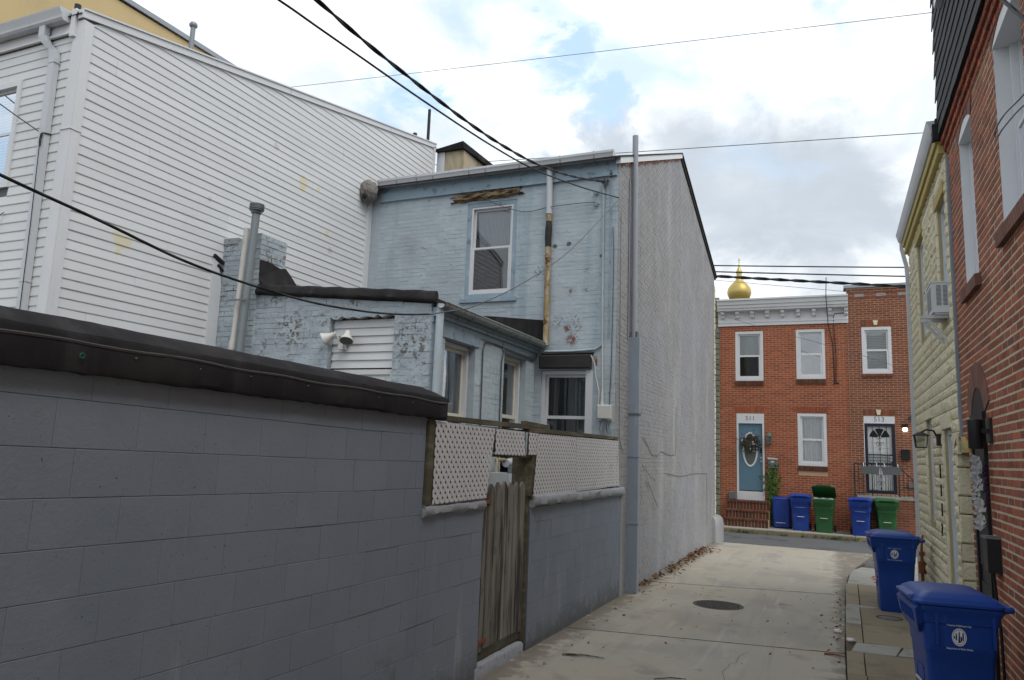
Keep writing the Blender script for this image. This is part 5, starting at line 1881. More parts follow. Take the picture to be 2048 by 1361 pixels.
def arch_head(u0, u1, spring, crown, depth, w, mat, nv, name):
    """voussoirs of a segmental arch between u0 and u1, each one its own piece"""
    c = (u0 + u1) / 2
    hw = (u1 - u0) / 2
    rise = crown - spring
    R = (hw * hw + rise * rise) / (2 * rise)
    cz = crown - R
    a0 = math.asin(hw / R)
    for i in range(nv):
        t0, t1 = -a0 + 2 * a0 * i / nv + .004, -a0 + 2 * a0 * (i + 1) / nv - .004
        b = MB(PH)
        b.prism([(c + r * math.sin(t), cz + r * math.cos(t)) for r, t in ((R, t0), (R, t1), (R + depth, t1), (R + depth, t0))], -.02, w + random.uniform(-.001, .001))
        part(name, b, mt[mat], rh, at=PH(c, spring, 0))
    return [(c + R * math.sin(-a0 + 2 * a0 * i / 16), cz + R * math.cos(-a0 + 2 * a0 * i / 16)) for i in range(17)]


mt['voussoir'] = M('brown red arch brick', (0.165, 0.075, 0.055), 0.9, 0.18, 3, 0.12, 60, 0.4, 60, 0.005, isl=0.18, isl_hue=(0.19, 0.095, 0.075))
for (u0, u1, v0, v1) in (HW1, HW2):
    arc = arch_head(u0 - .02, u1 + .02, v1 - .10, v1 + .01, .20, .014, 'voussoir', 11, 'arch_brick')
    b = MB(PH)
    b.prism(arc, -.17, .0095)
    part('arch_panel', b, mt['trim'], rh)
    b = MB(PH)
    lining(b, u0, u1, v0, v1, -.17, .002, t=.012)
    part('jamb_board', b, mt['trim'], rh)
    u = u0 - .08
    while u < u1 + .06:
        b = MB(PH)
        e = min(u + .068, u1 + .08)
        b.add([(u + .003, v0 - .115, -.02), (e - .003, v0 - .115, -.02), (e - .003, v0 - .002, -.02), (u + .003, v0 - .002, -.02), (u + .003, v0 - .125, .052), (e - .003, v0 - .125, .052), (e - .003, v0 - .022, .058), (u + .003, v0 - .022, .058)],
              [(4, 5, 6, 7), (0, 1, 5, 4), (1, 2, 6, 5), (2, 3, 7, 6), (3, 0, 4, 7)])
        part('sill_brick', b, mt['voussoir'], rh, at=PH(u, v0, 0))
        u += .072
wmr = dict(frame=mt['trim'], pane=mt['pane'], dark=mt['dark'], blind=mt['blind'])
window(rh, PH, HW1[0] + .013, HW1[1] - .013, HW1[2], HW1[3] - .013, wmr, recess=.075, fw=.05, sash=.04, depth=.35)
window(rh, PH, HW2[0] + .013, HW2[1] - .013, HW2[2], HW2[3] - .013, wmr, recess=.10, fw=.05, sash=.04, depth=.35)
window(rh, PH, HW3[0] + .005, HW3[1] - .005, HW3[2], HW3[3], wmr, recess=.10, fw=.05, sash=.04, depth=.35)
arch_head(HW3[0] - .02, HW3[1] + .02, HW3[3] + .03, HW3[3] + .20, .24, .016, 'voussoir', 13, 'arch_brick')
b = MB(PH)
lining(b, *HW3, -.18, .0, t=.004)
part('reveal', b, mt['brick'], rh)
arc = arch_head(HD[0] - .02, HD[1] + .02, .50, .74, .235, .016, 'voussoir', 11, 'arch_brick')
b = MB(PH)
b.prism([(HD[0] - .018, -2.0)] + arc + [(HD[1] + .018, -2.0)], -.03, .0105)
ringframe(b, HD[0] - .015, HD[1] + .015, -2.0, .50, .075, .010, .034)
door = part('door', b, mt['black_door'], rh, at=PH(7.9, -1.9, 0))
b = MB(PH)
b.box(7.70, 8.14, -1.75, -1.0, .0106, .02)
b.box(7.70, 8.14, -.85, .38, .0106, .02)
part('door_panel', b, mt['black_door'], door)
b = MB(PH)
b.box(8.88, 8.96, .33, 3.35, -.03, .028)
part('mortar_edge', b, mt['block'], rh)

lp = thing('wall_lamp', 'black cylinder wall lamp fixed beside the black arched door', 'wall lamp', (1.15, 7.42, .32))
b = MB(PH)
b.box(7.30, 7.50, .22, .43, .0, .025)
b.box(7.37, 7.43, .30, .34, .025, .075)
part('bracket', b, mt['black'], lp)
b = MB()
b.lathe((1.105, 7.42, .17), [(.0, 0), (.055, 0), (.058, .006), (.058, .244), (.05, .25), (.05, .235), (0, .235)], 24)
part('cylinder', b, mt['black'], lp, smooth=40)

mbx = thing('mailbox', 'black metal mailbox on the red brick beside the black door', 'mailbox', (1.16, 7.33, -.66))
b = MB(PH)
b.chbox(7.23, 7.43, -.83, -.56, .0, .105, .008)
part('box', b, mt['black'], mbx)
b = MB(PH)
b.prism([(7.225, -.56), (7.435, -.56), (7.435, -.545), (7.225, -.535)], .0, .118)
part('lid', b, mt['galv_box'], mbx)
b = MB(PH)
b.tube([(7.30, -.83, .06), (7.30, -1.3, .03), (7.31, -1.95, .02)], .012, 8)
part('post', b, mt['black'], mbx)

gl = thing('flower_garland', 'white cloth flower garland hanging on the black door', 'garland', (1.17, 7.7, -.2))
b = MB(PH)
b.tube([(7.72, .05, .05), (7.68, -.15, .06), (7.62, -.35, .06), (7.60, -.45, .06)], .008, 6)
part('stem', b, mt['leaf_green'], gl)
for i in range(13):
    v = .07 - i * .045 + random.uniform(-.012, .012)
    u = 7.75 - i * .012 + random.uniform(-.06, .06)
    b = MB(PH)
    rr = random.uniform(.034, .052)
    for q in range(5):
        a = q * 2 * math.pi / 5 + i
        c1, s1 = math.cos(a), math.sin(a)
        c2, s2 = math.cos(a + .8), math.sin(a + .8)
        c3, s3 = math.cos(a - .8), math.sin(a - .8)
        w = .075 + random.uniform(0, .02)
        pt = lambda k, cc, ss, lift: (u - lift - k * cc * .35, v + k * ss, w + k * cc)
        b.add([pt(0, 0, 0, 0), pt(rr * .85, c2, s2, .012), pt(rr * 1.15, c1, s1, .006), pt(rr * .85, c3, s3, .012)], [(0, 1, 2, 3)])
    part('flower', b, mt['petal'], gl)
b = MB(PH)
for i in range(9):
    v = .05 - i * .04
    b.tube([(7.50 - i * .008, v, .05), (7.46 - i * .01, v - .05, .07 + .01 * (i % 3))], [.018, .004], 5)
part('purple_ribbon', b, mt['purple'], gl)
b = MB(PH)
b.box(6.0, 6.12, -1.34, -1.22, .0, .06)
b.tube([(6.06, -1.34, .03), (6.06, -1.95, .03)], .02, 8)
part('outlet_pipe', b, mt['galv_box'], rh)

cable('cable', sagline((.72, 6.5, 4.62), (1.05, 4.0, 1.95), .02, 6), .012, 'cable', 'thick black cable slanting across the near upper window of the brick house')
cable('cable', [(1.14, 4.2, 1.98), (1.15, 5.28, 2.28), (1.155, 5.9, 2.40), (1.16, 6.15, 2.43), (1.155, 6.20, 2.47), (1.15, 6.10, 2.49), (1.15, 5.8, 2.46), (1.15, 5.28, 2.35), (1.14, 4.2, 2.15)], .0055, 'cable_grey', 'grey wire loop hanging on the brick beside the near upper window')

# ================================================================== STONE-FACED HOUSE
sh_ = thing('stone_house', 'narrow cream rough stone faced house beyond the red brick house', 'house', (3.5, 11, -1.95))
SE = 13.28
SU1, SU2 = (9.10, 9.74, 1.66, 3.02), (11.30, 12.0, 1.78, 3.20)
SL1, SL2 = (9.42, 10.06, -1.95, .44), (11.22, 11.86, -.72, .64)
SA = (8.56, 9.22, -1.95, .16)
shol = [SU1, SU2, SL1, SL2, SA]
b = sheet(PY, BY, SE, -2.3, 3.62, shol, -.004)
b.quad((SE, -2.3, -.004), (SE, -2.3, -4), (SE, 3.62, -4), (SE, 3.62, -.004))
b.quad((BY, .3, -.004), (BY, 3.62, -.004), (BY, 3.62, -.1), (BY, .3, -.1))
for h in shol[:4]:
    lining(b, *h, -.12, -.002)
part('wall', b, mt['stone_joint'], sh_)
blk = []
z = -1.95
while z < 3.42:
    ch_ = random.choice((.105, .12, .135, .155))
    u = BY - random.uniform(0, .2)
    iv = [(BY, SE)]
    for h in shol:
        m = z + ch_ / 2
        if h[2] - .03 < m < h[3] + .03:
            iv = minus(iv, h[0] - .01, h[1] + .01)
    while u < SE:
        L = random.uniform(.22, .44)
        for p, q in iv:
            a, c = max(u + .006, p), min(u + L - .006, q)
            if c - a > .05:
                blk.append((a, c, z + .006, min(z + ch_ - .006, 3.42)))
        u += L
    z += ch_


def rock(seed):
    """a unit rock-faced stone: u, v in -.5...5, relief towards -X"""
    rnd = random.Random(seed)
    b = MB()
    nu, nvv = 5, 4
    g = {}
    pts, fs = [], []
    for i in range(nu + 1):
        for j in range(nvv + 1):
            e = min(i, nu - i, j, nvv - j)
            d = 0 if e == 0 else rnd.uniform(.45, 1.0)
            if e == 0:
                d = .05
            g[i, j] = len(pts)
            pts.append((-d, -.5 + i / nu + (rnd.uniform(-.05, .05) if 0 < i < nu else 0), -.5 + j / nvv + (rnd.uniform(-.06, .06) if 0 < j < nvv else 0)))
    for i in range(nu):
        for j in range(nvv):
            fs.append((g[i, j], g[i + 1, j], g[i + 1, j + 1], g[i, j + 1]))
    rim = [g[i, 0] for i in range(nu + 1)] + [g[nu, j] for j in range(1, nvv + 1)] + [g[i, nvv] for i in range(nu - 1, -1, -1)] + [g[0, j] for j in range(nvv - 1, 0, -1)]
    k = len(pts)
    for r in rim:
        pts.append((.6, pts[r][1], pts[r][2]))
    for i in range(len(rim)):
        j = (i + 1) % len(rim)
        fs.append((rim[i], rim[j], k + j, k + i))
    b.add(pts, fs)
    return b


rocks = [mesh_of(rock(s), 'stone', Vector((0, 0, 0)), mt['stone'], smooth=28) for s in range(7)]


def srank(r):
    m = (r[0] + r[1]) / 2
    return m - .5 * (r[2] > -1.2) * (r[2] < 3) + (3 if r[2] < -1.3 else 0)


blk.sort(key=srank)
for q, r in enumerate(blk):
    loc = PY((r[0] + r[1]) / 2, (r[2] + r[3]) / 2, 0)
    if q < 296:
        inst('stone', rocks[q % 7], loc, sh_, scale=(random.uniform(.015, .026), r[1] - r[0], r[3] - r[2]), rot=(0, 0, 0))
rest = MB()
for q, r in enumerate(blk[296:]):
    loc = PY((r[0] + r[1]) / 2, (r[2] + r[3]) / 2, 0)
    t = rock(q % 7)
    s = Vector((.021, r[1] - r[0], r[3] - r[2]))
    k = len(rest.v)
    rest.v += [loc + Vector((p.x * s.x, p.y * s.y, p.z * s.z)) for p in t.v]
    rest.f += [tuple(i + k for i in f) for f in t.f]
part('stones', rest, mt['stone'], sh_, kind='stuff', smooth=28)
# the arched passage beside the brick: pier stones seen through it, soffit with its shade painted in as olive
b = MB()
zz0 = -1.95
while zz0 < .14:
    h = random.choice((.16, .19, .30))
    q = MB(frame((1.185, 9.22, 0), (1, 0, 0), (0, -1, 0)))
    q.chbox(.0, .62, zz0 + .006, min(zz0 + h - .006, .16), -.04, .0 + random.uniform(-.004, .01), .014)
    part('stone', q, mt['stone'], sh_, at=(1.3, 9.22, zz0))
    zz0 += h
b = MB(PY)
arc = [((SA[0] + SA[1]) / 2 - .33 * math.cos(math.pi * i / 12), .155 + .17 * math.sin(math.pi * i / 12)) for i in range(13)]
for i in range(12):
    b.quad((arc[i][0], arc[i][1], -.62), (arc[i + 1][0], arc[i + 1][1], -.62), (arc[i + 1][0], arc[i + 1][1], .015), (arc[i][0], arc[i][1], .015))
part('passage_soffit', b, mt['stone_dark'], sh_, smooth=40)
b = MB(PY)
b.quad((SA[0], -2.0, -.62), (SA[1], -2.0, -.62), (SA[1], .4, -.62), (SA[0], .4, -.62))
part('passage_door', b, mt['dark'], sh_)
b = MB(PY)
b.prism([(BY, .16)] + [(u, v) for u, v in arc if u > BY] + [(9.3, .155), (9.3, .36), (BY, .36)], -.05, .018)
part('arch_stone', b, mt['stone'], sh_)
# smooth quoins round the openings
for h in shol[:4]:
    zq = h[2]
    while zq < h[3] - .05:
        hh = random.choice((.17, .22, .28))
        b = MB(PY)
        b.chbox(h[1] + .001, h[1] + .10, zq + .005, min(zq + hh - .005, h[3]), -.10, .020 + random.uniform(-.003, .005), .010)
        part('quoin', b, mt['stone'], sh_, at=PY(h[1], zq, 0))
        zq += hh
    b = MB(PY)
    b.prism([(h[0] - .06, h[3] + .002), (h[1] + .10, h[3] + .002), (h[1] + .10, h[3] + .13), (h[0] - .06, h[3] + .13)], -.12, .028)
    part('lintel_stone', b, mt['stone_dark'] if h[2] > 1 else mt['stone'], sh_)
wms = dict(frame=mt['downspout'], pane=mt['pane'], dark=mt['dark'])
for h in (SU1, SU2, SL2):
    window(sh_, PY, h[0] + .006, h[1] - .006, h[2] + .005, h[3] - .006, wms, recess=.035, fw=.05, sash=.035, depth=.3)
dd = MB(PY)
ringframe(dd, SL1[0] + .006, SL1[1] - .006, SL1[2], SL1[3] - .006, .06, -.10, -.03)
dd.box(SL1[0] + .06, SL1[1] - .06, SL1[2], SL1[3] - .06, -.10, -.07)
sd = part('door', dd, mt['downspout'], sh_, at=PY(9.74, -1.95, 0))
b = MB(PY)
b.box(SL1[0] + .12, SL1[1] - .12, -.6, .25, -.071, -.066)
part('door_light', b, mt['dark'], sd)
# cornice, gutter and downspout
b = MB(PY)
b.box(BY, SE + .02, 3.42, 3.54, -.02, .05)
b.box(BY, SE + .03, 3.54, 3.64, -.02, .085)
part('cornice', b, mt['stone_dark'], sh_)
u = BY
while u < SE:
    b = MB(PY)
    b.chbox(u + .004, min(u + .30, SE + .02) - .004, 3.425, 3.535, .04, .062, .008)
    part('cornice_stone', b, mt['stone_dark'], sh_, at=PY(u, 3.45, 0))
    u += .30
b = MB(PY)
gp = [(3.80, .03), (3.66, .03), (3.655, .10), (3.69, .13), (3.76, .15), (3.80, .165), (3.80, .15), (3.77, .14)]
gp = [(v - .0, w) for v, w in gp]
b.extrude(gp, BY - .02, SE + .22)
b.add([(BY - .02, v, w) for v, w in gp[:6]], [tuple(range(6))])
b.add([(SE + .22, v, w) for v, w in gp[:6]], [tuple(range(5, -1, -1))])
part('gutter', b, mt['gutter'], sh_, smooth=30)
b = MB(PY)
b.box(BY, SE, 3.64, 3.80, -.3, .03)
part('fascia', b, mt['trim'], sh_)
b = MB()
b.add([(1.16, BY, 3.80), (1.16, SE + .05, 3.80), (6, SE + .05, 4.5), (6, BY, 4.5)], [(0, 1, 2, 3)])
part('roof', b, mt['roof'], sh_)
b = MB(PY)
rct = lambda u, v, w: [(u - .035, v, w - .028), (u + .035, v, w - .028), (u + .035, v, w + .028), (u - .035, v, w + .028)]
b.loft([rct(SE + .15, 3.66, .09), rct(SE + .15, 3.55, .09), rct(SE + .10, 3.25, .035), rct(SE + .06, 3.05, .03), rct(SE + .06, 1.0, .03), rct(SE + .06, -1.93, .03)])
part('downspout', b, mt['downspout'], sh_)
b = MB(PY)
b.tube([(12.75, -1.9, .05), (12.75, -1.35, .05), (12.75, -1.2, .05), (12.75, -1.0, .03)], [.022, .022, .018, .015], 8)
b.tube([(12.75, -1.55, .05), (12.75, -1.38, .05)], .05, 10)
b.tube([(12.75, -1.3, .05), (12.75, -1.24, .05)], .038, 10)
part('gas_pipe', b, mt['rustiron'], sh_)
for i, (v0, v1) in enumerate(((.03, -.13), (-.20, -.34), (-.42, -.57))):
    b = MB(PY)
    b.box(10.25, 10.27, v1, v0, .03, .046)
    part('house_numeral', b, mt['black'], sh_)
b = MB(PY)
b.tube([(10.31, -.68, .045), (10.27, -.655, .045), (10.24, -.69, .045), (10.30, -.77, .045), (10.31, -.79, .045), (10.23, -.79, .045)], .008, 6)
part('house_numeral', b, mt['black'], sh_)

ac = thing('air_conditioner', 'white window air conditioner sticking out of the cream stone house', 'air conditioner', (1.15, 9.42, 1.75))
b = MB()
b.box(1.03, 1.5, 9.25, 9.68, 1.70, 2.035)
b.box(1.02, 1.5, 9.243, 9.69, 2.036, 2.05)
b.box(1.06, 1.5, 9.27, 9.66, 1.68, 1.699)
case = part('casing', b, mt['acwhite'], ac)
for i in range(16):
    b = MB()
    z = 1.78 + i * .0145
    b.add([(1.075, 9.2475, z), (1.125, 9.2475, z), (1.125, 9.2485, z + .008), (1.075, 9.2485, z + .008)], [(0, 1, 2, 3)])
    b.add([(1.14, 9.2475, z), (1.185, 9.2475, z), (1.185, 9.2485, z + .008), (1.14, 9.2485, z + .008)], [(0, 1, 2, 3)])
    part('louvre', b, mt['galv_box'], case)
b = MB()
for i in range(12):
    b.box(1.027, 1.0295, 9.29 + i * .03, 9.31 + i * .03, 1.74, 2.0)
part('fin', b, mt['galv'], case)
br = thing('bracket', 'pale metal support bracket below the air conditioner', 'bracket', (1.1, 9.4, 1.55))
b = MB()
b.box(.93, 1.2, 9.30, 9.34, 1.645, 1.68)
b.box(.93, 1.2, 9.56, 9.60, 1.645, 1.68)
part('arm', b, mt['gutter'], br)
for y in (9.32, 9.58):
    b = MB()
    b.tube([(.97, y, 1.655), (1.17, y, 1.40)], .016, 6)
    part('strut', b, mt['gutter'], br)

ln = thing('lantern', 'dark metal lantern on a curved arm on the cream stone house', 'lantern', (1.1, 10.3, .35))
b = MB(PY)
b.box(10.30, 10.42, .26, .40, .0, .05)
b.tube([(10.36, .36, .04), (10.36, .44, .08), (10.36, .45, .16), (10.36, .41, .22)], .012, 8)
part('arm', b, mt['black'], ln)
b = MB(PY)
b.loft([[(10.36 - s, v, .22 - s), (10.36 + s, v, .22 - s), (10.36 + s, v, .22 + s), (10.36 - s, v, .22 + s)] for s, v in ((.10, .375), (.03, .415))])
for du in (-1, 1):
    for dw in (-1, 1):
        b.tube([(10.36 + du * .07, .38, .22 + dw * .07), (10.36 + du * .055, .24, .22 + dw * .055)], .006, 5)
b.box(10.30, 10.42, .225, .238, .16, .28)
cage = part('cage', b, mt['black'], ln)
b = MB(PY)
b.loft([[(10.36 - s, v, .22 - s), (10.36 + s, v, .22 - s), (10.36 + s, v, .22 + s), (10.36 - s, v, .22 + s)] for s, v in ((.05, .24), (.064, .375))])
part('glass', b, mt['clearglass'], cage)

# ================================================================== HOUSES ACROSS THE STREET
ha = thing('red_rowhouse', 'orange red brick rowhouse numbered 511 with a bracketed white cornice and a blue door', 'house', (-1.5, 24.5, -1.97))
A1, A2, A3, AD = (-2.87, -2.02, 2.50, 4.09), (-1.04, -.21, 2.55, 4.10), (-1.04, -.22, -.10, 1.48), (-2.85, -2.02, -1.22, 1.46)
ahol = [A1, A2, A3, AD]
part('bricks', brick_mesh(PG, bricks(-3.35, .4475, -2.0, 4.30, ahol, jt=.0135), .004, .0015), mt['red_a'], ha, kind='stuff')
b = sheet(PG, -3.35, .449, -2.0, 5.0, ahol)
for h in ahol:
    lining(b, *h, -.10, .003, .003)
part('mortar', b, mt['red_a_joint'], ha)
b = MB()
b.add([(-3.35, 24.55, 5.05), (.44, 24.55, 5.05), (.44, 34, 4.6), (-3.35, 34, 4.6), (-3.35, 34, -2), (.44, 34, -2), (.44, 24.55, -2), (-3.35, 24.55, -2)], [(0, 1, 2, 3), (3, 2, 5, 4), (0, 3, 4, 7), (1, 6, 5, 2)])
part('roof', b, mt['roof'], ha)
b = MB(PG)
prof = [(4.27, .02), (4.27, .05), (4.36, .05), (4.37, .065), (4.43, .065), (4.44, .05), (4.72, .05), (4.74, .26), (4.80, .27), (4.82, .30), (4.90, .31), (4.92, .34), (5.03, .36), (5.05, .40), (5.10, .40), (5.12, .10)]
b.extrude(prof, -3.40, .47)
for u in (-3.40, .47):
    b.add([(u, v, w) for v, w in prof] + [(u, 4.27, -.02), (u, 5.12, -.02)], [tuple(range(len(prof))) + (len(prof) + 1, len(prof))])
part('cornice', b, mt['trim'], ha)
for i in range(9):
    u = -3.30 + i * (3.66 / 8)
    b = MB(PG)
    b.prism([(.05, 4.52), (.13, 4.52), (.15, 4.56), (.13, 4.60), (.20, 4.64), (.22, 4.72), (.05, 4.72)], 0, 1)
    b.v = [PG(u + (.0 if i2 < 7 else .11), p[1], p[0]) for i2, p in enumerate([(.05, 4.52), (.13, 4.52), (.15, 4.56), (.13, 4.60), (.20, 4.64), (.22, 4.718), (.05, 4.718)] * 2)]
    part('cornice_bracket', b, mt['trim'], ha, at=PG(u, 4.6, .05))


def soldier(parent, xf, u0, u1, v0, v1, m, w=.012, name='arch_brick', fan=0.0):
    n = int((u1 - u0) / .075)
    c = (u0 + u1) / 2
    for i in range(n):
        a = u0 + (u1 - u0) * i / n + .006
        e = u0 + (u1 - u0) * (i + 1) / n - .006
        t = fan * ((a + e) / 2 - c)
        b = MB(xf)
        b.prism([(a, v0), (e, v0), (e + t, v1), (a + t, v1)], -.02, w + random.uniform(-.002, .002))
        part(name, b, mt[m], parent, at=xf(a, v0, 0))


wa = dict(frame=mt['trim'], pane=mt['pane'], dark=mt['dark'], dim=mt['dim'], shade=mt['shade'], blind=mt['blind'], curtain_grey=mt['curtain_grey'])
w = window(ha, PG, *A1[:2], A1[2], A1[3], wa, recess=-.01, fw=.085, sash=.05, depth=.5)
b = MB(PG)
b.box(-2.78, -2.11, 3.28, 4.01, -.085, -.08)
part('shade', b, mt['shade'], w)
w = window(ha, PG, *A2[:2], A2[2], A2[3], dict(wa, pane=mt['pane_bright']), recess=-.01, fw=.085, sash=.05, depth=.5)
w = window(ha, PG, *A3[:2], A3[2], A3[3], dict(wa, pane=mt['pane']), recess=-.01, fw=.085, sash=.05, depth=.5, curtain=[(0, 1, 0, 1, 'shade')])
soldier(ha, PG, A3[0] - .05, A3[1] + .05, 1.50, 1.70, 'red_a', fan=.25)
soldier(ha, PG, AD[0] - .02, AD[1] + .02, 1.48, 1.68, 'red_a', fan=.2)
for h in (A1, A2, A3):
    soldier(ha, PG, h[0] - .01, h[1] + .01, h[2] - .15, h[2] - .012, 'step_brick', w=.05, name='sill_brick')
b = MB(PG)
b.box(A3[0], A3[1], A3[2] - .30, A3[2] - .16, .002, .014)
part('sill_repair', b, mt['red_a_joint'], ha)
b = MB(PG)
b.box(AD[0], AD[1], 1.15, 1.455, -.06, .012)
b.box(AD[0], AD[0] + .055, -1.0, 1.15, -.06, .010)
b.box(AD[1] - .055, AD[1], -1.0, 1.15, -.06, .010)
b.box(AD[0], AD[1], -1.22, -.955, -.06, .015)
part('door_frame', b, mt['trim'], ha)
b = MB(PG)
b.box(-2.79, -2.08, -.93, 1.148, -.075, -.05)
dr = part('door', b, mt['door_blue'], ha, at=PG(-2.43, -.93, -.05))
b = MB(PG)
b.box(-2.79, -2.08, -.953, -.925, -.07, -.03)
part('threshold', b, mt['black'], dr)
el = lambda a, c, rx, rz, w: [(a + rx * math.cos(t * math.pi / 16), c + rz * math.sin(t * math.pi / 16), w) for t in range(32)]
b = MB(PG)
b.loft([el(-2.45, .34, .235, .54, -.05), el(-2.45, .34, .235, .54, -.030), el(-2.45, .34, .185, .49, -.030), el(-2.45, .34, .18, .485, -.046)], cap0=False, cap1=False)
part('oval_frame', b, mt['trim'], dr, smooth=30)
b = MB(PG)
b.add(el(-2.45, .34, .20, .5, -.046), [tuple(range(32))])
part('oval_glass', b, mt['dim'], dr)
b = MB(PG)
b.box(-2.15, -2.10, .24, .40, -.05, -.02)
part('lock', b, mt['black'], dr)
for v in (-.02, .09):
    b = MB(PG)
    b.tube([(-2.125, v, -.05), (-2.125, v, .0)], .028, 10)
    part('knob', b, mt['steel'], dr)
text('house_number', '511', .20, ha, mt['galv_box'], PG(-2.435, 1.305, .0135), (math.radians(90), 0, 0), extrude=.001)
# steps of dark brick, each course of headers set on edge
st = thing('brick_steps', 'dark red brick steps up to the blue door of number 511', 'steps', (-2.5, 24.2, -1.97))
for i, (z0, z1, d) in enumerate(((-1.97, -1.73, .95), (-1.73, -1.49, .66), (-1.49, -1.23, .36))):
    n = 13
    for k in range(n):
        u0 = -3.12 + 1.26 * k / n
        b = MB(PG)
        b.chbox(u0 + .006, u0 + 1.26 / n - .006, z0 + .004, z1 - .062, .0, d - .012, .005)
        part('brick', b, mt['step_brick'], st, at=PG(u0, z0, d))
        b = MB(PG)
        b.chbox(u0 + .006, u0 + 1.26 / n - .006, z1 - .056, z1, .0, d + .012, .006)
        part('brick', b, mt['step_brick'], st, at=PG(u0, z1, d))
    b = MB(PG)
    b.box(-3.118, -1.862, z0, z1 - .012, .0, d - .02)
    part('mortar', b, mt['red_b_joint'], st)

hb = thing('brown_rowhouse', 'brown red brick rowhouse numbered 513 with a white barred door', 'house', (2.3, 24.5, -1.97))
PGb = frame((0, 24.47, 0), (1, 0, 0), (0, -1, 0))
B1, BD = (.82, 1.62, 2.70, 4.11), (.80, 1.63, -.82, 1.43)
bhol = [B1, BD]
part('bricks', brick_mesh(PGb, bricks(.448, 4.6, -2.0, 5.32, bhol, jt=.0135), .004, .0015), mt['red_b'], hb, kind='stuff')
b = sheet(PGb, .440, 4.6, -2.0, 5.34, bhol)
for h in bhol:
    lining(b, *h, -.10, .003, .003)
b.quad((.448, 4.9, 0), (.448, 4.9, -9), (.448, 5.34, -9), (.448, 5.34, 0))
part('mortar', b, mt['red_b_joint'], hb)
b = MB(PGb)
b.box(.36, 4.6, 5.345, 5.43, -.5, .07)
part('coping', b, mt['greypipe'], hb)
b = MB()
b.add([(.44, 24.6, 5.34), (4.6, 24.6, 5.34), (4.6, 34, 5.0), (.44, 34, 5.0)], [(0, 1, 2, 3)])
part('roof', b, mt['roof'], hb)
for i in range(3):
    u = .66 + i * .59
    b = MB(PGb)
    b.chbox(u, u + .27, 5.06, 5.15, -.02, .012, .006)
    part('vent_block', b, mt['sidewalk_new'], hb)
soldier(hb, PGb, .50, 2.6, 5.0, 5.055, 'red_b', w=.009)
soldier(hb, PGb, .50, 2.6, 5.155, 5.21, 'red_b', w=.009)
window(hb, PGb, *B1[:2], B1[2], B1[3], wa, recess=-.01, fw=.085, sash=.05, depth=.4, blind=(.0, .98, 'blind', .05))
soldier(hb, PGb, B1[0] - .02, B1[1] + .02, 4.13, 4.34, 'red_b')
soldier(hb, PGb, BD[0] - .02, BD[1] + .02, 1.45, 1.64, 'red_b')
soldier(hb, PGb, B1[0] - .02, B1[1] + .02, B1[2] - .09, B1[2] - .012, 'red_b', w=.05, name='sill_brick')
for v in (4.17, 1.47):
    b = MB(PGb)
    b.prism([(1.17, v), (1.25, v), (1.28, v + .15), (1.14, v + .15)], -.02, .035)
    part('keystone', b, mt['stone'], hb)
b = MB(PGb)
b.box(BD[0], BD[1], 1.23, 1.425, -.06, .012)
part('door_head', b, mt['trim'], hb)
text('house_number', '513', .20, hb, mt['galv_box'], PGb(1.215, 1.335, .0135), (math.radians(90), 0, 0), extrude=.001)
b = MB(PGb)
b.box(BD[0] + .02, BD[1] - .02, -.80, 1.22, -.09, -.07)
dr = part('door', b, mt['door_white'], hb, at=PGb(1.2, -.8, -.07))
for a in range(3):
    t0, t1 = math.radians(6 + a * 58), math.radians(58 + a * 58)
    b = MB(PGb)
    arc = [(1.215 + .27 * math.cos(t0 + (t1 - t0) * k / 8), .80 + .27 * math.sin(t0 + (t1 - t0) * k / 8)) for k in range(9)]
    b.prism(arc + [(1.215 + .06 * math.cos(t1), .80 + .06 * math.sin(t1)), (1.215 + .06 * math.cos(t0), .80 + .06 * math.sin(t0))], -.0695, -.066)
    part('fan_light', b, mt['dark'], dr)
b = MB(PGb)
for (u0, u1) in ((.93, 1.17), (1.26, 1.50)):
    for (v0, v1) in ((-.70, -.25), (-.15, .40), (.50, .68)):
        ringframe(b, u0, u1, v0, v1, .02, -.07, -.062)
part('door_moulding', b, mt['door_white'], dr)
sg_ = MB(PGb)
ringframe(sg_, BD[0] + .01, BD[1] - .01, -.815, 1.222, .085, -.05, .012)
sgate = part('security_door', sg_, mt['navy'], hb, at=PGb(1.2, -.8, 0))
for u in (1.03, 1.215, 1.40):
    b = MB(PGb)
    b.box(u - .007, u + .007, -.74, 1.14, -.03, -.016)
    part('bar', b, mt['navy'], sgate)
b = MB(PGb)
for v in (.30, .22, .13, .05):
    b.box(.89, 1.54, v - (.017 if v in (.30, .05) else .007), v + (.017 if v in (.30, .05) else .007), -.034, -.012)
part('lock_rail', b, mt['navy'], sgate)
b = MB(PGb)
for c0 in (.72, -.42):
    for s in (-1, 1):
        for dv in (.10, -.10):
            b.tube([(1.215 + s * (.05 + .045 * math.cos(t)), c0 + dv + .045 * math.sin(t), -.018) for t in [k * .6 for k in range(9)]], .007, 5)
    b.tube([(1.215, c0 - .2, -.016), (1.215, c0 - .26, -.014), (1.215, c0 - .32, -.016)], [.007, .022, .004], 6)
part('scrollwork', b, mt['navy'], sgate)
for v in (.15, .24):
    b = MB(PGb)
    b.tube([(1.50, v, -.01), (1.50, v, .03)], .030, 10)
    part('knob', b, mt['steel'], sgate)

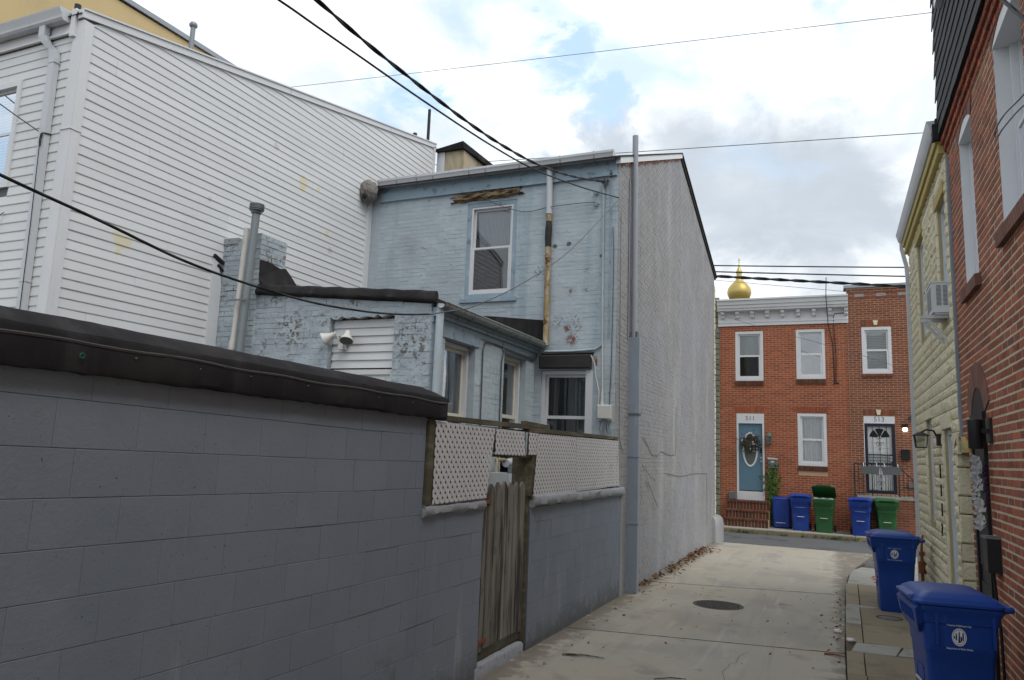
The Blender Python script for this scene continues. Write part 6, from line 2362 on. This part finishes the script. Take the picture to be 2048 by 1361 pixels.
hc = thing('grey_house', 'narrow strip of a grey green stone faced house beside number 511', 'house', (-5, 24.5, -1.97))
b = MB(PG)
b.quad((-9, -2, -.01), (-3.34, -2, -.01), (-3.34, 5.0, -.01), (-9, 5.0, -.01))
b.quad((-9, 5.0, .0), (-3.36, 5.0, .0), (-3.36, 5.18, .0), (-9, 5.18, .0))
b.quad((-9, 5.18, .0), (-3.36, 5.18, .0), (-3.36, 5.18, -8), (-9, 5.18, -8))
part('wall', b, mt['grey_stone'], hc)
z = -1.97
k = 0
while z < 5.1:
    u = -5.0 + (.2 if k % 2 else 0)
    while u < -3.37:
        e = min(u + .42, -3.36)
        if e - u > .05 and u > -4.6:
            b = MB(PG)
            b.chbox(u + .006, e - .006, z + .005, z + .165, -.02, .03 + random.uniform(-.008, .01), .02)
            part('stone', b, mt['grey_stone'], hc, at=PG(u, z, 0))
        u += .42
    z += .172
    k += 1

# ------------------------------------------------------------------ fittings on the fronts
wr = thing('wreath', 'evergreen wreath with red ribbons on the oval glass of the blue door', 'wreath', (-2.45, 24.5, .52))
b = MB(PG)
rb = MB(PG)
wb = MB(PG)
for i in range(420):
    t = random.uniform(0, 2 * math.pi)
    r = .215 + random.gauss(0, .055)
    u, v, w = -2.43 + r * math.cos(t), .53 + r * math.sin(t) * 1.02, random.uniform(.0, .10)
    d = Vector((random.gauss(0, 1), random.gauss(0, 1), random.gauss(0, .5))).normalized() * .06
    s = Vector((-d.y, d.x, random.gauss(0, .02))).normalized() * .014
    tgt = b if i % 6 else (wb if i % 30 == 0 else rb)
    k = 1.0 if i % 6 else 1.2
    tgt.add([(u - s.x * k, v - s.y * k, w), (u + s.x * k, v + s.y * k, w), (u + d.x + s.x * k * .3, v + d.y + s.y * k * .3, w + abs(d.z)), (u + d.x - s.x * k * .3, v + d.y - s.y * k * .3, w + abs(d.z))], [(0, 1, 2, 3)])
part('greenery', b, mt['needle'], wr, kind='stuff')
part('ribbon', rb, mt['berry'], wr, kind='stuff')
part('pale_bow', wb, mt['petal'], wr, kind='stuff')

def coach_lamp(u, v, xf, nm, lab, m, lit=False):
    t = thing(nm, lab, 'wall lamp', xf(u, v, .05))
    b = MB(xf)
    if not lit:
        b.box(u - .05, u + .05, v - .10, v + .12, .0, .02)
        b.tube([(u, v + .10, .02), (u, v + .20, .06), (u, v + .21, .11), (u, v + .14, .12)], .012, 6)
        b.loft([[(u + r * math.cos(a * .7854), vv, .12 + r * math.sin(a * .7854)) for a in range(8)] for r, vv in ((.10, v + .06), (.07, v + .12), (.02, v + .17))])
        b.loft([[(u + r * math.cos(a * .7854), vv, .12 + r * math.sin(a * .7854)) for a in range(8)] for r, vv in ((.02, v - .22), (.07, v - .19), (.085, v - .17))])
        for a in range(4):
            c, s = math.cos(a * 1.5708), math.sin(a * 1.5708)
            b.tube([(u + .08 * c, v - .17, .12 + .08 * s), (u + .095 * c, v + .06, .12 + .095 * s)], .008, 5)
        part('cage', b, mt[m], t)
        b = MB(xf)
        b.loft([[(u + r * math.cos(a * .7854), vv, .12 + r * math.sin(a * .7854)) for a in range(8)] for r, vv in ((.07, v - .165), (.085, v + .055))])
        part('glass', b, mt['clearglass'], t)
    else:
        b.box(u - .075, u + .075, v + .02, v + .14, .0, .12)
        part('housing', b, mt[m], t)
        b = MB(xf)
        b.tube([(u, v + .02, .06), (u, v - .06, .06), (u, v - .085, .06)], [.055, .06, .03], 12)
        part('bulb', b, mt['bulb'], t, smooth=50)


coach_lamp(-1.87, .70, PG, 'wall_lamp', 'verdigris coach lamp beside the blue door of number 511', 'copper_lamp')
coach_lamp(1.885, 1.08, PGb, 'wall_lamp', 'small lit porch lamp beside the barred white door', 'black', True)
t = thing('mailbox', 'weathered grey mailbox on the orange brick above the ivy', 'mailbox', (-1.78, 24.4, 0))
b = MB(PG)
b.chbox(-1.91, -1.65, -.22, .06, .0, .11, .01)
part('box', b, mt['galv_box'], t)
b = MB(PG)
b.prism([(-1.92, .05), (-1.64, .05), (-1.64, .09), (-1.92, .11)], .0, .13)
part('lid', b, mt['downspout'], t)
b = MB(PG)
b.add(el(-1.78, -.02, .055, .03, .113), [tuple(range(32))])
part('badge', b, mt['stone'], t)
t = thing('mailbox', 'plain black mailbox on the brown brick right of the barred door', 'mailbox', (1.87, 24.4, .3))
b = MB(PGb)
b.chbox(1.76, 1.985, .17, .46, .0, .10, .01)
part('box', b, mt['black'], t)
b = MB(PGb)
b.box(1.755, 1.99, .44, .475, .0, .115)
part('lid', b, mt['black'], t)
for u, v, lab in ((2.06, 1.42, 'small dark round vent on the brown brick wall near the downspout'),):
    t = thing('wall_vent', lab, 'vent', PGb(u, v, 0))
    b = MB(PGb)
    b.tube([(u, v, 0), (u, v, .06)], .07, 14)
    part('collar', b, mt['galv_box'], t)
    b = MB(PGb)
    for k in range(4):
        b.box(u - .05, u + .05, v - .045 + k * .025, v - .035 + k * .025, .06, .066)
    part('louvre', b, mt['black'], t)
t = thing('meter_box', 'grey meter box at the top of the brick steps by number 511', 'meter box', (-2.95, 24.4, -1.1))
b = MB(PG)
b.chbox(-3.09, -2.86, -1.22, -.98, .0, .16, .015)
part('box', b, mt['galv_box'], t)
t = thing('service_wire', 'dark service wires running down the orange brick to the white cornice', 'wire', (.0, 24.4, 3))
b = MB(PG)
b.tube([(-.12, 5.6, .6), (-.14, 5.1, .43), (-.13, 4.8, .40), (-.10, 4.2, .06), (.02, 3.6, .02), (.04, 2.4, .02)], .012, 6)
b.tube([(.42, 4.58, .07), (.10, 4.56, .07), (.05, 4.5, .07), (.06, 4.2, .03), (.10, 3.2, .02), (.08, 2.4, .02)], .010, 6)
b.tube([(.0, 2.42, .02), (.16, 2.42, .02)], .02, 6)
part('wire', b, mt['cable'], t)
b = MB(PG)
b.tube([(-3.25, 4.62, .2), (-2.0, 4.05, .9), (-.4, 3.45, 1.6), (1.2, 2.95, 1.2), (2.4, 2.6, .3)], .006, 5)
part('wire', b, mt['cable_grey'], t)
for u, v in ((1.98, -.97), (1.98, -1.02), (2.12, -1.45)):
    b = MB(PGb)
    b.chbox(u - .14, u + .14, v, v + .10, .0, .02, .005)
    part('wall_vent', b, mt['step_brick'], hb)
b = MB(PGb)
b.chbox(1.90, 2.08, -.62, -.50, .0, .08, .01)
part('outlet_box', b, mt['galv_box'], hb)

# railing, planters and the stoop of 513
sp = thing('brick_stoop', 'brown brick stoop below the barred door behind the bins', 'stoop', (1.3, 24.2, -1.97))
r_ = bricks(.60, 1.98, -1.97, -.98)
PS = frame((0, 23.98, 0), (1, 0, 0), (0, -1, 0))
part('bricks', brick_mesh(PS, r_, .006, .0015), mt['red_b'], sp, kind='stuff')
b = MB()
b.box(.60, 1.98, 23.981, 24.46, -1.99, -.965)
part('core', b, mt['red_b_joint'], sp)
b = MB()
b.box(.56, 2.02, 23.95, 24.465, -.962, -.88)
part('tread', b, mt['sidewalk_new'], sp)
ra = thing('iron_railing', 'thin dark iron railing round the stoop of number 513', 'railing', (1.3, 24.0, -.9))
PR = frame((0, 24.02, 0), (1, 0, 0), (0, -1, 0))
b = MB(PR)
b.tube([(.50, .02, .0), (1.62, .02, .0), (2.25, -.66, .0)], .014, 6)
b.tube([(.50, -.80, .0), (1.62, -.80, .0), (2.25, -1.5, .0)], .010, 6)
part('handrail', b, mt['navy'], ra)
for i in range(16):
    u = .50 + i * .115
    d = 0 if u < 1.62 else -(u - 1.62) * 1.08
    b = MB(PR)
    b.tube([(u, .02 + d, .0), (u, -.88 + d, .0)], .014 if u in (.5,) or i in (4, 10) else .007, 5)
    part('baluster', b, mt['navy'], ra)
for u0, lab in ((.66, 'left grey trough planter with dead plants on the iron railing'), (1.20, 'right grey trough planter with dead plants on the iron railing')):
    t = thing('planter', lab, 'planter', (u0 + .25, 23.9, -.1))
    b = MB()
    b.loft([[(u0 + .04, 23.80, -.26), (u0 + .46, 23.80, -.26), (u0 + .46, 23.98, -.26), (u0 + .04, 23.98, -.26)], [(u0, 23.77, -.04), (u0 + .5, 23.77, -.04), (u0 + .5, 24.0, -.04), (u0, 24.0, -.04)], [(u0 + .02, 23.79, -.04), (u0 + .48, 23.79, -.04), (u0 + .48, 23.98, -.04), (u0 + .02, 23.98, -.04)], [(u0 + .02, 23.79, -.08), (u0 + .48, 23.79, -.08), (u0 + .48, 23.98, -.08), (u0 + .02, 23.98, -.08)]])
    part('trough', b, mt['galv_box'], t)
    b = MB()
    for k in range(60):
        x, y = u0 + random.uniform(.03, .47), 23.8 + random.uniform(0, .17)
        h = random.uniform(.02, .08)
        b.add([(x - .006, y, -.09), (x + .006, y, -.09), (x + random.uniform(-.05, .05), y, -.06 + h)], [(0, 1, 2)])
    part('dead_stems', b, mt['leaf_brown'], t)
    for u in (u0 + .08, u0 + .42):
        b = MB()
        b.tube([(u, 24.02, .03), (u, 23.95, .05), (u, 23.78, .0), (u, 23.765, -.05)], .010, 6)
        part('hook', b, mt['print'], t)

# ivy beside the steps
iv = thing('ivy_vine', 'green ivy climbing the orange brick below the grey mailbox', 'vine', (-1.80, 24.4, -1.9))
b = MB(PG)
b.tube([(-1.80, -1.97, .05), (-1.78, -1.4, .05), (-1.84, -.8, .04), (-1.80, -.3, .04), (-1.74, -.1, .05)], [.025, .022, .018, .012, .006], 6)
part('stem', b, mt['wood_dark'], iv)
b = MB(PG)
for i in range(620):
    t = random.random()
    v = -1.95 + 1.85 * t
    spread = .10 + .12 * abs(math.sin(v * 3.1 + .6)) * (1 if v < -.2 else 1.3)
    u = -1.80 + random.gauss(0, spread * .6) + (.06 if v > -.35 else -.02 * math.sin(v * 5)) - (.10 if v < -1.3 else 0) * random.random()
    w = random.uniform(.02, .16)
    s = random.uniform(.022, .045)
    a = random.uniform(0, 6.28)
    n = Vector((random.gauss(0, .5), random.gauss(0, .5), 1)).normalized()
    x = Vector((math.cos(a), math.sin(a), 0))
    x = (x - n * x.dot(n)).normalized()
    y = n.cross(x)
    c = Vector((u, v, w))
    q = [c - x * s, c + y * s * .7 - x * .2 * s, c + x * s * 1.2, c - y * s * .7 - x * .2 * s]
    b.add([tuple(p) for p in q], [(0, 1, 2, 3)])
part('foliage', b, mt['leaf_green'], iv)

# ================================================================== WHEELED BINS
def bin_body(mat, lid_open=0.0):
    """a wheeled refuse cart: front faces -Y, hinge and wheels at +Y, origin on the ground"""
    root = bpy.data.objects.new('wheeled_bin', None)
    COL.objects.link(root)
    root.empty_display_size = .2
    ORG[root] = Vector((0, 0, 0))
    b = MB()
    S = lambda z, w, d, cy=0.0, r=.05: rrect(0, cy, w, d, r, z, 5)
    b.loft([S(.012, .40, .43, -.01, .05), S(.0, .42, .45, -.01, .05), S(.05, .435, .47, -.008), S(.45, .475, .53), S(.64, .495, .56), S(.652, .510, .575), S(.70, .515, .58), S(.84, .535, .61), S(.845, .555, .63), S(.905, .565, .64), S(.93, .60, .675), S(.955, .60, .675), S(.955, .565, .64, 0, .045), S(.80, .50, .57, 0, .045)], cap1=False)
    b.add([(-.22, -.25, .56), (.22, -.25, .56), (.22, .25, .56), (-.22, .25, .56)], [(0, 1, 2, 3)])
    body = part('body', b, mat, root, smooth=35)
    b = MB()
    # front grab lip: a skirt hanging from the rim
    b.loft([[(-.29, -.335, .955), (.29, -.335, .955), (.29, -.30, .955), (-.29, -.30, .955)], [(-.30, -.375, .93), (.30, -.375, .93), (.28, -.30, .93), (-.28, -.30, .93)], [(-.27, -.355, .83), (.27, -.355, .83), (.26, -.30, .83), (-.26, -.30, .83)], [(-.20, -.325, .76), (.20, -.325, .76), (.19, -.29, .76), (-.19, -.29, .76)]])
    part('grab_lip', b, mat, root)
    for i in range(7):
        b = MB()
        u = -.18 + i * .06
        b.add([(u - .005, -.366, .915), (u + .005, -.366, .915), (u + .005, -.352, .82), (u - .005, -.352, .82), (u - .005, -.378, .90), (u + .005, -.378, .90), (u + .005, -.366, .835), (u - .005, -.366, .835)], [(4, 5, 6, 7), (0, 4, 7, 3), (1, 2, 6, 5)])
        part('rib', b, mat, root)
    for sx in (-1, 1):                       # side ribs under the rim
        for cy in (-.20, .25):
            b = MB()
            b.box(sx * .262, sx * .285, cy - .012, cy + .012, .70, .93)
            part('stiffener', b, mat, root)
    b = MB()
    ringframe_pts = [(-.105, .50), (.105, .50), (.085, .30), (-.085, .30)]
    b.add([(u, -.272 + (.5 - v) * .03, v) for u, v in ringframe_pts] + [(u * .9, -.21, v) for u, v in ringframe_pts], [(0, 1, 5, 4), (1, 2, 6, 5), (2, 3, 7, 6), (3, 0, 4, 7), (4, 5, 6, 7)])
    b.box(-.11, .11, -.279, -.268, .495, .51)
    part('catch_pocket', b, mt['rubber'] if False else mat, root)
    b = MB()
    b.tube([(-.10, -.276, .40), (.10, -.276, .40)], .012, 8)
    part('catch_bar', b, mt['steel'], root)
    # lid, hinged at the back
    L = bpy.data.objects.new('lid', None)
    b = MB()
    R = lambda z, w, d, cy, r=.06: rrect(0, cy, w, d, r, z, 5)
    b.loft([R(.958, .615, .70, -.010), R(.966, .635, .72, -.012), R(.982, .635, .72, -.012), R(.988, .62, .70, -.012), R(1.005, .60, .66, -.015), R(1.010, .585, .645, -.015), R(1.034, .50, .54, -.02), R(1.044, .42, .46, -.02), R(1.047, .2, .2, -.02)])
    b.loft([[(-.20, -.40, .985), (.20, -.40, .985), (.20, -.34, .995), (-.20, -.34, .995)], [(-.19, -.405, 1.0), (.19, -.405, 1.0), (.19, -.34, 1.012), (-.19, -.34, 1.012)]])
    hinge = Vector((0, .365, .955))
    if lid_open:
        rot = Matrix.Rotation(-lid_open, 4, 'X') @ Matrix.Rotation(.0, 4, 'Y')
        b.v = [hinge + rot @ (p - hinge) for p in b.v]
    bpy.data.objects.remove(L)
    part('lid', b, mat, root, smooth=32)
    b = MB()
    b.tube([(-.24, .345, .945), (-.24, .42, .955), (.24, .42, .955), (.24, .345, .945)], .016, 8)
    for sx in (-1, 1):
        b.prism([(.30, .86), (.36, .93), (.43, .95), (.43, .975), (.32, .965)], 0, 1)
        k = b.v[-10:]
        b.v[-10:] = [Vector((sx * (.20 if i < 5 else .235), p.x, p.y)) for i, p in enumerate(k)]
    part('handle', b, mat, root)
    for sx in (-1, 1):
        b = MB()
        b.loft([[(sx * (.24 + dx), .235 + r * math.cos(a * .3142), .10 + r * math.sin(a * .3142)) for a in range(20)] for r, dx in ((.04, .0), (.095, .0), (.10, .012), (.10, .04), (.095, .052), (.06, .052), (.055, .04))])
        part('wheel', b, mt['rubber'], root, smooth=40)
    return root


def seal(root, side, z, r):
    """the round city seal and the two lines of print on the cart's side (side = +1: +X face)"""
    tl = math.atan((.535 - .475) / 2 / .39)
    xs = lambda zz: side * (.2375 + (zz - .45) * .0777)
    b = MB()
    C = lambda y, zz, k=.0: (xs(zz) + side * (.003 + k), y, zz)
    y0 = -.02
    ring = lambda rr, k: [C(y0 + rr * math.cos(a * math.pi / 18), z + rr * math.sin(a * math.pi / 18), k) for a in range(36)]
    b.loft([ring(r, .001), ring(r * .88, .001)], cap0=False, cap1=False)
    b.add(ring(r * .82, .001), [tuple(range(36))])
    part('seal', b, mt['print'], root)
    b = MB()
    for dy, h0, h1 in ((-.66, -.10, .12), (-.40, -.30, .42), (.28, -.45, .10), (.52, -.30, .50)):
        pts = [C(y0 + r * (dy - .10), z + r * h0, .0016), C(y0 + r * (dy + .10), z + r * (h0 - .16), .0016), C(y0 + r * (dy + .10), z + r * (h1 - .1), .0016), C(y0 + r * (dy - .10), z + r * (h1 + .06), .0016)]
        b.add(pts, [(0, 1, 2, 3)])
    for w, h0, h1 in ((.20, -.62, -.50), (.13, -.50, .0), (.085, .0, .42), (.12, .42, .50), (.05, .50, .70)):
        b.add([C(y0 - r * w, z + r * h0, .0022), C(y0 + r * w, z + r * h0, .0022), C(y0 + r * w * .85, z + r * h1, .0022), C(y0 - r * w * .85, z + r * h1, .0022)], [(0, 1, 2, 3)])
    part('seal_figure', b, mt['print_blue'], root)
    rot = (math.radians(90), 0, math.radians(90 * side))
    text('lettering', 'Property of Baltimore City', .0175, root, mt['print'], C(y0, z + r + .018, .004), rot, extrude=.0004)
    text('lettering', 'Department of Public Works', .0175, root, mt['print'], C(y0, z - r - .018, .004), rot, extrude=.0004)


def front_print(root):
    text('lettering', 'Property of Baltimore City', .024, root, mt['print'], (0, -.300, .665), (math.radians(90), 0, 0), extrude=.0004)


def settle(root, loc, rz, label, group=None, tilt=0.0, deep=1.0):
    root.location = loc
    root.scale = (1, deep, 1)
    root.rotation_euler = (tilt, 0, rz)
    tag(root, label, 'wheeled bin', group)


GB = 'city refuse bins'
nb = bin_body(mt['binblue'])
seal(nb, 1, .76, .058)
b = MB()
b.box(.285, .303, -.115, -.095, .9655, .983)
part('sticker', b, mt['print'], nb)
fb = copy_tree(nb)
settle(nb, (.72, 6.28, ground_z(6.3) + .096), math.radians(-90 + 7), 'nearest blue wheeled bin with a white round seal against the red brick wall', GB, deep=.76)
settle(fb, (.70, 11.72, ground_z(11.7) + .096), math.radians(-90 + 3), 'blue wheeled bin with a white round seal on the sidewalk before the stone house', GB, deep=.83)
f1 = bin_body(mt['binblue_far'])
front_print(f1)
f2 = copy_tree(f1)
settle(f1, (-.98, 23.85, -1.97), math.radians(3), 'blue wheeled bin between the upright blue tub and the open green bin', GB)
settle(f2, (.62, 23.55, -1.97), math.radians(-4), 'blue wheeled bin in front of the brown rowhouse stoop', GB)
g1 = bin_body(mt['bingreen'], math.radians(27))
b = MB()
b.loft([[(-.26 + .52 * i / 8, -.30 + .03 * math.sin(i * 2), .95 + .02 * math.sin(i * 3)) for i in range(9)] + [(.26 - .52 * i / 8, -.27, .97 + .015 * math.sin(i * 2)) for i in range(9)]], cap0=False)
part('bag_edge', b, mt['paper'], g1)
settle(g1, (-.33, 23.75, -1.97), math.radians(-3), 'green wheeled bin with its lid propped half open', GB)
g2 = bin_body(mt['bingreen'])
settle(g2, (1.27, 23.72, -1.97), math.radians(2), 'green wheeled bin with a closed lid below the planters', GB)
tb = thing('recycling_tub', 'shallow blue plastic tub standing on end against the orange brick', 'tub', (-1.52, 24.2, -1.97))
b = MB()
T = lambda y, w, h, r: [(-1.52 + p[0], y, -1.97 + .45 + p[1]) for p in [(q[0], q[1]) for q in rrect(0, 0, w, h, r, 0, 5)]]
b.loft([T(24.28, .50, .90, .06), T(24.0, .46, .86, .06), T(23.99, .44, .84, .06), T(23.985, .40, .80, .06), T(23.995, .38, .78, .06)])
b.loft([T(24.29, .54, .94, .07), T(24.26, .54, .94, .07)])
part('shell', b, mt['binblue_far'], tb, smooth=35)
b = MB()
b.box(-1.68, -1.40, 23.978, 23.982, -1.82, -1.80)
part('print_line', b, mt['print'], tb)

# ================================================================== CHURCH DOME FAR BEHIND
cdm = thing('church_dome', 'gilded onion dome with a cross rising behind the brick rowhouses', 'dome', (-6.7, 60, 10))
b = MB()
b.lathe((-6.7, 60, 0), [(.62, 12.0), (.62, 12.55), (.70, 12.6), (.80, 12.75), (.92, 13.05), (.93, 13.25), (.84, 13.55), (.62, 13.85), (.40, 14.05), (.27, 14.22), (.24, 14.35)], 28)
part('onion', b, mt['gold'], cdm, smooth=50)
b = MB()
b.lathe((-6.7, 60, 0), [(.22, 14.35), (.20, 14.40), (.20, 14.75), (.24, 14.78), (.25, 14.88), (.18, 15.0), (.08, 15.25), (.05, 15.4)], 20)
part('lantern', b, mt['gold'], cdm, smooth=50)
b = MB()
b.tube([(-6.7, 60, 15.35), (-6.7, 60, 16.0)], .022, 8)
b.box(-6.80, -6.60, 59.98, 60.02, 15.80, 15.835)
b.box(-6.75, -6.65, 59.98, 60.02, 15.90, 15.93)
b.box(-6.75, -6.65, 59.98, 60.02, 15.64, 15.67)
b.lathe((-6.7, 60, 15.42), [(0, -.06), (.06, -.03), (.06, .03), (0, .06)], 12)
part('cross', b, mt['gold'], cdm)
b = MB()
b.lathe((-6.7, 60, 0), [(.9, 2.0), (.9, 11.9), (1.0, 12.0), (.6, 12.05)], 20)
part('drum', b, mt['chimney'], cdm)

# ================================================================== LEAVES AND LITTER
def leaf_pile(name, spots, m, label=None):
    b = MB()
    for x, y, z, s in spots:
        a = random.uniform(0, 6.28)
        n = Vector((random.gauss(0, .6), random.gauss(0, .6), 1)).normalized()
        t = Vector((math.cos(a), math.sin(a), 0))
        t = (t - n * t.dot(n)).normalized()
        w = n.cross(t)
        c = Vector((x, y, z + s * .35))
        k = random.uniform(.3, .6)
        b.add([tuple(c - t * s), tuple(c + w * s * .55 + n * s * k * .5), tuple(c + t * s), tuple(c - w * s * .55 + n * s * k * .4), tuple(c)], [(0, 1, 4), (1, 2, 4), (2, 3, 4), (3, 0, 4)])
    return solo(name, b, mt[m], label, None, (spots[0][0], spots[0][1], spots[0][2]), kind='stuff')


sp_ = []
for c0, c1, n, wd in ((11.95, 12.5, 26, .08), (12.7, 13.3, 28, .09), (13.6, 15.1, 70, .12), (15.3, 16.9, 120, .13), (17.0, 18.1, 110, .18), (11.0, 19.5, 30, .2)):
    for i in range(n):
        y = random.uniform(c0, c1)
        sp_.append((-2.91 + abs(random.gauss(0, wd)), y, ground_z(y) + abs(random.gauss(0, .03 if n > 60 else .012)), random.uniform(.02, .05)))
leaf_pile('dead_leaves', sp_, 'leaf_brown')
sp_ = []
for i in range(110):
    y = 5 + 8 * random.random() ** .8
    x = .04 - abs(random.gauss(0, .12)) if i % 3 == 0 else random.choice((random.uniform(-2.85, -.1), -2.8 + abs(random.gauss(0, .5))))
    sp_.append((x, y, ground_z(y), random.uniform(.010, .028)))
for i in range(26):
    y = random.uniform(8.6, 13.5)
    sp_.append((.035 - abs(random.gauss(0, .05)), y, ground_z(y) + .005, random.uniform(.012, .03)))
leaf_pile('leaf_litter', sp_, 'leaf_brown')
wd_ = []
for i in range(160):
    x = random.choice((random.gauss(-2.5, .35), random.gauss(.15, .3), random.uniform(-3, 1)))
    wd_.append((x, 22.98 - random.random() * .06, -2.09 + random.random() * .06, random.uniform(.02, .05)))
leaf_pile('kerb_weeds', wd_, 'leaf_green')
for i, (x, y, L, a, lab) in enumerate(((-2.55, 7.35, .42, .2, 'broken twig lying near the gate sill'), (-1.55, 7.0, .30, .5, 'thin curved twig on the concrete in front'), (-.16, 8.9, .22, -.1, 'reddish stick beside the kerb'))):
    b = MB()
    z = ground_z(y) + .012
    d = Vector((math.cos(a), math.sin(a), 0))
    p = Vector((x, y, z))
    b.tube([tuple(p), tuple(p + d * L * .5 + Vector((.0, .02, .006))), tuple(p + d * L)], [.012 if i != 1 else .006, .010 if i != 1 else .006, .005], 6)
    if i == 0:
        b.tube([tuple(p + d * .1), tuple(p + d * .22 + Vector((.0, -.07, .02)))], [.006, .002], 5)
    solo('twig', b, mt['rustiron'] if i == 2 else mt['wood'], lab, 'twig', tuple(p))
for i, (x, y, s, lab) in enumerate(((-.02, 10.15, .045, 'crumpled pale paper in the gutter by the kerb'), (.10, 9.28, .035, 'white scrap of plastic on the kerb edge'))):
    z = ground_z(y) + (.02 if x < .05 else .11)
    solo('litter_scrap', blob((x, y, z), s, (1.3, 1, .6), i + 9.0, 2, .5), mt['paper'], lab, 'litter', (x, y, z), smooth=20)
